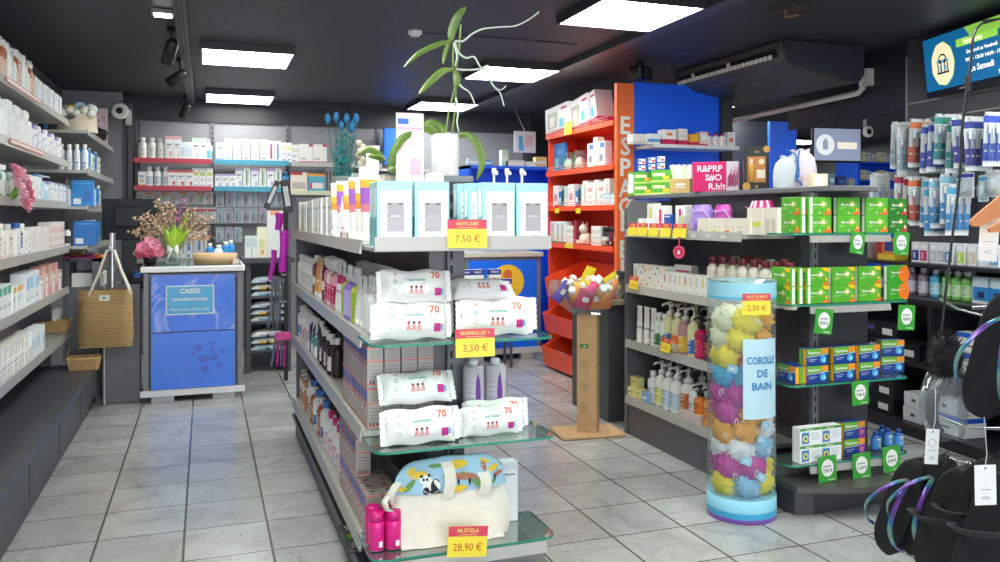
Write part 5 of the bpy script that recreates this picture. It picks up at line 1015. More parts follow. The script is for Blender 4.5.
for i, (x, z, r) in enumerate(((-.08, .66, .2), (.09, .775, -.1), (.07, .42, .4), (.05, .36, .5), (-.02, .27, .3), (.05, .2, .6))):
    q = Matrix.Rotation(-YAW, 4, 'Z') @ Vector((CR*.97*math.sin(x/CR), -CR*.97*math.cos(x/CR), 0)); m = MB(); m.box((-.022, -.0006, -.016), (.022, .0006, .016), col('9FD4EA')); m.quad([(-.01, -.001, -.004), (.01, -.001, -.004), (.01, -.001, .004), (-.01, -.001, .004)], WHITE)
    o = tag(obj('paper_tag', m, None, (CX+q.x, CY+q.y, z)), 'light blue paper tag, '+['left below the yellow puffs', 'right beside the top of the name panel', 'right among the orange puffs', 'centre right just below the orange puffs', 'left of centre among magenta puffs', 'lowest one near the bottom right'][i]+', in the cylinder', 'tag', 'light blue paper tags'); o.rotation_euler = (0, r, -YAW+x/CR)
# ================================================================== left wall goods (they face the aisle, +x)
Rr = PI/2
def row_l(where, u0, u1, z, X, items, **k):
    a = PX(u0, 200, X); b_ = PX(u1, 200, X); return row(where, (X, a.y, z), Rr, items, length=b_.y-a.y, k_=1.08, **k)
sh = ['top', 'second', 'third', 'fourth', 'fifth', 'sixth']
def lw_(i): return 'on left wall '+sh[i]+' shelf'
LX = -.905
wb = bottle(.028, .2, 'F4F4F4', 'F4F4F4', 'flip', ink='C8C8D0'); brn = bottle(.026, .19, 'B86A4A', 'F2EEEA', 'flip', label='E8C8B8', ink='9A4A30'); dm = bottle(.026, .19, 'F2F2F2', 'E8E8E8', 'pump')
row_l(lw_(0), -3, 36, 1.971, LX, [(wb, 'white flip top bottle'), (dm, 'white pump bottle'), (brn, 'terracotta bottle with white cap'), (brn, 'terracotta bottle with white cap'), (bottle(.03, .2, 'F2F4F2', '4A9A7A', 'none'), 'white bottle with green cap')], gap=.01)
row_l(lw_(0), 36, 62, 1.971, LX, [(mini(.07, .06, .13, 'F4F4F6', 'A8B8E0', style=3), 'white carton with lilac stripe'), (mini(.075, .06, .125, 'F5F5F5', 'E2E2E8', 'C8C8D0'), 'plain white carton')], gap=.01)
row_l(lw_(1), -3, 34, 1.685, LX, [(mini(.11, .08, .19, 'F6F6F6', 'ECECF0', 'DCDCE2'), 'large white carton'), (bottle(.045, .19, 'F5F5F5', 'F5F5F5', 'flip', oval=.7), 'broad white bottle')], gap=.006)
row_l(lw_(1), 34, 62, 1.685, LX, [(bottle(.028, .15, 'F2F2F4', 'DADAE2', 'flip', ink='B8B8D0'), 'white bottle with grey cap'), (mini(.07, .06, .135, 'F4F4F8', 'B8A8E0', style=2), 'white carton with violet top'), (mini(.07, .06, .14, 'F4F4F6', 'D8D8E4'), 'pale white carton')], gap=.01)
row_l(lw_(2), 0, 12, 1.401, LX, [(bottle(.04, .16, '5FA88A', 'F4F4F4', 'screw', label='F2F2F2'), 'green bottle with white cap'), (bottle(.04, .16, 'F2F2F2', 'F4F4F4', 'screw', ink='7AA890'), 'white jar bottle')])
row_l(lw_(2), 20, 40, 1.401, LX, [(carton(.2, .07, .14, 'F2F2F0', ((.1, .2, .5, .6, 'E4E6E6'), (.6, .3, .9, .4, 'C8D0D0'))), 'wide white carton')])
row_l(lw_(2), 40, 50, 1.401, LX, [(bottle(.03, .15, 'A8D0E8', '3A8AC8', 'flip', label='D8ECF6', ink='3A7AB0'), 'light blue bottle with blue cap'), (bottle(.03, .15, 'EAF4F8', 'F2F2F2', 'pump', label='A8D4EA'), 'white pump bottle with blue label')], gap=.01)
row_l(lw_(2), 50, 68, 1.401, LX, [(mini(.075, .06, .12, 'EEEFF6', 'B8B8E0', '8A8AB8', 2), 'lilac topped carton'), (mini(.07, .06, .115, 'F2F2F4', 'D0D8E8'), 'small pale carton')], gap=.012)
row_l(lw_(3), 0, 14, 1.101, LX, [(mini(.1, .07, .14, 'F2E8E2', 'E8D0C8', 'B8988A', 1), 'cream carton with rose base'), (bottle(.04, .17, 'EFE6DC', 'F2EEEA', 'flip', oval=.7, ink='5AA890'), 'cream bottle')])
row_l(lw_(3), 14, 32, 1.101, LX, [(bottle(.04, .165, 'F0EEEA', 'F2F2F2', 'flip', oval=.7, ink='B8A8A0'), 'broad cream bottle'), (mini(.09, .07, .13, 'F4F4F2', 'E8E8E4'), 'white square carton'), (bottle(.032, .17, 'F2F4F6', '2A5AA8', 'flip', label='2F62B0', ink='F2F2F2', lab=(.3, .9)), 'white bottle with dark blue sleeve')], gap=.008)
row_l(lw_(3), 32, 50, 1.101, LX, [(mini(.065, .06, .14, 'F3EEEC', 'EAD8D4', 'C8A8A0', 3), 'cream carton with rose stripe')], gap=.006)
row_l(lw_(3), 50, 66, 1.101, LX, [(mini(.07, .06, .17, 'F2E4E0', 'E8B8B8', 'A87878', 0), 'tall rose carton')], gap=.006)
row_l(lw_(4), 0, 14, .821, LX, [(carton(.09, .07, .15, 'F2F2EE', ((.1, .7, .9, .95, '5AA890'), (.2, .3, .8, .4, 'C8C8C0'))), 'white carton with green top')], gap=.008)
row_l(lw_(4), 14, 26, .821, LX, [(carton(.09, .07, .135, 'F4F4F2', ((.1, .75, .9, .95, 'E8B23A'), (.15, .4, .5, .6, 'A8C8E0'))), 'white carton with orange top')], gap=.008)
row_l(lw_(4), 26, 41, .821, LX, [(carton(.11, .07, .17, 'EDF2F6', ((.15, .5, .85, .85, 'A8CCE8'), (.2, .2, .7, .25, '8AA8C0'))), 'tall pale blue carton')], gap=.008)
row_l(lw_(4), 41, 62, .821, LX, [(mini(.08, .06, .13, 'F2F0EE', 'D8B8B0', 'A88A80', 2), 'white carton with pink top'), (carton(.11, .06, .18, 'D8A098', ((.15, .3, .85, .8, 'EBC8C0'),)), 'tall rose transparent case')], gap=.01)
wr = lw_(5)
row_l(wr, 0, 33, .511, LX, [(mini(.055, .06, .085, 'F2F0EE', 'D8C8C0', '8A8A88', 4), 'small white carton with grey print')], gap=.004)
row_l('stacked on left wall sixth shelf', 0, 33, .597, LX-.01, [(mini(.062, .06, .075, 'EEEBE8', 'E0D0C0', '9A9A98', 4), 'small beige carton')], gap=.006)
row_l(wr, 33, 45, .511, LX, [(carton(.08, .06, .15, 'E8EEF2', ((.2, .3, .8, .7, 'B8D0E0'),)), 'pale blue sachet carton')], gap=.008)
# pink flowers on the third shelf
FLW = [col('F2A0B8', .6), col('F6C0CE', .6), col('E8809E', .6)]; LEAF = col('7FAE4A', .5)
def carnation(mb, c, r, m, n=26, rr=random.Random(3)):
    for i in range(n):
        a = i*2.4; q = (i/n)**.5*r*.8; p = Vector((math.cos(a)*q, math.sin(a)*q, r*.7*(1-(i/n)))); s = r*.42
        out = Vector((math.cos(a), math.sin(a), .8)).normalized(); t1 = Vector((-math.sin(a), math.cos(a), 0)); c0 = Vector(c)+p
        mb.add([c0-t1*s*.5, c0+t1*s*.5, c0+t1*s*.6+out*s, c0+out*s*1.3+Vector((0, 0, s*.2)), c0-t1*s*.6+out*s], [(0, 1, 2, 3, 4)], m)
bq = thing('flower_bouquet', 'bunch of pink carnations on the third shelf, left wall', 'flowers', tuple(PX(18, 196, -.87)), 0)
st = MB(); lf = MB()
for i in range(9):
    a = -.9+.22*i; st.tube([(-.05, a*.04-.02, -.05), (.0, a*.06, .02), (.03, a*.1, .1)], .004, LEAF, 5); lf.grid(lambda u, v: (-.04+.06*v+.01*u, -.06+.012*i+.02*(u-.5)*math.sin(PI*v), -.03+.13*v-.03*v*v), 2, 6, LEAF)
obj('stem', st, bq); obj('leaves', lf, bq)
for i, (dy, dz) in enumerate(((-.01, .15), (.03, .13), (.06, .09), (.02, .08), (.06, .045), (.05, .0), (.07, -.04), (.03, .03), (.05, -.09))):
    u_, v_ = ((12, 173), (18, 176), (22, 183), (13, 184), (24, 191), (18, 192), (21, 200), (25, 198), (22, 206))[i]; q = PX(u_, v_, -.85)-bq.location; f = MB(); f.T = Matrix.Translation(q+Vector((0, 0, 0))) @ Matrix.Rotation(1.1, 4, 'Y'); carnation(f, (0, 0, 0), .04, FLW[(0, 1, 0, 1, 2, 1, 0, 2, 0)[i]]); obj('blossom', f, bq)
# baskets
WK = nodemat('wicker', b_paint('B98F55', 'DDBB85', 90), .7)
def basket(w, d, h, handle=False):
    b = MB(); n = 10
    for k in range(n):
        z = h*(k+.5)/n; f = .82+.18*k/n; pts = [(-w/2*f, -d/2*f, z), (w/2*f, -d/2*f, z), (w/2*f, d/2*f, z), (-w/2*f, d/2*f, z), (-w/2*f, -d/2*f, z)]
        P2 = []
        for a, c in zip(pts[:-1], pts[1:]):
            for j in range(8): t_ = j/8; q = Vector(a).lerp(Vector(c), t_); q += Vector((0, 0, 0))+((Vector((0, 0, 0))-Vector((q.x, q.y, 0))).normalized()*(.0015 if (j+k) % 2 else -.0015)); P2.append(q)
        P2.append(P2[0]); b.tube(P2, h/n*.62, WK, 6)
    b.box((-w*.41, -d*.41, 0), (w*.41, d*.41, .004), WK); b.tube([(-w/2, -d/2, h), (w/2, -d/2, h), (w/2, d/2, h), (-w/2, d/2, h), (-w/2, -d/2, h)], h*.07, WK, 6)
    if handle: b.tube([(-w*.5, 0, h*.9), (-w*.52, 0, h*1.4), (-w*.44, 0, h*1.75)], .004, WK, 6)
    return Proto('wicker_basket', 'basket', w, d, h, b)
p = FL(88, 371, .285); p.x += -.03; place(basket(.2, .13, .08, True), 'small wicker basket of kraft boxes on the low left ledge', (p.x, p.y+.08, .287), 0)
for i in range(4): place(carton(.03, .05, .075, 'A87E52', ((.1, .2, .9, .5, '8A6238'),)), ordinal(i, 4)+' small kraft box in the wicker basket on the ledge', (p.x-.055+.036*i, p.y+.08, .295), 0, 'small kraft boxes in the basket')
p = PX(62, 325, -.95); place(basket(.26, .2, .08), 'open wicker basket at the far end of the sixth shelf', (-1.0, p.y-.02, .513), Rr)
for i in range(3):
    b = MB(); b.grid(lambda u, v: (-.035+.07*u*(1-.2*v), -.015*math.sin(PI*u), .12*v+.01*math.sin(4*u)), 8, 8, col('E8E6E2')); b.grid(lambda u, v: (.035-.07*u*(1-.2*v), .015*math.sin(PI*u), .12*v+.01*math.sin(4*u)), 8, 8, col('E8E6E2')); b.quad([(-.015, -.018, .03), (.02, -.018, .03), (.02, -.017, .07), (-.015, -.017, .07)], col(['C8D8B8', 'E0C0A0', 'D8B8C8'][i]))
    place(Proto('sachet', 'sachet', .07, .03, .12, b), ['nearest', 'middle', 'farthest'][i]+' white sachet leaning in the basket, left wall sixth shelf', (-.98, p.y-.1+.08*i, .54), Rr-.3+.3*i, 'white sachets in the basket')
# teal carton on the ledge
p = FL(3, 468, .285); place(carton(.17, .12, .09, 'F2F4F4', ((0, 0, 1, .25, '2FA8C0'), (.1, .4, .6, .7, 'A8D8E0')), side='2FA8C8'), 'white and teal carton on the ledge at the left edge', (-.9, p.y-.02, .287), Rr+.1)
# red promo strips on the rails
for (z, u0, u1, lab) in ((1.97, 6, 40, 'upper'), (1.684, 10, 44, 'second')):
    a = PX(u0, 100, -.885); b_ = PX(u1, 100, -.885); m = MB(); m.box((0, 0, -.02), (.002, b_.y-a.y, .006), col('E88A82')); m.box((.0005, .02, -.013), (.0026, b_.y-a.y-.02, -.001), WHITE); tag(obj('shelf_banner', m, None, (-.884, a.y, z)), 'pink red promotional strip on the '+lab+' rail of the left wall', 'shelf strip', 'pink red promotional strips')
# ---------------------------------------------- far left bay
fw = ['on far left bay top level', 'on far left bay second level', 'on far left bay third level', 'on far left bay fourth level']
def bb(w=.15, h=.17, c='2F8EDC'): return carton(w, .09, h, c, ((.1, .08, .45, .3, 'F2F4F6'), (.1, .85, .9, .9, '5AB0F0'), (.6, .2, .9, .6, '3A7AC8')))
WBb = bottle(.022, .185, 'F2F4F6', 'F4F4F4', 'flip', ink='4A7AC8', lab=(.3, .6))
def rowY(where, u0, u1, Y, z, items, **k):
    a = PY(u0, 200, Y); b_ = PY(u1, 200, Y); return row(where, (a.x, Y, z), 0, items, length=b_.x-a.x, **k)
rowY(fw[1], 57, 88, 6.5, 1.641, [(WBb, 'white bottle with blue emblem')], gap=.004)
row(fw[1]+', aisle side', (FX-.01, 6.75, 1.641), Rr, [(bb(.1, .17), 'blue carton'), (WBb, 'white bottle'), (mini(.09, .05, .15, 'F2F4F2', 'A8C86A', style=0), 'white and green carton'), (mini(.09, .05, .15, 'F2F4F2', 'A8C86A', style=0), 'white and green carton')], length=.7)
rowY(fw[2], 62, 71, 6.5, 1.386, [(bottle(.024, .19, 'C8CCD0', 'B8BCC0', 'pump'), 'grey pump bottle')], gap=.004)
rowY(fw[2], 71, 90, 6.52, 1.386, [(bb(.15, .2), 'bright blue boxed set')], gap=.004)
row(fw[2]+', aisle side', (FX-.01, 6.7, 1.386), Rr, [(WBb, 'white bottle'), (bb(.1, .15), 'blue carton'), (bb(.1, .15), 'blue carton'), (mini(.08, .05, .13, 'F2F4F2', 'A8C86A', style=0), 'white and green carton'), (WBb, 'white bottle')], length=.75)
rowY(fw[3], 61, 74, 6.5, 1.106, [(bottle(.024, .165, 'F2F2F2', '1A1A1E', 'pump', label='3A3A44'), 'white bottle with black pump')], gap=.01)
rowY(fw[3], 73, 91, 6.54, 1.106, [(bb(.155, .19, '2A7AD0'), 'deep blue boxed set')], gap=.004)
row(fw[3]+', aisle side', (FX-.01, 6.72, 1.106), Rr, [(WBb, 'white bottle'), (bb(.1, .17), 'blue carton'), (bb(.1, .17), 'blue carton')], length=.75)
# bags of the top level
b = MB(); KB = nodemat('kraft_paper', b_paint('DCC6B0', 'E8D8C6', 12), .7)
b.grid(lambda u, v: (.17*(1-.1*v)*math.cos(2*PI*u)*(1+.06*math.sin(6*PI*u)), .11*math.sin(2*PI*u), .16*v+(.05*math.sin(2*PI*u+1)+.02*math.sin(8*PI*u))*v), 32, 8, KB)
i1 = MB(); [i1.blob((-.08+.05*k, -.03+.02*(k % 2), .2+.02*(k % 3)), .05, [WHITE, col('F0C030'), col('A8C8E8'), CREAM][k % 4], 10, 7, bump=lambda d: .12*math.sin(9*d.x)) for k in range(5)]; [i1.blob((-.12+.06*k, -.07, .17+.03*(k % 2)), .045, [WHITE, CREAM][k % 2], 8, 6, bump=lambda d: .2*math.sin(8*d.x+6*d.z)) for k in range(5)]
p = PY(76, 135, 6.6); place(Proto('paper_bag', 'bag', .34, .22, .3, b, [('wrapped_filling', i1, None)]), 'kraft bag with yellow and white packets '+fw[0], (p.x+.0, 6.66, 1.921), 0, sc=.78)
place(carton(.15, .1, .34, 'EAD0D6', tuple((x, z, x+.1, z+.05, c) for x, z, c in [(random.uniform(.02, .85), random.uniform(.02, .9), random.choice(['D89AAC', 'F4E4E8', 'C8788C'])) for _ in range(26)])), 'tall pink floral box '+fw[0], (-.89, 8.02, 1.921), .2)
for i, (x, c) in enumerate(((-1.12, '1A1A1E'), (-.98, '242428'), (-.86, '1E1E22'))):
    b = MB(); b.blob((0, 0, .07), .09, col(c, .5), 14, 9, bump=lambda d: .15*math.sin(6*d.x+i)+.1*math.sin(7*d.z), sc=(1, .9, .8)); b.box((-.03, -.085, .06), (.0, -.07, .09), col('3A8AD0')); tag(obj('black_bag', b, None, (x, 7.1+.2*i, 1.921)), ['left', 'middle', 'right'][i]+' black bundle at the back of the far left bay top', 'bag', 'black bundles on the far left bay')
# cupboard with paper tray at the end of the aisle
cY = 6.58; p0 = PY(66, 260, cY); p1 = PY(100, 260, cY); t = thing('cupboard', 'grey cupboard with open tray of papers beside the straw bag', 'cupboard', (p0.x, cY, 0))
w_ = p1.x-p0.x; zt_ = PY(80, 259, cY).z; m = MB(); z0_ = PY(80, 286, cY).z
m.box((0, 0, 0), (w_, .4, z0_-.01), MGREY); m.box((0, 0, zt_-.02), (w_, .4, zt_), DGREY); m.box((0, 0, z0_-.01), (.02, .4, zt_), MGREY); m.box((w_-.05, 0, z0_-.01), (w_, .4, zt_), MGREY); m.box((0, .38, z0_-.01), (w_, .4, zt_), GREYL); obj('body', m, t)
m = MB(); m.box((.01, -.008, .06), (w_-.06, 0, z0_-.05), MGREY); o = obj('door', m, t); obj('lock', MB().box((w_-.035, -.012, .5), (w_-.025, 0, .6), GREYL), t)
for i in range(3):
    m = MB(); m.box((0, 0, 0), (.2, .28, .032), WHITE); tag(obj('paper_stack', m, None, (p0.x+.03, cY+.04, z0_-.009+.033*i)), ['lowest', 'middle', 'topmost'][i]+' ream of paper in the open cupboard tray', 'paper', 'reams of paper in the tray')
for i, c in enumerate(('F2C22A', 'E8641E', '8A2A6A')):
    m = MB(); m.grid(lambda u, v: (.2*u, .1*v, .02+.012*math.sin(6*u+i)+.01*math.sin(5*v)), 8, 6, col(c, .6)); m.box((0, 0, 0), (.2, .1, .012), col(c, .6)); tag(obj('folded_cloth', m, None, (p0.x-.02+.05*(2-i)*.5, cY+.0+.1*(2-i)*.9, zt_+.001)), ['yellow', 'orange', 'purple'][i]+' folded cloth on top of the grey cupboard', 'cloth', 'coloured cloths on the cupboard')
m = MB(); m.lathe([(.04, 0), (.055, .02), (.055, .06), (.05, .07)], PLASTIC, 18); tag(obj('plastic_tub', m, None, (p1.x-.07, cY+.1, zt_+.001)), 'clear plastic tub on the grey cupboard', 'tub')
# ================================================================== back wall goods
def rB(where, u0, u1, z, items, Y=8.315, **k): return rowY(where, u0, u1, Y, z, items, k_=1.08, **k)
ra, rb_ = 'on the upper red shelf', 'on the lower red shelf'; ta, tb = 'on the upper teal shelf', 'on the lower teal shelf'
z1, z2 = BZ
wb8 = bottle(.035, .19, 'F0EEEC', 'F4F2F2', 'flip', oval=.8, ink='8AA080')
def tall(c, s, n='tall white carton', w=.075, h=.2, ink='8890A0'): return (mini(w, .05, h, 'F2F2F2', c, ink, s), n)
rB(ra, 138, 165, z1, [(wb8, 'oval white bottle')]); rB(ra, 165, 179, z1, [tall('E8B0B8', 2, 'tall carton with pink top', .07, .22)]); rB(ra, 179, 192, z1, [(carton(.125, .06, .17, 'E9EDF2', ((.1, .2, .4, .7, 'C8D8E8'), (.5, .2, .9, .7, 'D8E0EA'))), 'wide pale carton')])
rB(ra, 192, 205, z1, [tall('C8DCC8', 2, 'tall carton with green top', .065, .21)]); rB(ra, 205, 213, z1, [(bottle(.03, .19, 'DCECF2', 'F2F2F2', 'spray', label='7ABCD8'), 'pale blue spray bottle')])
rB(rb_, 138, 145, z2, [tall('F0A850', 1, 'short carton with orange base', .065, .14)]); rB(rb_, 145, 168, z2, [(bottle(.034, .19, 'F2F2F2', 'F0EEEC', 'flip', oval=.8, label='BCD4E0', ink='E8984A'), 'white bottle with blue label')]); rB(rb_, 168, 192, z2, [tall('D85A60', 2, 'white carton with red top', .072, .16)]); rB(rb_, 192, 213, z2, [tall('B8C86A', 0, 'white carton with green print', .06, .18, 'B8A0D0')])
rB(ta, 216, 224, z1, [tall('C8B8E8', 1, 'carton with lilac base', .07, .17)]); rB(ta, 224, 268, z1, [tall('E4E0A8', 0, 'tall white carton with green print', .065, .2), tall('D8C8F0', 3, 'tall white carton with violet stripe', .065, .195)]); rB(ta, 268, 281, z1, [tall('A81E7A', 3, 'white carton with magenta lettering', .055, .19), tall('2A8AA0', 3, 'white carton with teal lettering', .055, .19)]); rB(ta, 281, 290, z1, [tall('D8E0A0', 0, 'narrow white carton', .05, .19)])
rB(tb, 215, 235, z2, [tall('B8A8E0', 2, 'short carton with violet top', .06, .13)]); rB(tb, 235, 282, z2, [tall('C8B0E0', 2, 'tall carton with violet top', .062, .18), tall('6AA088', 3, 'tall carton with green stripe', .062, .18)]); rB(tb, 282, 290, z2, [(bottle(.035, .15, '2A8AC8', '2A7AB8', 'screw', label='C8406A'), 'blue bottle')])
zc = back_pt(310, 163.5).z; zd = back_pt(310, 192).z
rB('right of the teal shelves, upper level', 290, 299, zc, [(mini(.075, .05, .17, 'F0F0EC', 'D8D8D0'), 'plain white carton')]); rB('right of the teal shelves, upper level', 299, 327, zc, [(carton(.125, .06, .18, 'F2F0EE', ((0, .0, 1, .12, 'C83A48'), (.7, .88, 1, 1, 'C83A48'), (.1, .2, .5, .3, 'C8B8B8'))), 'white carton with red corner')])
rB('right of the teal shelves, lower level', 290, 308, zd, [(carton(.15, .08, .18, 'EADFD2', ((0, .86, .7, 1, 'C8322E'), (.1, .15, .9, .5, 'B8B0A8'))), 'display box with red header')]); rB('right of the teal shelves, lower level', 308, 325, zd, [(carton(.15, .08, .17, '4AA8C0', ((0, .86, 1, 1, 'F0A03A'), (.1, .2, .9, .5, 'E8D8D8'), (.1, .2, .25, .5, 'C84A4A'))), 'blue display box with orange header')])
rB('at the right, below the thistles', 325, 336, zd-.06, [(carton(.1, .06, .28, '8A8A90', ((.1, .1, .3, .9, '4A4A50'), (.4, .1, .6, .9, '4A4A50'), (.7, .1, .9, .9, '4A4A50'))), 'dark tall rack of tubes')])
# hooks of hanging packs
def hang(where, us, v, protos, group, Y=8.5, dh=None):
    n = len(us)
    for i, u in enumerate(us):
        pr, desc = protos[i % len(protos)]; p = PY(u, v, Y); place(pr, ordinal(i, n)+' '+desc+(' ' if i in (0, n-1) else ' from the left ')+where, (p.x, Y, p.z-pr.h), 0, group)
pc1 = pouch(.075, .13, .02, 'F2EEEE', 'F0D0D8', 'E8A8A0'); pc2 = pouch(.075, .13, .02, 'F4F0EA', 'E89A5A', 'E8D8C8'); pc3 = pouch(.075, .15, .02, 'E4EAF0', 'A8C8D8', 'C8D0D8'); pc4 = pouch(.075, .15, .02, 'E8E4F0', 'B8A8D8', 'C8A8B8'); pc5 = pouch(.08, .15, .02, 'F4F2F2', 'C8324A', 'E8E0E0')
hang('hanging on the first hook rail', (141, 149, 157, 165, 174, 183, 192, 201, 209), 190.5+1, [(pc1, 'pink topped blister pack'), (pc2, 'orange topped blister pack')], 'blister packs below the red shelves')
hang('hanging below the teal shelves', (220, 230, 238, 246, 254, 263, 272, 280, 287), 190.5+1, [(pc3, 'blue topped blister pack'), (pc4, 'violet topped blister pack')], 'blister packs below the teal shelves')
hang('on the second hook rail', (195, 203, 212), 208, [(pc5, 'red topped blister pack')], 'red topped blister packs'); hang('on the second hook rail', (221, 229, 238, 246, 254, 263), 208, [(pc3, 'blue topped blister pack'), (pc4, 'violet topped blister pack')], 'blister packs on the second hook rail')
hang('on the third hook rail', (220, 229, 238), 227, [(pc3, 'blue topped blister pack'), (pc4, 'violet topped blister pack')], 'blister packs on the third hook rail')
zz = back_pt(200, 259).z; rB('on low shelf behind counter', 176, 207, zz, [(carton(.085, .06, .25, 'EDEFF2', ((.1, .3, .35, .8, '5A8AD0'), (.6, .2, .8, .7, 'B8C0C8'), (.1, .08, .3, .16, '2A4A8A'))), 'tall white carton with blue print')])
# ================================================================== counter
CYf = 6.3; cl, cr_ = PY(143.5, 300, CYf).x, PY(242, 300, CYf).x; ct = PY(200, 266, CYf).z
t = thing('counter', 'shop counter with a blue marbled poster front', 'counter', (cl, CYf, 0)); cw_ = cr_-cl
m = MB(); m.box((0, .01, .07), (cw_, .7, ct-.05), MGREY); m.box((0, 0, .05), (.03, .7, ct-.045), M('87878B', .4)); m.box((cw_-.03, 0, .05), (cw_, .7, ct-.045), M('87878B', .4)); obj('body', m, t)
m = MB(); m.cbox((-.02, -.02, ct-.04), (cw_+.02, .72, ct), M('F0F0EE', .3)); m.box((-.0, .0, ct), (cw_, .7, ct+.004), M('5A7A6A', .1)); obj('worktop', m, t)
m = MB(); m.box((-.02, -.03, .045), (cw_+.02, .0, .085), M('E8E8EA', .3)); obj('kick_rail', m, t)
for x in (.05, cw_-.2): obj('foot', MB().box((x, .0, 0), (x+.15, .1, .05), M('C8C8CA', .4)), t)
for x in (.034, cw_-.042):
    s_ = MB()
    for i in range(42): z = .1+i*(ct-.18)/42; s_.quad([(x, -.0005, z), (x+.008, -.0005, z), (x+.008, -.0005, z+.011), (x, -.0005, z+.011)], SLOT)
    obj('slot_strip', s_, t)
def b_marble(nt, b):
    tc = nt.nodes.new('ShaderNodeTexCoord'); n = nt.nodes.new('ShaderNodeTexNoise'); n.inputs['Scale'].default_value = 1.7; n.inputs['Detail'].default_value = 1.5; n.inputs['Distortion'].default_value = 2.6
    nt.links.new(tc.outputs['Object'], n.inputs[0]); nt.links.new(ramp(nt, n.outputs[0], [(.3, '0468EE'), (.46, '0E6CF2'), (.5, '90A8F4'), (.54, '1C70EE'), (.66, '4A80F0'), (.8, 'A2B0F4')]), b.inputs['Base Color'])
PB_ = nodemat('blue_marbled_print', b_marble, .12); BLU = M('1A72F0', .12)
zm = PY(200, 331, CYf).z; m = MB(); m.box((.05, -.006, zm+.004), (cw_-.05, .008, ct-.06), PB_); m.box((.05, -.006, .09), (cw_-.05, .008, zm-.004), BLU)
for (x, z, r) in ((.36, .37, .035), (.4, .29, .04), (.46, .4, .02), (.33, .33, .02), (.47, .3, .03), (.41, .22, .03), (.5, .24, .025), (.3, .27, .015), (.53, .34, .02), (.45, .35, .02)): m.disc((x, -.0068-.0001*r, z), r, col('2A55D0', .2), seg=9, rz=r*.7)
obj('blue_poster', m, t)
m = MB(); sw, sh_ = cw_*.49, PY(200, 285, CYf).z-PY(200, 314, CYf).z; sx, sz = cw_*.465, PY(200, 299.5, CYf).z
m.box((sx-sw/2, -.009, sz-sh_/2), (sx+sw/2, -.0065, sz+sh_/2), WHITE); m.box((sx-sw/2+.008, -.0098, sz-sh_/2+.008), (sx+sw/2-.008, -.0088, sz+sh_/2-.008), col('3FA6DC', .2))
m.text('CAISSE', .032, WHITE, (sx, -.0105, sz+sh_*.31), True); m.text('TRANSFRONTALIERE', .018, WHITE, (sx, -.0105, sz+.005), True, sw*.86); m.text('Mise à jour carte vitale', .02, WHITE, (sx, -.0105, sz-sh_*.31), False, sw*.86); obj('sign', m, t)
# basket, vase, things on the counter
p = PY(215, 264, 6.5); m = MB(); m.lathe([(.12, 0), (.145, .0), (.16, .075), (.15, .075), (.138, .01)], M('DDB48E', .6), 32); tag(obj('round_tray', m, None, (p.x, 6.52, ct+.005)), 'round beige basket tray on the counter', 'basket')
for i, (u, v, r, c) in enumerate(((219, 248, .04, 'F4F4F4'), (210, 251, .032, '2F8EDC'), (226, 251, .035, '2F8EDC'), (231, 255, .03, '2F8EDC'))):
    q = PY(u, v, 6.75); m = MB(); m.lathe([(r*.8, 0), (r, .01), (r, .08+.012*i), (r*.7, .1+.012*i)], col(c), 18); m.lathe([(r*.5, .1+.012*i), (r*.5, .13+.012*i)], WHITE, 14); tag(obj('jar', m, None, (q.x, 6.78, ct+.005)), ['white capped jar behind the beige tray', 'leftmost blue jar behind the beige tray', 'middle blue jar behind the beige tray', 'rightmost blue jar behind the beige tray'][i], 'jar')
q = PY(234, 262, 6.5); place(carton(.06, .05, .035, 'F0E0D8', ((0, 0, .3, 1, 'C8322E'),)), 'small red and white box at the right counter end', (q.x, 6.45, ct+.005))
q = PY(173, 264, 6.5); vx = q.x; t = thing('flower_vase', 'glass vase of dried flowers with white bow on the counter', 'vase', (vx, 6.5, ct+.005))
m = MB(); m.lathe([(.04, 0), (.055, .01), (.055, .06), (.042, .11), (.04, .125)], clear('vase_glass', 'DCE6E4', .3, .05), 20); obj('vase_body', m, t); m = MB()
for s in (-1, 1): m.grid(lambda u, v: (s*.04*v*math.cos(.4-.9*u), -.045-.01*math.sin(PI*v), .115+.035*v*(2*u-1)), 4, 6, WHITE); m.grid(lambda u, v: (s*(.008+.03*v)+.01*u, -.05, .11-.06*v), 2, 5, WHITE)
obj('ribbon', m, t); rd = random.Random(5)
for i in range(3): obj('label_mark', MB().quad([(-.02+.018*i, -.0565, .02), (-.012+.018*i, -.0565, .02), (-.012+.018*i, -.0565, .05), (-.02+.018*i, -.0565, .05)], [col('4A4A4A'), col('8A3A4A'), col('4A4A4A')][i]), t)
DRY = [col('C8A488', .7), col('D8B8A0', .7), col('B88A70', .7), col('DCC4A8', .7)]
for i in range(15):
    a = -1.2+i*.175; ln = .3+.12*rd.random(); tip = Vector((math.sin(a)*ln*.72, rd.uniform(-.06, .06), .1+math.cos(a)*ln*.85)); m = MB(); P2 = [Vector((0, 0, .04)).lerp(tip, k/6)+Vector((0, 0, .05*math.sin(PI*k/6))) for k in range(7)]; m.tube(P2, .0035, col('8AA05A', .6), 5); st_ = obj('flower_stem', m, t)
    f = MB()
    for k in range(22): q2 = P2[3].lerp(P2[6], k/15)+Vector([rd.uniform(-.018, .018) for _ in range(3)]); f.add([q2, q2+Vector([rd.uniform(-.03, .03), rd.uniform(-.02, .01), rd.uniform(-.01, .035)]), q2+Vector([rd.uniform(-.03, .03), rd.uniform(-.02, .01), rd.uniform(-.01, .035)])], [(0, 1, 2)], DRY[(i+k) % 4] if i != 8 else col('A8649A', .7)); f.blob(q2, .009, DRY[(i+k) % 4] if i != 8 else col('A8649A', .7), 5, 3)
    obj('flower_spike', f, st_)
m = MB()
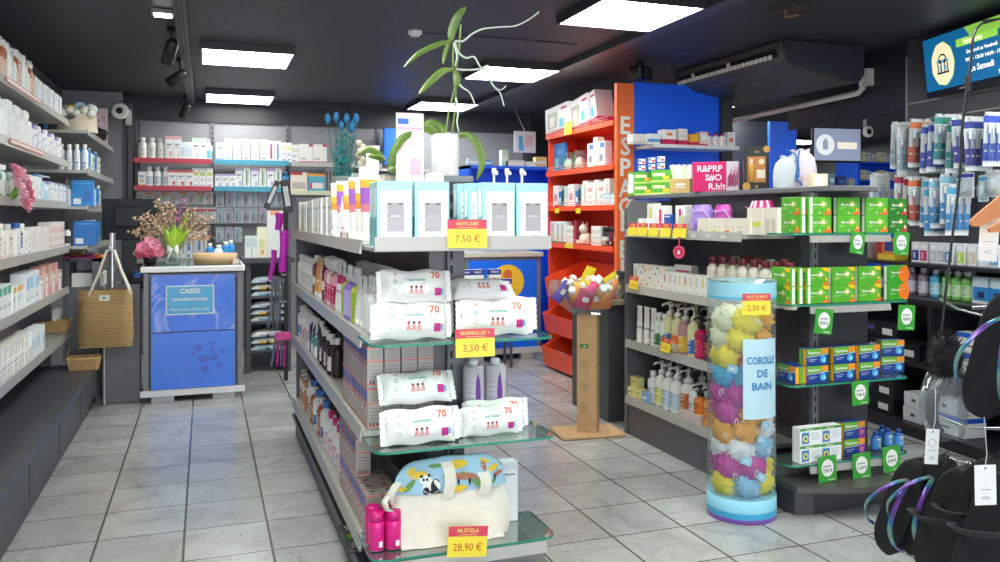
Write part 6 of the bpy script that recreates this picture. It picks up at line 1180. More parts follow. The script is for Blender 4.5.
for a, ln, w in ((.35, .3, .03), (.6, .24, .025), (-.3, .2, .03), (.05, .22, .03), (-.1, .16, .03)):
    m.grid(lambda u, v: ((u-.5)*w*2*math.sin(PI*min(.98, v+.08))+math.sin(a)*ln*v, -.02-.01*v+.008*math.cos(6*u), .1+ln*v*math.cos(a)), 4, 8, col('A8CC3A', .5))
obj('green_leaf', m, t)
q = PY(150, 262, 6.4); t = thing('flower_pot', 'small dark pot of pink carnations beside the glass vase', 'flowers', (q.x, 6.4, ct+.005))
obj('pot', MB().lathe([(.035, 0), (.05, .07), (.045, .07)], BLK, 18), t)
for i, (dx, dz, r, mm) in enumerate(((-.04, .1, .045, 0), (.03, .12, .045, 2), (0, .07, .045, 1), (.06, .07, .04, 0), (-.06, .06, .035, 1), (.0, .15, .035, 2))): f = MB(); f.T = Matrix.Translation((dx, -.04, dz+.02)) @ Matrix.Rotation(1.1, 4, 'X'); carnation(f, (0, 0, 0), r, [col('F290B0', .6), col('E8608A', .6), col('F4A8C0', .6)][mm]); obj('blossom', f, t)
f = MB(); f.grid(lambda u, v: (-.1+.03*v+.03*(u-.5), -.04, .08+.06*v), 3, 4, LEAF); f.tube([(0, 0, .05), (-.05, -.03, .1)], .004, LEAF, 5); f.tube([(0, 0, .05), (.04, -.03, .12)], .004, LEAF, 5); obj('leaf', f, t)
# monitor seen from behind, on the desk
q0, q1 = PY(101, 240, 6.95), PY(160, 240, 6.95); zb, zt3 = PY(130, 240, 6.95).z, PY(130, 199, 6.95).z
t = thing('monitor', 'black computer monitor seen from behind on the cash desk', 'monitor', ((q0.x+q1.x)/2, 6.95, .78), -.12); ww = (q1.x-q0.x)/2
MK = M('1D2024', .4); m = MB(); m.cbox((-ww, 0, zb-.78), (ww, .03, zt3-.78), MK, .006); obj('screen_back', m, t); m = MB(); m.cbox((-ww*.55, -.03, zb-.78+.1), (ww*.5, 0, zt3-.78-.06), M('24272C', .4), .01); obj('rear_cover', m, t)
m = MB(); m.cbox((-.05, -.06, 0), (.05, -.03, .35), M('2A2E34', .4), .005); m.cbox((-.13, -.14, 0), (.13, .08, .015), MK, .004); obj('stand', m, t)
q2 = PY(104, 275, 6.7); q3 = PY(143, 275, 6.7); t = thing('desk', 'dark cash desk carrying the monitor behind the counter', 'desk', (q2.x, 6.72, 0)); dw = q3.x-q2.x
obj('desk_top', MB().cbox((0, 0, .745), (dw, .7, .775), M('D8DAD8', .4)), t); obj('desk_front', MB().box((.02, .02, 0), (dw-.02, .05, .745), MGREY), t)
q = PY(137, 262, 6.8); m = MB(); m.cbox((-.05, 0, 0), (.05, .1, .16), M('2A2C30', .4), .008); m.disc((0, -.001, .1), .03, col('3A70C0')); tag(obj('card_terminal', m, None, (q.x, 6.85, .777)), 'dark device with blue dot behind the pink flowers', 'device')
q = PY(139, 276, 6.78); m = MB(); m.tube([(.06*math.cos(a), .02*math.sin(2*a), .065+.06*math.sin(a)) for a in [2*PI*i/20 for i in range(21)]], .005, BLK, 6); tag(obj('cable_loop', m, None, (q.x, 6.8, .778)), 'black cable loop on the cash desk', 'cable')
# grey screen panel, chrome pole and straw bag
q0, q1 = PY(105, 340, 6.34), PY(140.5, 340, 6.34); zp = PY(120, 285, 6.34).z; m = MB(); m.cbox((q0.x, 6.36, 0), (q1.x, 6.42, zp), MGREY); m.box((q1.x-.005, 6.35, 0), (q1.x+.004, 6.36, zp), SLOT); m.box((q0.x-.01, 6.35, 0), (q0.x, 6.36, zp), GREYL)
tag(obj('screen_panel', m), 'plain grey panel between left wall shelving and the counter', 'panel')
q = PY(112, 300, 6.3); zz1 = PY(112, 233, 6.3).z; m = MB(); m.tube([(q.x, 6.33, zp-.3), (q.x, 6.33, zz1)], .02, M('C8CACC', .2, .8), 14); m.cbox((q.x-.03, 6.32, zp-.1), (q.x+.03, 6.36, zp-.05), DARK); tag(obj('pole', m), 'chrome pole rising behind the straw tote bag', 'pole'); poleX = q.x
def b_straw(nt, b):
    tc = nt.nodes.new('ShaderNodeTexCoord'); w = nt.nodes.new('ShaderNodeTexWave'); w.bands_direction = 'Z'; w.inputs['Scale'].default_value = 22; w.inputs['Distortion'].default_value = 1.2; w.inputs['Detail Scale'].default_value = 14
    nt.links.new(tc.outputs['Object'], w.inputs[0]); nt.links.new(ramp(nt, w.outputs[0], [(.1, 'C49A60'), (.5, 'DAB178'), (1, 'E6C490')]), b.inputs['Base Color'])
    bp = nt.nodes.new('ShaderNodeBump'); bp.inputs['Distance'].default_value = .01; nt.links.new(w.outputs[0], bp.inputs['Height']); nt.links.new(bp.outputs[0], b.inputs['Normal'])
STR = nodemat('woven_straw', b_straw, .8); c = PY(105.5, 318, 6.2); W_ = PY(134, 318, 6.2).x-PY(77, 318, 6.2).x; H_ = PY(105, 290, 6.2).z-PY(105, 347, 6.2).z; zb = PY(105, 347, 6.2).z
t = thing('straw_tote_bag', 'big woven straw tote bag hanging from the chrome pole', 'bag', (c.x, 6.22, zb))
def sb(s):
    def fn(u, v): k = 2*u-1; return (k*W_/2*(1-.05*v)*(1-.06*max(0, 1-v*6)*1), s*.07*(1-abs(k)**6)*(.7+.3*math.sin(PI*v)), H_*v*(1 if v > .02 else 1)+.012*abs(k)**8*(v < .1))
    return fn
m = MB(); m.grid(sb(-1), 24, 16, STR); m.grid(lambda u, v: sb(1)(1-u, v), 24, 16, STR); m.box((-W_*.47, -.045, 0), (W_*.47, .045, .004), STR); obj('woven_body', m, t); m = MB(); px_ = poleX-c.x
for s in (-1, 1): pts = [(-.0+px_-.13, s*.05-.02, H_-.03), (px_-.07, s*.03-.02, H_+.12), (px_-.022, s*.01-.02, H_+.27), (px_+.022, s*.01-.02, H_+.27), (px_+.07, s*.03-.02, H_+.12), (px_+.13, s*.05-.02, H_-.03)]; h_ = MB(); h_.tube(pts, .022, M('E8E2DA', .7), 8, .3); obj('strap', h_, t)
m = MB(); m.box((-.035, -.073, H_*.82), (.03, -.069, H_*.92), M('E8E4D8', .5)); m.box((-.012, -.074, H_*.85), (.006, -.0735, H_*.89), col('5A8A7A')); obj('label', m, t); obj('hook', MB().tube([(px_, .1, H_+.27), (px_, -.03, H_+.27), (px_, -.05, H_+.295)], .008, GREYL, 8), t)
# ================================================================== low dark rack right of the counter
q0, q1 = PY(246, 260, 7.2), PY(291, 260, 7.2); zt4 = PY(270, 258, 7.2).z; t = thing('rack', 'low dark rack of pale packs right of the counter', 'shelving', (q0.x, 7.2, 0)); rw_ = q1.x-q0.x; m = MB()
for x in (0, rw_-.04): m.box((x, 0, 0), (x+.04, .4, zt4), DGREY)
m.box((-.03, -.03, zt4-.04), (rw_+.03, .42, zt4), DGREY); m.box((0, .38, 0), (rw_, .4, zt4), DGREY); obj('frame', m, t); lv = [PY(265, v, 7.2).z for v in (296, 321, 350)]
for i, z in enumerate(lv):
    obj('rack_shelf', MB().box((.04, 0, z-.02), (rw_-.04, .38, z), DGREY), t)
    for k in range(3):
        for j in range(2): m = MB(); m.grid(lambda u, v: (-.11+.22*u, -.1+.2*v, .048*math.sin(PI*u)**.4*math.sin(PI*v)**.4+.004), 10, 8, M(['C8D4D8', 'D8DCD4', 'B8C8D0'][(i+k+j) % 3], .35)); m.box((-.11, -.1, 0), (.11, .1, .006), col('B8C4C8')); m.quad([(-.05, -.101, .0), (.04, -.101, .0), (.04, -.101, .02), (-.05, -.101, .02)], col(['7AA8C0', 'D8B85A', 'A8A8C8'][k])); tag(obj('soft_pack', m, None, (q0.x+.15, 7.31, z+.001+.055*k) if j == 0 else (q0.x+rw_-.15, 7.31, z+.001+.055*k)), ['left', 'right'][j]+' pale soft pack, '+['lowest', 'middle', 'topmost'][k]+' of its pile, '+['upper', 'middle', 'lower'][i]+' rack shelf', 'pack', 'pale soft packs in the low rack')
rowY('on top of the low dark rack', 245, 258, 7.22, zt4+.001, [(carton(.055, .06, .2, 'ECEEEC', ((.2, .5, .8, .9, 'B8D8D8'),)), 'slim pale carton')]); rowY('on top of the low dark rack', 257, 267, 7.24, zt4+.001, [(carton(.08, .06, .26, 'EFECD8', ((.2, .3, .8, .6, 'E0DCA8'), (.4, .1, .7, .25, 'E8A04A'))), 'cream carton with orange mark')]); rowY('on top of the low dark rack', 267, 283, 7.26, zt4+.001, [(carton(.13, .1, .4, 'E2E2E2', ((.2, .9, .8, 1, 'F0A888'),)), 'tall plain pale carton')])
# ================================================================== things hanging at the far end of the centre gondola
HX, HYy = PY(281, 240, 5.3).x, 5.3
t = thing('hook_stand', 'slim dark hook strip at the far end of centre gondola', 'rack', (PY(286, 240, 5.24).x, 5.24, 0)); obj('strip', MB().box((-.012, 0, .3), (.012, .02, 1.42), DARK), t)
for i, v in enumerate((172, 205, 232, 275, 302)): obj('hook', MB().tube([(0, 0, PY(281, v, 5.2).z), (-.03, -.1, PY(281, v, 5.2).z), (-.04, -.14, PY(281, v, 5.2).z+.015)], .004, GREYL, 6), t)
def hanger(name, cat, label, u, v0, v1, w, c, tilt=0, kind=0, group=None):
    a = PY(u, v0, 5.15); b_ = PY(u, v1, 5.15); h = a.z-b_.z; m = MB(); C_ = col(c, .35)
    if kind == 0: m.cbox((-w/2, -.012, -h), (w/2, .012, 0), C_, .005); m.box((-w*.3, -.0135, -h*.8), (w*.3, -.012, -h*.2), GREYL); m.tube([(0, 0, -.01), (0, 0, .02)], .003, GREYL, 6)
    elif kind == 1: m.grid(lambda q, s: ((q-.5)*w*(1-.25*s)+.004*math.sin(5*s), -.012*math.sin(PI*q)-.004, -h*s), 6, 10, C_); m.grid(lambda q, s: ((.5-q)*w*(1-.25*s)+.004*math.sin(5*s), .012*math.sin(PI*q), -h*s), 6, 10, C_)
    else:
        for k in range(4): m.tube([((k-1.5)*w*.22, 0, 0), ((k-1.5)*w*.26, -.02, -h*.5), ((k-1.5)*w*.3+.01*math.sin(k), 0, -h)], .008, C_ if k % 2 else col('6A6A80'), 6)
    tag(obj(name, m, None, a), label, cat, group).rotation_euler = (0, tilt, 0)
hanger('comb_pack', 'hair accessory', 'left dark comb pack hanging, tilted, by the far gondola end', 278, 181, 211, .035, '3A3C40', .4); hanger('comb_pack', 'hair accessory', 'right dark comb pack hanging by the far gondola end', 284, 180, 213, .05, '2A2C30', -.15)
hanger('pouch', 'pouch', 'upper magenta pouch hanging by the far gondola end', 279, 213, 230, .05, 'B81EA8', 0, 1); hanger('pouch', 'pouch', 'long magenta pouch below the upper one, far gondola end', 284, 230, 272, .055, 'C82AC0', .03, 1); hanger('pouch', 'pouch', 'small magenta pouch left of the long one', 274, 250, 280, .035, 'B82AB0', .1, 1)
hanger('hair_tie_pack', 'hair accessory', 'tangle of dark grey hair ties, upper', 277, 277, 303, .075, '5A5E60', 0, 2); hanger('hair_tie_pack', 'hair accessory', 'tangle of dark grey hair ties, lower', 276, 300, 328, .075, '4A5054', .08, 2); hanger('hair_tie_pack', 'hair accessory', 'pink and violet hair ties hanging lowest by the gondola end', 281, 333, 366, .08, 'B02A8A', .1, 2)
m = MB(); m.cbox((-.045, -.01, -.05), (.045, .01, 0), col('D84A9A')); q = PY(283, 332, 5.1); tag(obj('clip_card', m, None, q), 'pink card of hair clips above the lowest hair ties', 'hair accessory')
# ================================================================== orange shelf unit
OX, OY0, OY1 = 2.9, 5.56, 6.86; ORG = M('F85628', .35); ORD_ = M('C83A1E', .4); OBK = M('EC4A28', .45)
ou = thing('orange_shelving', 'orange shelf unit with a tall lettered end panel', 'shelving')
zt5 = PX(616, 83, 2.9).z; m = MB(); m.box((OX-.0, 5.52, 0), (OX+.145, 5.56, zt5), M('FF7438', .4)); ep = obj('end_panel', m, ou)
m = MB(); lw2 = OX+.0725
for i, ch in enumerate('ESPACE'): m.text(ch, .13, WHITE, (lw2, 5.5185, PY(624, (122, 143, 164, 185, 203, 219)[i]+3, 5.52).z), True, .118)
for i, ch in enumerate('BEBE'): m.text(ch, .13, WHITE, (lw2, 5.5185, PY(624, (249, 268, 288, 308)[i], 5.52).z), True, .118)
obj('lettering', m, ep)
m = MB(); m.box((OX+.3, OY0, 0), (OX+.34, OY1, zt5-.05), OBK); m.box((OX+.02, OY1, 0), (OX+.34, OY1+.02, 2.05), OBK); obj('back_panel', m, ou)
ozs = [PX(580, v, OX).z for v in (128.5, 169, 206.5, 245)]
for z in ozs:
    o = obj('shelf', MB().box((OX, OY0, z-.02), (OX+.3, OY1, z), ORG), ou); obj('front_rail', MB().box((OX-.012, OY0, z-.035), (OX, OY1, z+.006), ORG), o)
    g = MB(); [g.tube([(OX-.006, OY0+.1, z+dz), (OX-.006, OY1, z+dz)], .003, M('E8B8A8', .3), 6) for dz in (.02, .04)]; obj('wire_guard', g, o)
# sloping bins
for k, (v0, X0) in enumerate(((290, 2.78), (330, 2.76), (368, 2.75))):
    z = PX(575, v0, X0+.1).z-.02; b = MB(); y0, y1 = 5.6, 6.62; z = [.62, .32, .03][k]
    b.prism([(X0, z+.16), (X0+.03, z), (X0+.4, z), (X0+.4, z+.3), (X0+.39, z+.3), (X0+.39, z+.012), (X0+.035, z+.012), (X0+.012, z+.16)], ORG, y0, y1, 1)
    for yy in (y0-.012, y1): b.prism([(X0, z+.16), (X0+.03, z), (X0+.4, z), (X0+.4, z+.32)], ORG, yy, yy+.012, 1)
    obj('bin', b, ou)
    rd2 = random.Random(k)
    for j in range(9): yb = y0+.08+.11*j; m = MB(); c_ = rd2.choice(['6A4AB0', '3A6AC8', 'C8D8E8', 'D85AA0', '5A8AD0', 'B8C8D8']); m.cbox((-.09, -.05, 0), (.09, .05, .04), col(c_), .012); m.quad([(-.0905, -.03, .01), (-.0905, .03, .01), (-.0905, .03, .03), (-.0905, -.03, .03)], WHITE); o = tag(obj('soft_packet', m, None, (X0+.15, yb, z+.05)), ordinal(8-j, 9)+' packet lying in the '+['upper', 'middle', 'lowest'][k]+' orange bin', 'packet', 'packets in the orange bins'); o.rotation_euler = (0, .6, rd2.uniform(-.4, .4))
def rO(where, u0, u1, z, items, X=None, **k): return row_u(where, u0, u1, z+.001, X or OX+.02, items, **k)
so = ['on top of the orange unit', 'on the first orange shelf', 'on the second orange shelf', 'on the third orange shelf']
so = ['on the top orange shelf', 'on the second orange shelf', 'on the third orange shelf', 'on the fourth orange shelf']
# big baby monitor boxes on the very top shelf
def bigbox(w, h, d=.16): return carton(w, d, h, 'F0EEF0', ((0, 0, 1, .13, 'D82A6A'), (.1, .25, .55, .8, 'B8B4A8'), (.2, .3, .4, .65, 'E8E6DA'), (.62, .2, .82, .5, '5AB8D8'), (.7, .8, .95, .88, 'C82A5A')))
for i, (u, w, h, tl) in enumerate(((562, .5, .25, -.05), (586, .36, .26, -.12), (603, .24, .26, -.22))):
    p = PX(u, 120, OX+.06+.03*i); p.y += (0, .02, .12)[i]; o = place(bigbox(w, h), ['long white and pink device box at the far end', 'middle white and pink device box', 'tilted white box with pink corner at the near end'][i]+', top of orange shelving', (p.x+.03, p.y, ozs[0]+.001+(.0, .01, .03)[i]), rot=(0, tl, L), group='white and pink device boxes')
rO(so[1], 549, 563, ozs[1], [(carton(.3, .03, .26, '2A7AC0', ((.3, .2, .6, .5, '7AC8D8'), (.5, .6, .8, .8, '3A9AD0'))), 'large blue flat box')], X=OX+.05, length=None) if False else None
p = PX(556, 168, OX+.05); place(carton(.3, .03, .26, '2A7AC0', ((.3, .2, .6, .5, '7AC8D8'), (.5, .6, .8, .8, '3A9AD0'))), 'large blue flat box at the far end of second orange shelf', (OX+.08, p.y, ozs[1]+.001), L)
for i, u in enumerate((569, 580)):
    b = MB(); b.grid(lambda q, s: (.085*(1-.7*s)*math.cos(2*PI*q), .05*math.sin(2*PI*q), .17*s), 16, 8, PLASTIC); b.blob((0, 0, .06), .055, [col('C8D8C8'), col('D8C8B8')][i], 10, 7); b.cbox((-.012, -.055, .03), (.012, -.045, .13), col('3A8A5A'), .002); place(Proto('cellophane_bag', 'bag', .17, .1, .17, b), ['left', 'right'][i]+' clear cellophane gift bag on the second orange shelf', (OX+.1, PX(u, 168, OX+.1).y, ozs[1]+.001), L)
rO(so[1], 586, 604, ozs[1], [(carton(.12, .06, .19, 'EDEFF0', ((.2, .2, .7, .5, '8A98A0'), (.3, .75, .9, .95, '4A7AC8'))), 'white carton with blue print'), (carton(.07, .06, .23, 'EFE2D2', ()), 'slim cream carton')])
rO(so[2], 552, 585, ozs[2], [(carton(.11, .06, .17, 'F0E4E4', ((.2, .3, .8, .6, 'D89AA0'),)), 'pink white carton'), (carton(.05, .05, .12, '3A7AC0', ((.2, .3, .8, .6, 'F2F2F2'),)), 'small blue carton'), (carton(.05, .05, .13, '2E4A4A', ()), 'small dark green carton'), (carton(.08, .06, .16, 'BCD8D0', ((.2, .3, .8, .4, 'F2F2F2'),)), 'mint carton')])
rO(so[2], 582, 609, ozs[2], [(mini(.075, .06, .19, 'F0EEEA', 'C8C0B8', 'A8A098', 3), 'tall cream carton'), (mini(.1, .06, .17, 'F4F2EE', 'D8A8A0', 'A8A098', 0), 'white carton')]); rO('in the small front row, third orange shelf', 601, 616, ozs[2], [(mini(.06, .05, .09, 'E6F0F4', 'A8D0E0', '8AB0C8', 2), 'tiny pale blue carton')], X=OX+.01)
rO(so[3], 549, 565, ozs[3], [(carton(.09, .06, .17, 'F0F0EC', ((.3, .1, .4, .9, '5A5A5A'), (.6, .1, .7, .9, '5A5A5A'), (0, 0, 1, .08, '3A8A5A'))), 'white carton with dark stripes')]); rO(so[3], 565, 574, ozs[3], [(mini(.06, .06, .15, 'EFEDE8', 'C8C8C0'), 'plain cream carton')])
p = PX(578, 245, OX+.05); place(carton(.06, .06, .2, '9A2A3A', ((.3, .2, .7, .8, 'B84A5A'),)), 'tall dark red carton on the fourth orange shelf', (OX+.05, p.y, ozs[3]+.001), L)
b = MB(); b.blob((0, 0, .05), .055, col('E8D8C8', .8), 12, 8); b.blob((0, -.02, .13), .04, col('EADCD0', .8), 12, 8); [b.blob((s*.035, -.01, .17), .014, col('D8A8A8', .8), 8, 6, sc=(1, .6, 1.6)) for s in (-1, 1)]; b.blob((0, -.06, .12), .01, col('B88A8A'), 6, 5); [b.blob((s*.04, -.05, .02), .022, col('E8D8C8', .8), 8, 6) for s in (-1, 1)]
place(Proto('plush_toy', 'toy', .12, .12, .2, b), 'small cream plush animal on the fourth orange shelf', (OX+.07, PX(586, 245, OX+.07).y, ozs[3]+.001), L)
rO(so[3], 590, 601, ozs[3], [(mini(.07, .06, .14, 'EFEDEA', 'D8D8D0'), 'plain white carton')]); rO(so[3], 600, 616, ozs[3], [(can(.035, .14, '1A1A1E', '2A2A2E', 'cup', ((.3, 'F0F0EE'), (.5, '1A1A1E'))), 'black cup with white band'), (can(.035, .14, '6A1A22', '2A1A1E', 'cup'), 'dark red cup')], gap=.02)
for i, (u, v, w, h, k) in enumerate(((568, 128, .15, .11, 0), (557, 209, .09, .07, 0), (578, 209, .09, .07, 0), (569, 246, .16, .035, 0))):
    p = PX(u, v, OX-.02); m = MB(); m.box((-w/2, -.001, -h/2), (w/2, .001, h/2), col('F4E02A')); 
    if i in (1, 2): m.box((-w/2, -.0014, h*.1), (w/2, -.001, h/2), col('D8322E'))
    for z in (-.25, -.05): m.box((-w*.35, -.0015, h*z), (w*.3, -.001, h*(z+.05)), col('C8A01E'))
    tag(obj('price_card', m, None, (OX-.02, p.y, p.z), L), ['large plain yellow card on the top orange rail', 'left yellow and red card on the third orange rail', 'right yellow and red card on the third orange rail', 'long yellow strip on the fourth orange rail'][i], 'price card')
# blue end wall beside the orange panel with its shelf
x0, x1 = OX+.146, PY(719, 150, 5.54).x; BL = M('1466FF', .45); t = thing('blue_display_wall', 'bright blue display wall with a white shelf of supplements', 'shelving'); zt6 = PY(634, 82, 5.54).z
obj('blue_panel', MB().box((x0, 5.54, .9), (x1, 5.58, zt6), BL), t); obj('grey_lower_panel', MB().box((x0, 5.54, 0), (x1, 5.58, .9), PANEL), t); obj('side_post', MB().box((x1, 5.5, 0), (x1+.1, 5.6, CEIL), M('3A3A3E', .5)), t)
zS = PY(680, 145, 5.3).z; obj('white_shelf', MB().box((x0+.02, 5.27, zS-.025), (PY(737, 150, 5.3).x, 5.54, zS), M('E4E4E6', .35)), t)
rs = 'on the blue wall shelf'
def rs_(u0, u1, items, Y=5.3, where=rs): rowY(where, u0, u1, Y, zS+.001, items)
rs_(633, 649, [(carton(.018, .08, .07, 'F2ECE6', ((0, .1, 1, .2, 'C8D0D8'),)), 'thin white carton')]); rs_(647, 662, [(carton(.1, .07, .075, 'F0F2F4', ((0, .2, 1, .5, '4A9AD8'),)), 'white carton with blue band')]); rs_(661, 679, [(carton(.11, .08, .11, 'F2F0EE', ((0, 0, 1, .36, 'D01E5A'), (.3, .6, .7, .8, 'E0883A'))), 'white carton with crimson base')]); rs_(678, 690, [(carton(.075, .08, .12, 'EFE8E0', ((0, 0, 1, .3, 'D01E5A'), (.2, .5, .8, .6, 'D8C8C0'))), 'cream carton with crimson base')]); rs_(689, 700, [(carton(.07, .08, .085, 'F0B43A', ((0, 0, 1, .3, 'D0305A'),)), 'orange carton')]); rs_(700, 709, [(carton(.065, .07, .105, 'F2D8D0', ((.1, .4, .9, .8, 'F8F8F6'), (0, 0, 1, .12, 'D0204A'))), 'pink white carton')]); rs_(708, 727, [(bottle(.03, .105, 'F0E8EA', 'C81E5A', 'screw', label='F4ECEE', ink='C81E5A', kind='pill_jar'), 'white jar with crimson cap')]); rs_(727, 739, [(carton(.07, .05, .11, 'E8E6E6', ((.2, .3, .7, .6, 'D8783A'),)), 'grey white carton with orange berries')])
# ================================================================== low cupboard and kraft stand with its clear tub
t = thing('low_cupboard', 'low grey cupboard with wooden top behind the kraft stand', 'cupboard', (2.42, 4.72, 0)); zc5 = PY(610, 300, 4.75).z
obj('body', MB().box((0, 0, 0), (.6, .55, zc5-.03), M('4A4A4E', .5)), t); obj('cupboard_top', MB().cbox((-.02, -.02, zc5-.03), (.62, .57, zc5), M('B8A488', .5)), t)
b = MB(); b.blob((0, 0, .09), .1, M('141416', .7), 16, 10, sc=(1, .8, .9)); h_ = MB().tube([(-.05, -.08, .12), (-.02, -.13, .06), (.03, -.12, .02), (.05, -.09, .1)], .008, BLK, 8); place(Proto('handbag', 'bag', .2, .16, .2, b, [('handle', h_, None)]), 'black handbag lying on the low grey cupboard', (2.56, 4.84, zc5+.001), 0)
sc = (FL(555, 432)+FL(621, 432))/2; SX, SY = FL(588, 434).x, FL(588, 434).y; KR = nodemat('kraft_board', b_paint('BE9468', 'CBA478', 20), .7)
t = thing('kraft_stand', 'kraft cardboard column stand with a square foot', 'display stand', (SX, SY, 0), -.6); zt7 = PY(588, 314, SY).z
m = MB(); m.cbox((-.2, -.12, 0), (.2, .14, .022), KR, .01); obj('foot', m, t, rz=.5); m = MB(); m.cbox((-.06, -.05, .02), (.06, .07, zt7), KR, .003); obj('column', m, t)
m = MB(); m.box((-.04, -.0515, zt7-.2), (.01, -.05, zt7-.175), col('2F7A3A')); m.text('refill', .01, WHITE, (-.015, -.0518, zt7-.188), True)
obj('printed_label', m, t)
for z in (.42, .3, .17):
    m = MB(); n = 20; m.add([(-.015+r*math.cos(2*PI*i/n), -.051, z+r*1.25*math.sin(2*PI*i/n)) for r in (.024, .021) for i in range(n)], [(i, (i+1) % n, n+(i+1) % n, n+i) for i in range(n)], col('6A6A48')); m.disc((-.015, -.0512, z), .008, col('7A7A55'), seg=8); obj('round_mark', m, t)
t2 = thing('clear_bin', 'clear faceted bin on the kraft stand full of small bottles', 'bin', (SX, SY+.01, zt7+.001), -.12); bz = .255; pr = [(.1, 0), (.1, .004), (.25, .12), (.235, .2)]
m = MB(); m.lathe(pr, PLASTIC, 6, smooth=False, cap=False); m.disc((0, 0, .002), .1, PLASTIC, 'z', 6); obj('clear_wall', m, t2)
rd3 = random.Random(11); cols = ['D8782E', 'E8902E', 'D81E6A', 'F0D83A', '6A4AB0', 'C84AA0', 'E8A83A', '4A6AC8']
for i in range(30):
    a = i*2.399; r = .175*math.sqrt(((i % 15)+.6)/15); lay = i//15; c_ = cols[rd3.randrange(8)]; zz = (.055 if lay == 0 else .135)+ (r*.25 if lay == 0 else .02-r*.12); r *= .72 if lay == 0 else .95
    b = MB(); b.lathe([(.02, 0), (.024, .005), (.024, .05), (.012, .06)], col(c_), 12); k = MB().lathe([(.0175, .06), (.0175, .078), (.015, .08)], WHITE, 12)
    o = place(Proto('mini_bottle', 'bottle', .05, .05, .08, b, [('cap', k, None)]), ['white capped '+{'D8782E':'orange','E8902E':'light orange','D81E6A':'magenta','F0D83A':'yellow','6A4AB0':'violet','C84AA0':'pink','E8A83A':'amber','4A6AC8':'blue'}[c_]+' mini bottle in the clear bin'][0], (SX+r*math.cos(a), SY+.01+r*math.sin(a)*.9, zt7+zz), rot=(rd3.uniform(-1.2, 1.2), rd3.uniform(-1, 1), rd3.uniform(0, 6)), group='mini bottles in the clear bin', sc=1.3)
for i, (dx, dz, w, h, c, r) in enumerate(((-.07, .1, .11, .12, 'C01E5A', .3), (.03, .1, .2, .14, 'E07A2A', .0), (.11, .2, .13, .08, 'F0D83A', -.5), (-.03, .22, .07, .15, 'F2D82E', .35), (.12, .09, .14, .05, 'D81E6A', -.3), (-.17, .14, .07, .14, '6A4AC0', .6), (.17, .14, .09, .1, 'E8C83A', .5))):
    m = MB(); m.grid(lambda u, v: ((u-.5)*w, -.012*math.sin(PI*u)*math.sin(PI*v), (v-.5)*h), 6, 6, col(c, .3)); m.grid(lambda u, v: ((.5-u)*w, .012*math.sin(PI*u)*math.sin(PI*v), (v-.5)*h), 6, 6, col(c, .3)); m.quad([(-w*.2, -.0135, -h*.1), (w*.2, -.0135, -h*.1), (w*.2, -.0135, h*.15), (-w*.2, -.0135, h*.15)], WHITE)
    tag(obj('sachet', m, None, (SX+dx, SY-.1+.02*i, zt7+dz)), ['dark pink sachet left in the clear bin', 'big orange sachet at the front of the clear bin', 'yellow sachet leaning right in the clear bin', 'yellow sachet sticking up from the clear bin', 'pink sachet low on the right of the clear bin', 'violet sachet at the left rim of the clear bin', 'pale yellow sachet at the right rim of the clear bin'][i], 'sachet').rotation_euler = (.3, r, .1)
# ================================================================== blue promotional cabinet in the back
YP = 7.1; q0, q1 = PY(492, 300, YP), PY(541, 300, YP); z0_, z1_ = PY(515, 352, YP).z, PY(515, 260, YP).z; t = thing('promotional_cabinet', 'grey cabinet with a blue poster front and yellow disc', 'cabinet', (q0.x-.25, YP, 0)); w_ = q1.x-q0.x+.25
m = MB(); m.box((0, .01, .06), (w_, .5, z1_+.05), M('7A7A80', .4)); m.cbox((-.02, -.02, z1_+.03), (w_+.02, .52, z1_+.07), M('C8C4B8', .4)); obj('body', m, t); m = MB(); m.box((.03, 0, z0_), (w_-.04, .012, z1_), M('1270FA', .2)); m.disc((w_-.33, -.001, z1_-.2), .16, col('F0C83A'), seg=28); m.disc((w_-.33, -.002, z1_-.13), .045, col('D8703A'), seg=16); obj('blue_poster', m, t); obj('kick_rail', MB().box((-.01, -.03, .06), (w_+.01, 0, .11), M('C8C8CC', .3)), t); [obj('foot', MB().box((x, .0, 0), (x+.12, .1, .06), GREYL), t) for x in (.05, w_-.2)]
NB = carton(.12, .06, .085, 'F0F0F0', ((0, .45, 1, 1, '1E3F9A'),), (('Pediakid', .5, .75, .18, 'F2F2F2'),))
q0, q1 = PY(462, 290, 6.75), PY(512, 290, 6.75); tz = PY(490, 289.5, 6.72).z; t = thing('display_table', 'small dark table with navy boxes before the blue poster', 'table', (q0.x, 6.7, 0)); tw_ = q1.x-q0.x; obj('table_top', MB().cbox((0, 0, tz-.02), (tw_, .2, tz), DGREY), t)
for x in (.01, tw_-.03):
    for y in (.01, .17): obj('leg', MB().box((x, y, 0), (x+.02, y+.02, tz-.02), DGREY), t)
for j, us in enumerate(((468, 481, 494.5, 506), (466, 478, 495))):
    for i, u in enumerate(us): place(NB, ordinal(i, len(us))+' navy topped white carton, '+['lower', 'upper'][j]+' row before the blue poster', (PY(u, 280, 6.75).x, 6.78, tz+.001+.0855*j), 0, 'navy topped cartons before the poster', sc=(.9, 1, 1))
zb_ = z1_+.071
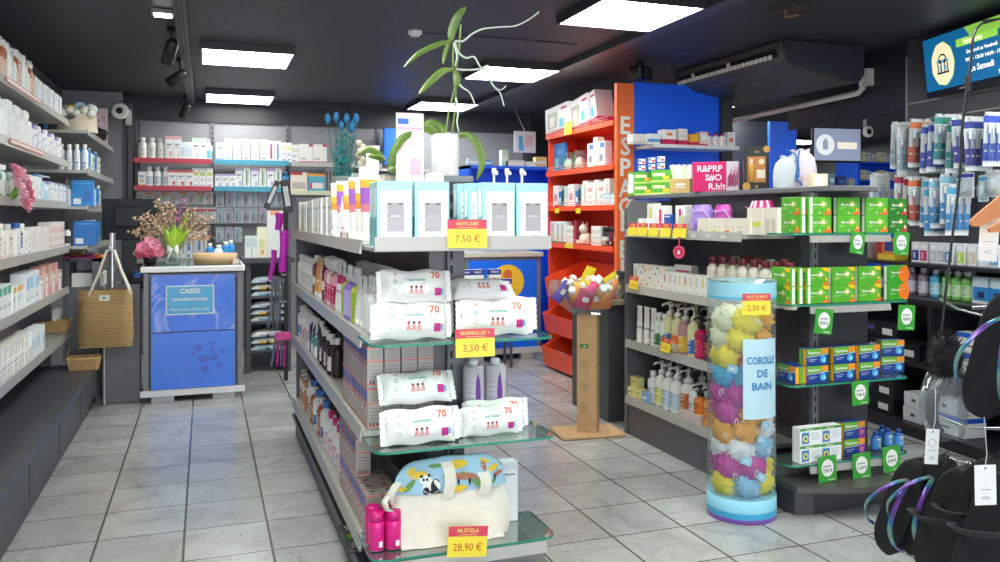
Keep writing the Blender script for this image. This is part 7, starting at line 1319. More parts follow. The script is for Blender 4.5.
# blue bins and white boxes farther back
t = thing('blue_rack', 'blue plastic bin rack before the far back wall', 'shelving', (PY(468, 200, 7.6).x, 7.6, 0)); w_ = PY(560, 200, 7.6).x-PY(468, 200, 7.6).x; zr_ = PY(510, 166, 7.6).z
m = MB(); m.box((0, .35, 0), (w_, .4, zr_), BL); m.box((0, 0, zr_-.03), (w_, .4, zr_), BL); m.box((0, 0, 0), (.03, .4, zr_), BL); m.box((w_-.03, 0, 0), (w_, .4, zr_), BL); obj('frame', m, t); obj('rack_shelf', MB().box((.03, 0, zr_-.3), (w_-.03, .36, zr_-.27), M('D8DCE2', .4)), t)
for i, (u, w, h, c, n) in enumerate(((474, .12, .07, 'B8CCE0', 'pale blue'), (486, .12, .06, '5A9AD8', 'blue'), (505, .07, .16, 'C8E0C0', 'tall pale green'), (515, .2, .06, 'EDE4E4', 'long pinkish'), (531, .1, .05, 'F0F0EE', 'flat white'), (541, .12, .1, 'F0D08A', 'orange and white'))):
    p = PY(u, 166, 7.65); place(carton(w, .08, h, c, ((.1, .3, .9, .6, 'F4F4F4'),)), n+' carton on top of the blue rack', (p.x, 7.68, zr_+.001))
p = PY(525, 142, 7.9); m = MB(); m.cbox((-.12, 0, -.11), (.12, .012, .11), M('F2E6E2', .4)); m.quad([(-.07, -.001, -.09), (-.01, -.001, -.09), (-.03, -.001, .07), (-.07, -.001, .06)], col('5AB0D8')); m.quad([(.0, -.001, -.05), (.09, -.001, -.05), (.09, -.001, .07), (.0, -.001, .07)], col('F0C8C8')); m.tube([(0, .006, .11), (0, .3, CEIL-p.z)], .003, GREYL, 6); tag(obj('hanging_sign', m, None, (p.x, 7.9, p.z)), 'white and pink sign hanging above the blue rack', 'sign')
p0 = PY(470, 160, 8.0); 
# ================================================================== right wall: low cabinets, hooks, screen
def rwu(u, n): # place along the wall, n metres out of it, seen at picture column u
    d = ray(u, HY); o = RO+RN*n; det = d[0]*RD.y-d[1]*RD.x; t = (o.x*RD.y-o.y*RD.x)/det; q = Vector((d[0]*t, d[1]*t, 0)); return (q-o).dot(RD), t
def rwz(v, t): return EYE+(HY-v)/F_PX*t
RZ = L-RA
s_, tt = rwu(915, .32); zT = rwz(298.5, tt); t = thing('low_cabinet', 'long black low cabinet along the right wall', 'cabinet'); BK = M('232326', .4)
m = MB(); obox(m, -3.2, 2.2, 0, .34, zT-.035, zT, BK); obox(m, -3.2, 2.2, 0, .34, 0, .07, BK); obox(m, -3.2, 2.2, 0, .02, .07, zT, BK); obj('carcass', m, t); sD = rwu(932, .33)[0]
for s in (sD, sD-1.0, sD-2.0, sD+1., 2.17): m = MB(); obox(m, s, s+.03, .02, .335, .07, zT-.035, BK); obj('divider', m, t)
zM = rwz(368, rwu(940, .3)[1]); m = MB(); obox(m, -3.2, 2.2, .02, .33, zM-.025, zM, BK); obj('middle_shelf', m, t)
def rw_place(pr, lab, u, z, n=.2, rz=RZ, group=None): s, q = rwu(u, n); p = RW(s, n-.05, z+.001); return place(pr, lab, p, rz, group)
sb_ = carton(.26, .15, .11, 'E8E6E4', ((0, .75, 1, 1, '1F5AC8'), (.3, .3, .6, .4, '6A6A70'))); sb2 = carton(.2, .15, .16, '1A2E5A', ((.1, .3, .3, .5, 'E8C8C8'), (.45, .4, .85, .85, 'F0F0F0'))); kb = carton(.3, .15, .1, '1A1A1E', ((.55, .2, .85, .6, 'D8D8D8'), (.1, .4, .3, .7, '5A4A8A'))); wb_ = carton(.16, .15, .085, 'DADADC', ((.4, .4, .6, .6, '3A3A3A'),))
cab = 'in the right wall cabinet'
for (pr, lab, u, z) in ((sb2, 'navy shoe box with white label', 947, zM), (sb_, 'blue lidded white shoe box, lower on the middle shelf', 978, zM), (sb_, 'blue lidded white shoe box, stacked on the middle shelf', 979, zM+.115), (sb_, 'white shoe box with blue lid low beside the divider', 950, .071), (wb_, 'white box on the lowest one beside the divider', 948, .185), (wb_, 'lower white shoe box', 916, .071), (wb_, 'upper white shoe box', 917, .16), (kb, 'lowest black shoe box with white label', 880, .071), (kb, 'second black shoe box from the bottom', 881, .175), (kb, 'black shoe box with label on the middle shelf', 905, zM), (kb, 'black shoe box at left on the middle shelf', 872, zM), (kb, 'upper black shoe box on the middle shelf', 884, zM+.105), (kb, 'black shoe box under the middle shelf at left', 845, .071), (kb, 'black shoe box stacked at far left bottom', 846, .175)): rw_place(pr, lab+' '+cab, u, z, .26)
for i in range(3): rw_place(carton(.09, .1, .12, '2A52A8', ((.3, .2, .5, .8, 'C8D0E8'),)), ordinal(i, 3)+' blue carton behind the second green display shelf', 846+11*i, zM, .2, group='blue cartons in the cabinet')
# bottles on the cabinet
mw = [(bottle(.034, .17, 'B8A0B0', 'E0E0E4', 'screw', mat=M('9A8090', .12), label='D8D0DC', ink='8A6A8A'), 'mauve mouthwash bottle'), (bottle(.034, .17, '5ABCE0', 'E0E0E4', 'screw', mat=M('5AB4DC', .12), label='BCE4F4', ink='2A5A9A'), 'blue mouthwash bottle'), (bottle(.034, .17, '8ACC6A', 'E0E0E4', 'screw', mat=M('84C868', .12), label='D0ECC0', ink='3A7A4A'), 'green mouthwash bottle')]
us = (873, 884, 894, 905, 917, 929, 941, 951, 961); ks = (0, 0, 0, 0, 0, 1, 2, 2, 2); cnts = {0: 5, 1: 1, 2: 3}; sn = {}
for u, k in zip(us, ks): i = sn.get(k, 0); sn[k] = i+1; rw_place(mw[k][0], (ordinal(i, cnts[k])+' ' if cnts[k] > 1 else '')+mw[k][1]+' on the low cabinet', u, zT, .2, group=mw[k][1]+'s on the cabinet')
for i, u in enumerate((924, 936, 947, 957, 966)): rw_place(mw[(1, 2, 2, 2, 2)[i]][0], ordinal(i, 5)+' mouthwash bottle in the hind row on the cabinet', u, zT, .11, group='hind row mouthwash bottles')
for i, u in enumerate((980, 996)): rw_place(carton(.13, .08, .15, 'C8DCE8', ((0, 0, 1, .1, 'E8E8EC'), (.05, .12, .95, .62, '2F8AD0'), (.3, .2, .65, .45, '1A3A5A'))), ['left', 'right'][i]+' pale and blue carton on the low cabinet', u, zT, .2)
# upper shelf with boxes seen above the second display shelf
zU = rwz(262, rwu(900, .25)[1]); t = thing('wall_shelf', 'dark wall shelf above the mouthwash bottles', 'shelf'); m = MB(); obox(m, -1.6, .75, .0, .26, zU-.02, zU, BK); obj('board', m, t)
for s in (-1., -.2, .6): m = MB(); obox(m, s, s+.02, 0, .22, zU-.06, zU-.02, BK); obj('bracket', m, t)
for i in range(3): rw_place(carton(.22, .15, .055, 'C8C4C4', ((.05, .4, .12, .7, '6A6A6A'), (.3, .4, .8, .5, 'A8A4A4'))), ['lowest', 'middle', 'topmost'][i]+' grey flat box in the pile behind the green tag', 851, zU+.056*i-.06 if False else zU+.056*i, .17, group='grey flat boxes')
rw_place(bottle(.04, .13, '8A6058', '1A1A1E', 'screw'), 'brown jar right of the grey flat boxes', 872, zU, .16); rw_place(carton(.16, .1, .14, 'E8A02A', ((0, 0, 1, .25, 'F0C83A'), (.4, .4, .9, .9, '4A4A8A'), (0, .3, .3, 1, 'C83A2E'))), 'orange and violet carton on the dark wall shelf', 886, zU, .16)
for i, (u, c, n) in enumerate(((912, '2A3A8A', 'navy'), (920, 'C82A6A', 'crimson'), (930, 'C8C8D0', 'grey'), (938, 'B8B0C0', 'mauve grey'), (945, '4A8AD0', 'blue'), (957, 'B8D85A', 'lime'), (968, 'D8C8B8', 'beige'), (979, 'D8E4F0', 'pale blue'), (990, '6AA8D8', 'light blue'))): rw_place(carton(.065, .05, .125, 'E4E6EA', ((.08, .1, .92, .6, c), (.2, .7, .8, .85, 'F4F4F4'), (.3, .2, .45, .5, 'F0F0F0'))), n+' faced pack in the row on the dark wall shelf', u, zU, .2, group='packs in the row on the wall shelf')
# hooks with toothbrushes: two rows
tb = {k: brush_pack(c, top=t_) for k, c, t_ in (('orange', 'D8502A', 'E87A3A'), ('blue', '2A4AC0', '2A4AC0'), ('teal', '2A9A9A', '1F9A8A'), ('white', 'B8C0C8', 'D8DCE0'), ('violet', '4A3AA8', '2A3A9A'), ('crimson', 'C82A4A', 'B81E4A'), ('sky', '3A9AD8', '4AB0D8'), ('cyan', '2A8AC8', '8AC0D8'))}
def hookrow(where, specs):
    for (name, k, u, v, n, du) in specs:
        s0, q0 = rwu(u, .15); z = rwz(v, q0); t = thing('wall_hook', 'steel hook holding '+name+' toothbrush packs '+where, 'hook', RW(s0, 0, z-.02), 0, 'steel wall hooks'); obj('rod', MB().tube([(0, 0, 0), tuple(RN*.2), tuple(RN*.215+Vector((0, 0, .02)))], .0035, GREYL, 6), t)
        for i in range(n):
            pos = RW(s0+.006*math.sin(i*1.7), .2-.03*i, z-.25*1.2); place(tb[k], (ordinal(i, n).replace('leftmost', 'foremost').replace('rightmost', 'hindmost').replace('left', 'front').replace('right', 'rear'))+' '+name+' toothbrush pack on its hook '+where, pos, rot=(0, .05*math.sin(i*2+u), RZ+1.05+.05*math.sin(i*3.1)), group=name+' toothbrush packs '+where, sc=1.2)
hookrow('in the upper row', [('pale', 'white', 901, 122, 5, 0), ('grey white', 'white', 908, 127, 4, 0), ('orange', 'orange', 919, 119, 5, 0), ('dark blue', 'blue', 931, 124, 4, 0), ('bright blue', 'blue', 938, 122, 3, 0), ('teal', 'teal', 945, 114, 6, 0), ('green blue', 'teal', 957, 122, 4, 0), ('violet', 'violet', 966, 116, 6, 0), ('indigo', 'violet', 978, 118, 5, 0), ('royal blue', 'blue', 995, 112, 5, 0)])
hookrow('in the lower row', [('thin white', 'white', 880, 173, 4, 0), ('crimson', 'crimson', 905, 174, 6, 0), ('dark red', 'crimson', 913, 176, 4, 0), ('orange striped', 'orange', 921, 177, 3, 0), ('sky blue', 'sky', 931, 178, 6, 0), ('cyan', 'cyan', 942, 178, 6, 0), ('light cyan', 'cyan', 952, 173, 6, 0)])
hookrow('in the lower row behind', [('deep blue', 'sky', 936, 186, 4, 0), ('blue tipped', 'sky', 957, 184, 4, 0)])
for (u, v, w, c1, c2, n) in ((958, 172, .13, 'E8E8EC', '2A3AB0', 'white and blue boxed brush set'), (976, 175, .07, 'D8E8F0', '3A9AC8', 'blue floss pack'), (986, 170, .11, 'D8DCE0', 'B8BCC0', 'round floss pack')): rw_place(pouch(w, .15, .03, c1, c2, 'E8E8E8', 'floss_pack'), n+' hanging beside the orange cut-out', u, rwz(v, rwu(u, .2)[1])-.15, .2)
# ---- screen on the wall
nS = .1; sA, qA = rwu(921, nS); zTop, zBot = rwz(40, qA), rwz(99, qA); t = thing('wall_screen', 'large wall screen showing opening hours in blue and green', 'screen', RW(sA, nS, zTop), 0); SW = 1.12; SH = zTop-zBot
B_ = Matrix.Rotation(RZ-.14, 4, 'Z') @ Matrix.Rotation(.1, 4, 'X'); t.rotation_euler = B_.to_euler()
def SC(e, c): k = (c, e); m = M(c, .25, 0, e, var=0); return m
m = MB(); m.cbox((0, 0, -SH), (SW, .05, 0), BLK, .006); m.box((.1, .05, -SH*.7), (SW-.1, .08, -SH*.3), DARK); obj('casing', m, t)
m = MB(); y = -.001; m.quad([(.015, y, -SH+.035), (SW-.015, y, -SH+.035), (SW-.015, y, -.012), (.015, y, -.012)], SC(.45, '0F5E8E')); e = .5
m.quad([(SW*.36, y-.001, -.012), (SW-.015, y-.001, -.012), (SW-.015, y-.001, -.1), (SW*.4, y-.001, -.07), (SW*.38, y-.001, -.04)][::-1], SC(.5, '7CB342')); m.quad([(SW*.29, y-.0015, -.115), (SW*.6, y-.0015, -.115), (SW*.6, y-.0015, -.07), (SW*.29, y-.0015, -.07)], SC(.5, '8BC34A'))
m.T = Matrix.Translation((SW*.17, 0, -SH*.5)) @ Matrix.Scale(1.3, 4) @ Matrix.Translation((-SW*.175, 0, SH*.5)); m.disc((SW*.175, y-.0008, -SH*.5), .085, SC(.5, '8BC34A'), seg=9, rz=.104); m.disc((SW*.175, y-.0012, -SH*.5), .08, SC(.5, 'EBD9B0'), seg=28, rz=.098)
IK = SC(.1, '24364A'); cx, cz = SW*.175, -SH*.5
m.quad([(cx-.042, y-.002, cz-.045), (cx+.042, y-.002, cz-.045), (cx+.042, y-.002, cz-.036), (cx-.042, y-.002, cz-.036)], IK); n = 14; m.add([(cx+r*math.cos(PI*i/n), y-.002, cz+.015+r*math.sin(PI*i/n)) for r in (.032, .024) for i in range(n+1)], [(i, i+1, n+2+i, n+1+i) for i in range(n)], IK)
for dx in (-.034, -.012, .012, .034): m.quad([(cx+dx-.004, y-.002, cz-.036), (cx+dx+.004, y-.002, cz-.036), (cx+dx+.004, y-.002, cz+.012), (cx+dx-.004, y-.002, cz+.012)], IK)
for k in range(5): m.disc((cx-.034+.017*k, y-.0022, cz+.012), .0095, IK if k % 2 else SC(.4, '5AA8C8'), seg=10)
m.quad([(cx-.022, y-.002, cz-.034), (cx-.006, y-.002, cz-.034), (cx-.006, y-.002, cz-.004), (cx-.022, y-.002, cz-.004)], SC(.4, '5AA8C8')); m.quad([(cx+.006, y-.002, cz-.03), (cx+.026, y-.002, cz-.03), (cx+.026, y-.002, cz-.01), (cx+.006, y-.002, cz-.01)], SC(.4, '5AA8C8'))
m.T = None; WE = SC(.6, 'F0F4F8'); m.text('Horaires', .032, SC(.6, 'E8F0C8'), (SW*.42, y-.003, -.092), True); m.text('Du Lundi au Vendredi', .02, WE, (SW*.48, y-.003, -.155), True); m.text('9h00 - 12h30 14h00 - 19h00', .02, WE, (SW*.5, y-.003, -.2), True, .42); m.text('Le Samedi', .034, WE, (SW*.47, y-.003, -.255), True); m.text('9h00 - 18h00', .022, WE, (SW*.66, y-.003, -.31), True); obj('display', m, t); obj('maker_badge', MB().box((SW*.28, -.002, -SH+.012), (SW*.34, 0, -SH+.02), GREYL), t)
# ---- the next room, seen over the right gondola
p = PY(837.5, 145, 6.9); t = thing('far_screen', 'small screen with a pale house emblem in the next room', 'screen', (p.x, 6.9, p.z), -.1); w_ = (PY(860, 145, 6.9).x-PY(815, 145, 6.9).x)/2; h_ = (PY(837, 127, 6.9).z-PY(837, 162, 6.9).z)/2
obj('casing', MB().cbox((-w_, 0, -h_), (w_, .04, h_), BLK, .005).box((-.02, .02, h_), (.02, .04, CEIL-p.z), DARK), t); m = MB(); m.quad([(-w_+.015, -.001, -h_+.02), (w_-.015, -.001, -h_+.02), (w_-.015, -.001, h_-.012), (-w_+.015, -.001, h_-.012)], SC(.35, '8E98B0')); m.disc((-w_*.5, -.002, 0), h_*.6, SC(.4, 'D8DCE0'), seg=24); m.quad([(-w_*.5-.03, -.003, -.05), (-w_*.5+.03, -.003, -.05), (-w_*.5+.03, -.003, .03), (-w_*.5, -.003, .07), (-w_*.5-.03, -.003, .03)], SC(.4, '8A94A0')); m.quad([(0, -.002, -.04), (w_*.8, -.002, -.04), (w_*.8, -.002, .03), (0, -.002, .03)], SC(.5, 'D8CFC0')); obj('display', m, t)
p = PY(866, 132, 6.7); t = thing('ring_camera', 'white ring shaped camera beside the far screen', 'camera', (p.x, 6.7, p.z)); m = MB(); m.T = Matrix.Rotation(PI/2, 4, 'X'); m.lathe([(.03, 0), (.055, .01), (.058, .04), (.035, .045)], WHITE, 22); obj('ring', m, t); m = MB(); m.T = Matrix.Rotation(PI/2, 4, 'X'); m.disc((0, 0, .047), .03, BLK, 'z'); obj('lens', m, t); obj('arm', MB().box((-.01, .0, 0), (.01, .03, CEIL-p.z), GREYL), t)
def farblock(u0, u1, v0, v1, Y, c, name, label, cat): a = PY(u0, v0, Y); b_ = PY(u1, v1, Y); m = MB(); m.box((a.x, Y, b_.z), (b_.x, Y+.35, a.z), c); return m, a, b_
a = PY(858, 170, 7.2); b_ = PY(905, 170, 7.2); zt8 = PY(880, 162, 7.2).z; t = thing('blue_shelving', 'bright blue shelving full of packs in the next room', 'shelving', (a.x, 7.2, 0)); w_ = b_.x-a.x+.5
obj('frame', MB().box((0, .3, 0), (w_, .34, zt8), BL).box((0, 0, 0), (.03, .3, zt8), BL).box((w_-.03, 0, 0), (w_, .3, zt8), BL), t)
for i, v in enumerate((162, 180, 197, 216)):
    z = PY(880, v, 7.2).z; obj('blue_shelf', MB().box((.03, 0, z-.02), (w_-.03, .3, z), BL), t)
    rowY('on the '+ORD[i]+' blue shelf of the next room', 861, 903, 7.22, z+.001, [(mini(.07, .05, .11, 'E8E4C8', 'E8D84A', '8A8A6A', 1), 'pale yellow carton'), (mini(.05, .05, .1, 'E4E8F0', '6A8AC8', '6A6A8A', 0), 'white carton'), (mini(.09, .05, .09, 'D8D8DC', 'C89A6A', '8A8A8A', 4), 'grey carton')], gap=.012)
for (u0, u1, v0, v1, Y, lab) in ((770, 797, 121, 190, 6.6, 'blue panel standing behind the gauze bag'), (384, 408, 128, 165, 8.4, 'blue panel on the back wall behind the leaflets')): a, b_ = PY(u0, v0, Y), PY(u1, v1, Y); tag(obj('blue_board', MB().cbox((a.x, Y, b_.z), (b_.x, Y+.04, a.z), BL)), lab, 'panel')
# dark furniture of the next room
for (u0, u1, v0, Y, lab) in ((733, 770, 120, 7.0, 'grey cabinet end behind the black gift box'), (797, 858, 186, 6.6, 'grey low wall below the far screen')): a, b_ = PY(u0, v0, Y), PY(u1, v0, Y); m = MB(); m.cbox((a.x, Y, 0), (b_.x, Y+.1, a.z), M('4C4C50', .5)); m.box((a.x+.03, Y-.004, .1), (b_.x-.03, Y, a.z-.06), M('58585C', .5)); tag(obj('partition', m), lab, 'partition')
rowY('below the far screen in the next room', 800, 856, 6.6, PY(830, 186, 6.6).z+.001, [(carton(.07, .07, .12, '6A8AA0', ((.2, .3, .8, .6, 'C8D8E0'),)), 'grey blue carton'), (carton(.1, .07, .1, '1F3A7A', ((.2, .3, .8, .6, '4A6AB0'),)), 'navy carton'), (carton(.08, .07, .08, '8A8A90', ()), 'grey carton')], gap=.03)
# ================================================================== on top of the centre gondola
TZ = 1.456
def pp(u, v, Y=2.93): return PY(u, v, Y)
c = pp(445, 172, 2.93); c = Vector((c.x, 2.93, TZ)); t = thing('potted_orchid', 'orchid with long air roots in a white pot on gondola end', 'plant', c)
r1 = .052; h1 = PY(444, 134, 2.9).z-TZ
m = MB(); m.lathe([(r1*.92, 0), (r1*.97, .006), (r1, h1*.96), (r1*.99, h1), (r1*.93, h1), (r1*.92, h1-.02)], nodemat('speckled_white_ceramic', b_paint('E4DFDE', 'F2F0EF', 40), .35), 32); obj('pot', m, t)
m = MB(); m.blob((0, 0, h1-.02), r1*.9, M('6A5640', .9), 14, 8, bump=lambda d: .08*math.sin(21*d.x+9*d.y), sc=(1, 1, .25)); obj('bark_mix', m, t)
ORC = nodemat('orchid_leaf', b_paint('4C6828', '6E8838', 9), .35)
def rel(u, v, dy=0): return pp(u, v, 2.93+dy)-c
def leafpath(name, pts, w, thick=.003, par=t, mat=ORC, base=c):
    P_ = [pp(u, v, 2.93+dy)-base for u, v, dy in pts]; n = 12; m = MB()
    def cen(s): 
        x = s*(len(P_)-1); i = min(int(x), len(P_)-2); f = x-i; a = P_[max(i-1, 0)]; b = P_[i]; cc = P_[i+1]; d = P_[min(i+2, len(P_)-1)]
        return .5*((2*b)+(cc-a)*f+(2*a-5*b+4*cc-d)*f*f+(3*b-a-3*cc+d)*f**3)
    def fn(u, v):
        p = cen(v); q = cen(min(1, v+.02))-cen(max(0, v-.02)); q.normalize(); side = q.cross(Vector((0, -1, .25))); side.normalize(); ww = w*(math.sin(PI*min(.985, .06+v*.93))**.65)
        return p+side*ww*(u-.5)+Vector((0, -.006, 0))*(1-abs(2*u-1))+Vector((0, 0, -.3*ww*(2*u-1)**2*.5))
    m.grid(fn, 6, n*2, mat); m.grid(lambda u, v: fn(1-u, v)+Vector((0, thick, 0)), 6, n*2, mat); return obj(name, m, par)
leafpath('leaf', [(440, 138, 0), (425, 128, -.02), (405, 135, -.04), (393, 152, -.05), (388, 168, -.05)], .03); leafpath('leaf', [(442, 136, 0), (432, 126, .01), (418, 127, .03), (411, 138, .04), (416, 149, .04)], .035)
leafpath('leaf', [(455, 136, 0), (468, 134, -.03), (479, 146, -.05), (482, 163, -.06), (477, 180, -.06)], .032); leafpath('leaf', [(446, 134, 0), (441, 125, .03), (430, 122, .04), (424, 128, .05)], .03)
leafpath('leaf', [(451, 40, 0), (452, 30, 0), (458, 15, -.01), (466, 7, -.01)], .032); leafpath('leaf', [(452, 41, 0), (440, 43, -.02), (420, 52, -.04), (404, 67, -.05)], .02); leafpath('leaf', [(450, 42, 0), (446, 50, 0), (443, 64, -.01)], .016)
leafpath('leaf', [(453, 69, 0), (443, 70, -.02), (430, 81, -.04), (419, 94, -.05)], .026); leafpath('leaf', [(455, 69, 0), (457, 78, -.01), (455, 87, -.01)], .028)
for pts in ([(452, 134), (455, 110), (456, 85), (453, 70)], [(446, 132), (449, 110), (455, 88), (455, 70)], [(456, 70), (459, 50), (460, 36), (461, 24)], [(453, 70), (453, 55), (454, 42)]):
    obj('stem', MB().tube([rel(u, v, .002*i) for i, (u, v) in enumerate(pts)], .0035, M('7A8F4A', .5), 7), t)
AR = M('C9D0C4', .55)
def smooth(P_, k=4):
    out = []
    for i in range(len(P_)-1):
        a = P_[max(i-1, 0)]; b = P_[i]; cc = P_[i+1]; d = P_[min(i+2, len(P_)-1)]
        for j in range(k): f = j/k; out.append(.5*((2*b)+(cc-a)*f+(2*a-5*b+4*cc-d)*f*f+(3*b-a-3*cc+d)*f**3))
    return out+[P_[-1]]
for pts in ([(455, 41), (463, 41), (472, 34), (483, 29), (500, 27), (515, 26), (528, 20), (539, 12)], [(455, 42), (458, 52), (466, 58), (474, 57), (481, 68), (490, 72), (492, 84), (500, 90), (506, 86)], [(456, 69), (466, 70), (480, 69), (488, 66), (489, 78), (495, 88), (500, 93), (504, 106)], [(457, 82), (463, 88), (470, 93), (475, 105)], [(456, 98), (458, 112), (457, 122), (459, 132)], [(454, 44), (457, 56), (455, 66)]):
    P_ = smooth([rel(u, v, -.01*i) for i, (u, v) in enumerate(pts)]); n = len(P_); obj('air_root', MB().tube(P_, [.0042-.002*i/n for i in range(n)], AR, 7), t)
# second orchid, leaflets and vases farther along the top
def topt(u, X=.70): p = PX(u, 180, X); return Vector((X, p.y, 1.222))
c2 = topt(386); t = thing('potted_orchid', 'smaller orchid with drooping leaves in a clear pot, centre gondola top shelf', 'plant', c2)
obj('pot', MB().lathe([(.04, 0), (.06, .26), (.055, .26), (.04, .01)], clear('pot_plastic', 'E8E4DC', .25, .1), 20), t); obj('bark_mix', MB().blob((0, 0, .21), .045, M('8A6A48', .9), 12, 8, bump=lambda d: .12*math.sin(15*d.x+11*d.z)), t)
for pts, w in (([(388, 166, .4), (396, 158, .4), (401, 148, .38), (402, 140, .38)], .04), ([(385, 160, .4), (376, 151, .4), (366, 149, .4), (358, 155, .4)], .03), ([(386, 160, .4), (377, 156, .38), (368, 156, .38)], .026), ([(388, 164, .4), (392, 168, .35), (398, 172, .35)], .03)): leafpath('leaf', pts, w, par=t, base=c2)
for i, (u, h, w, c_, lab) in enumerate(((371, .2, .06, 'F2F0EE', 'bent white leaflet standing before the small orchid'), (362, .12, .05, 'C8D0D0', 'grey leaflet beside the bent white one'))):
    q = topt(u, .7); h += .21; m = MB(); fn = lambda a, b: ((a-.5)*w, .03*b*b, h*b); m.grid(fn, 4, 10, col(c_)); m.grid(lambda a, b: ((.5-a)*w, .03*b*b+.001, h*b), 4, 10, col(c_)); tag(obj('leaflet', m, None, q, -.5), lab, 'leaflet')
q = topt(410, .69); m = MB(); m.box((-.05, 0, 0), (.05, .004, .46), col('F2ECF0')); 
for x0, z0, x1, z1, cc in ((-.045, .19, .045, .2, 'E8A8C0'), (-.04, .1, -.01, .16, 'E8C8D8'), (-.045, .21, -.005, .23, '3A6AC0'), (.0, .03, .04, .09, 'E8B8CC'), (.01, .12, .04, .17, 'D8D0E8')): m.quad([(x0, -.0005, z0+.21), (x1, -.0005, z0+.21), (x1, -.0005, z1+.21), (x0, -.0005, z1+.21)], col(cc))
m.prism([(-.05, 0), (.05, 0), (.03, .05)], col('F2ECF0'), .004, .008, 1); tag(obj('leaflet_stand', m, None, q), 'tall white and pink leaflet stand left of the orchid pot', 'stand')
q = topt(424, .7); place(carton(.05, .05, .09, 'F0F0F2', ((.3, .2, .7, .5, 'D81E90'),)), 'small white carton with magenta spot by the orchid pot', (q.x+.02, q.y-.06, 1.222), sc=(1, 1, 2.6))
c3 = topt(342); t = thing('thistle_vase', 'clear vase of blue dyed thistles at the far gondola end', 'vase', c3); obj('vase_body', MB().lathe([(.035, 0), (.05, .01), (.05, .3), (.045, .31)], clear('vase_glass', 'DCE6E4', .3, .05), 20), t)
BT = M('2A78B0', .7); TQ = M('1E8C98', .7); rd4 = random.Random(2)
for i in range(26):
    a = rd4.uniform(0, 6.28); s = rd4.uniform(.2, 1); tip = Vector((.08*s*math.cos(a), .05*s*math.sin(a), .38+.24*rd4.random())); m = MB(); m.tube([(0, 0, .02), tip*.5+Vector((0, 0, .02)), tip], .0022, M('3A7A70', .6), 4); st_ = obj('stem', m, t); m = MB()
    for k in range(7): q = tip*(1-.06*k); m.add([q, q+Vector((rd4.uniform(-.02, .02), -.01, .02)), q+Vector((rd4.uniform(-.02, .02), -.01, -.005))], [(0, 1, 2)], TQ)
    obj('sprig', m, st_)
for (u, v) in ((328, 118), (337, 116), (341, 126), (347, 118), (354, 124), (351, 128), (356, 118)):
    q = PY(u, v, c3.y)-c3; q.y = rd4.uniform(-.03, .03); m = MB(); m.tube([(0, 0, .05), q*.6, q-Vector((0, 0, .02))], .002, M('3A7A70', .6), 5); st_ = obj('stem', m, t); obj('thistle_head', MB().blob(tuple(q), .02, BT, 12, 9, bump=lambda d: .25*math.sin(14*d.x+5)*math.sin(13*d.z), sc=(.8, .8, 1.4)), st_)
q = topt(358); t = thing('flower_vase', 'slim glass with pale dried flower beside the blue thistles', 'vase', q); obj('vase_body', MB().lathe([(.025, 0), (.035, .01), (.03, .3)], clear('vase_glass', 'DCE6E4', .3, .05), 16), t); m = MB(); m.tube([(0, 0, .02), (.01, 0, .3), (.015, 0, .42)], .003, M('A89A80', .7), 5); obj('stem', m, t); m = MB(); [m.blob((.012+.012*math.sin(k*2), .008*math.cos(k), .35+.02*k), .016, M('C8BCA8', .8), 7, 5) for k in range(6)]; obj('flower_head', m, t)
# ================================================================== foam sandals hanging in the foreground, with a steel rack
SF = M('17171A', .85); SF2 = M('222226', .7)
def sandal(tag_=True):
    L_, w, th = .3, .095, .045; out = []
    for i in range(28):
        a = 2*PI*i/28; z = -L_/2-L_/2*math.cos(a)*-1; k = (z+L_)/L_; ww = w/2*(.82+.22*math.sin(PI*k*.9+.2)-.12*math.exp(-((k-.45)/.18)**2)); sg = lambda q: math.copysign(abs(q)**.62, q); out.append((ww*sg(math.sin(a)), -L_/2+L_/2*sg(math.cos(a))))
    b = MB(); n = len(out)
    def rg(s, y): return [(x*s, y, (z+L_/2)*s-L_/2) for x, z in out]
    rs = [rg(.94, -th/2), rg(1, -th/2+.006), rg(1, th/2-.006), rg(.94, th/2)]; fs = [tuple(range(n)), tuple(range(4*n-1, 3*n-1, -1))]
    for k in range(3): fs += [(k*n+j, (k+1)*n+j, (k+1)*n+(j+1) % n, k*n+(j+1) % n) for j in range(n)]
    b.add(sum(rs, []), fs, SF)
    return b
def b_irid(nt, b):
    tc = nt.nodes.new('ShaderNodeTexCoord'); w = nt.nodes.new('ShaderNodeTexNoise'); w.inputs['Scale'].default_value = 9; w.inputs['Detail'].default_value = 0; nt.links.new(tc.outputs['Object'], w.inputs[0]); nt.links.new(ramp(nt, w.outputs[0], [(.3, '7A4AA8'), (.45, '3A7AA8'), (.55, '6AA8A0'), (.7, 'A85A90')]), b.inputs['Base Color']); b.inputs['Metallic'].default_value = .4
IR = nodemat('iridescent_strap', b_irid, .25)
def strap():
    m = MB()
    for s in (-1, 1): m.tube(smooth([Vector((0, -.014, -.05)), Vector((s*.02, -.06, -.08)), Vector((s*.04, -.085, -.15)), Vector((s*.045, -.05, -.22)), Vector((s*.048, -.015, -.25))]), .006, IR, 8, .35)
    return m
def band(): return MB().tube(smooth([Vector((-.05, -.0, -.17)), Vector((-.05, -.06, -.15)), Vector((0, -.085, -.12)), Vector((.05, -.06, -.09)), Vector((.05, 0, -.08))]), .012, SF2, 8, .3)
Yf = 1.25
rk = thing('sandal_rack', 'steel wire rack carrying black foam sandals in the foreground', 'rack', (0, 0, 0)); A_ = pp(902, 446, 1.6); B1 = pp(1030, 500, 1.25); CHR = M('B8BCC0', .2, .9)
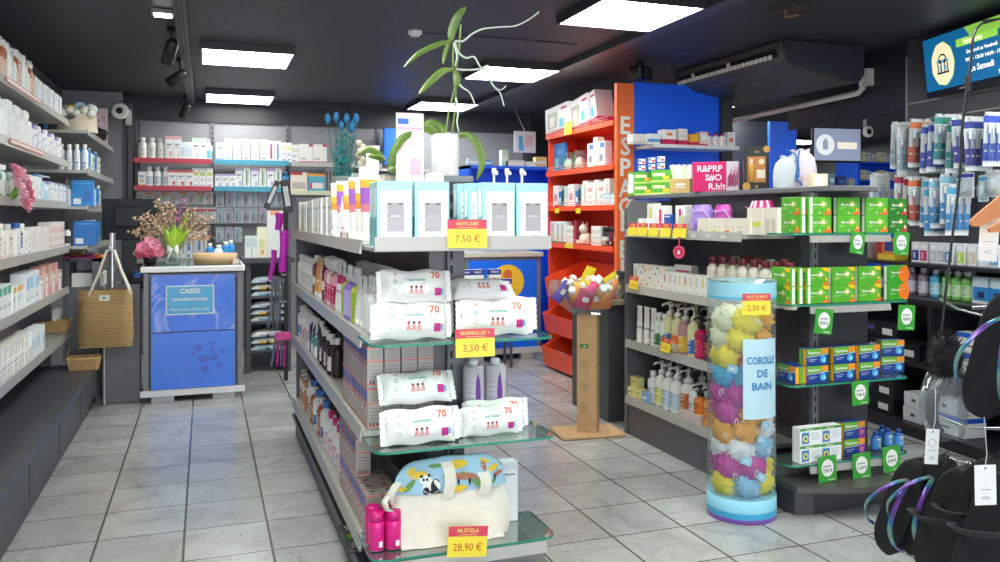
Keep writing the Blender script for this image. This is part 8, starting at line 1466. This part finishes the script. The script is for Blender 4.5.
obj('upper_rod', MB().tube([pp(925, 448, 1.65), pp(960, 462, 1.45), pp(1150, 500, 1.2)], .004, CHR, 8), rk); obj('lower_rod', MB().tube([pp(935, 415, 1.75), pp(968, 428, 1.5), pp(1150, 430, 1.2)], .004, CHR, 8), rk)
pr_ = pp(1150, 430, 1.2); obj('rack_post', MB().tube([(pr_.x, pr_.y, 0), (pr_.x, pr_.y, 1.75)], .015, CHR, 12), rk); obj('top_rod', MB().tube([pp(972, 308, 1.45), pp(1150, 300, 1.2)], .004, CHR, 8), rk); obj('rack_foot', MB().box((pr_.x-.15, pr_.y-.15, 0), (pr_.x+.15, pr_.y+.15, .012), DGREY), rk)
fds = [((922, 462, 1.56), (.1, .46, -1.5), 'leftmost black foam sandal hanging with iridescent strap', 1), ((946, 458, 1.5), (.1, .44, -1.48), 'second black foam sandal from the left on the rack', 1), ((968, 470, 1.4), (.1, .42, -1.42), 'third black foam sandal, in the middle of the rack', 0), ((994, 462, 1.34), (.1, .4, -1.4), 'fourth black foam sandal at the right edge of rack', 0), ((1012, 475, 1.25), (.1, .36, -1.3), 'black foam sandal cut by the right image edge', 0)]
for (u, v, Y), rot, lab, st in fds:
    p = pp(u, v, Y); t = thing('foam_sandal', lab, 'sandal', p, 0, 'black foam sandals on the rack'); t.rotation_euler = rot; obj('sole', sandal(), t); obj('strap', strap() if st else band(), t); obj('hang_loop', MB().tube([(-.01, 0, -.01), (0, 0, .03), (.01, 0, -.01)], .002, BLK, 6), t)
p = pp(1018, 292, 1.3); t = thing('foam_sandal', 'large black foam sole hanging above the others at right edge', 'sandal', p); t.rotation_euler = (.1, .3, -1.25); t.scale = (1.1, 1.1, 1.0); obj('sole', sandal(), t); obj('strap', strap(), t)
p = pp(1060, 330, 1.2); t = thing('foam_sandal', 'second large black sole partly outside the right edge', 'sandal', p); t.rotation_euler = (.1, .1, -.5); obj('sole', sandal(), t); obj('strap', strap(), t)
# dark pompon slipper in clear wrap
p = pp(944, 352, 1.62); t = thing('fluffy_slipper', 'dark fluffy slipper in clear wrap hanging left of soles', 'slipper', p); m = MB(); rd5 = random.Random(9)
for i in range(420):
    d = Vector((rd5.gauss(0, 1), rd5.gauss(0, 1), rd5.gauss(0, 1))).normalized(); q = Vector((d.x*.04+.012, d.y*.035, d.z*.055-.01)); e = q+d*.022+Vector((rd5.uniform(-.01, .01), 0, rd5.uniform(-.012, .006))); s = d.cross(Vector((0, 0, 1))).normalized()*.0022; m.add([q-s, q+s, e], [(0, 1, 2)], SF)
m.blob((.012, 0, -.01), .04, SF, 10, 8, sc=(1, .9, 1.35)); obj('fluffy_upper', m, t); m = MB(); m.tube(smooth([Vector((0, 0, -.06)), Vector((-.035, 0, -.11)), Vector((-.04, 0, -.17)), Vector((-.02, 0, -.2))]), [.02]*9+[.018]*4, M('3A3A40', .4), 10, .6) if False else m.tube(smooth([Vector((0, 0, -.06)), Vector((-.035, 0, -.11)), Vector((-.04, 0, -.17)), Vector((-.02, 0, -.2))]), .018, M('3A3A40', .4), 10, .6); obj('sole', m, t)
m = MB(); m.grid(lambda u, v: (.07*math.cos(2*PI*u)*(.5+.5*math.sin(PI*v))-.0, .045*math.sin(2*PI*u), -.06-.16*v+.006*math.sin(20*u)), 24, 12, clear('wrap', 'EEF2F6', .1, .04)); obj('clear_wrap', m, t)
# white hang tags
for (u, v, Y, w, h, rot, lab) in ((933, 429, 1.4, .03, .078, (.0, .06, -.3), 'slim white swing tag hanging left of the sandals'), (985, 465, 1.15, .041, .075, (0, -.02, -.3), 'wide white swing tag hanging among the sandals'), (991, 210, 1.55, .05, .13, (0, .08, -.3), 'tall white tag below the orange cut-out')):
    p = pp(u, v, Y); m = MB(); m.box((-w/2, -.0006, -h), (w/2, .0006, 0), WHITE); m.disc((0, -.0008, -.006), .002, DARK, seg=8)
    for k, (z, ww) in enumerate(((.62, .5), (.8, .3), (.84, .4))): m.quad([(-w*ww/2, -.0009, -h*z), (w*ww/2, -.0009, -h*z), (w*ww/2, -.0009, -h*z+.0012), (-w*ww/2, -.0009, -h*z+.0012)], col('8A8A90'))
    if w < .035: n = 16; m.add([(r*math.cos(2*PI*i/n), -.0009, -h*.4+r*math.sin(2*PI*i/n)) for r in (.009, .0082) for i in range(n)], [(i, (i+1) % n, n+(i+1) % n, n+i) for i in range(n)], col('6A6A70'))
    m.tube([(0, 0, -.005), (.004, 0, .02), (0, 0, .09)], .0008, col('C8D0D4'), 5); o = tag(obj('swing_tag', m, None, p), lab, 'tag', 'white swing tags'); o.rotation_euler = rot
# orange cut-out figure
m = MB(); F_ = [(-.01, .0), (.0, -.02), (.03, -.022), (.11, .01), (.15, .03), (.13, .0), (.07, -.03), (.08, -.045), (.3, -.04), (.3, .3), (.17, .24), (.125, .1), (.02, .025)]; m.prism([(x*.55, z*.62) for x, z in F_], M('E8935A', .6), -.004, .004, 1); p = pp(972, 221, 1.5); o = tag(obj('cardboard_figure', m, None, p), 'orange cardboard cut-out arm at the right image edge', 'sign'); o.rotation_euler = (0, 0, -.3)
# black cable
pts = [(984, 22), (974, 34), (970, 70), (962, 130), (960, 175), (952, 240), (945, 300), (938, 360), (934, 400)]; m = MB(); m.tube(smooth([PY(u, v, 2.2) for u, v in pts]), .0045, BLK, 8); m.cbox(tuple(PY(968, 84, 2.2)-Vector((.008, .008, .03))), tuple(PY(968, 84, 2.2)+Vector((.01, .01, .03))), DARK)
m.tube([PY(984, 22, 2.2), PY(1003, 18, 2.2), PY(1003, 18, 2.2)+Vector((0, 0, CEIL-PY(1003, 18, 2.2).z))], .008, BLK, 8); tag(obj('hanging_cable', m), 'black cable hanging down in front of the wall screen', 'cable')
m = MB(); m.tube([PY(940, 299, 2.3), PY(958, 309, 2.1), PY(1020, 325, 1.8)], .005, CHR, 8); tag(obj('metal_rod', m), 'bright metal rod in front of the mouthwash shelf', 'rod')
# small kraft card on the floor by the sandals
p = FL(906, 500, 0); m = MB(); m.cbox((-.05, -.03, 0), (.08, .06, .1), M('C8B090', .7)); tag(obj('floor_carton', m, None, (p.x+.05, p.y+.03, 0)), 'small beige carton standing on the floor behind the sandals', 'box')
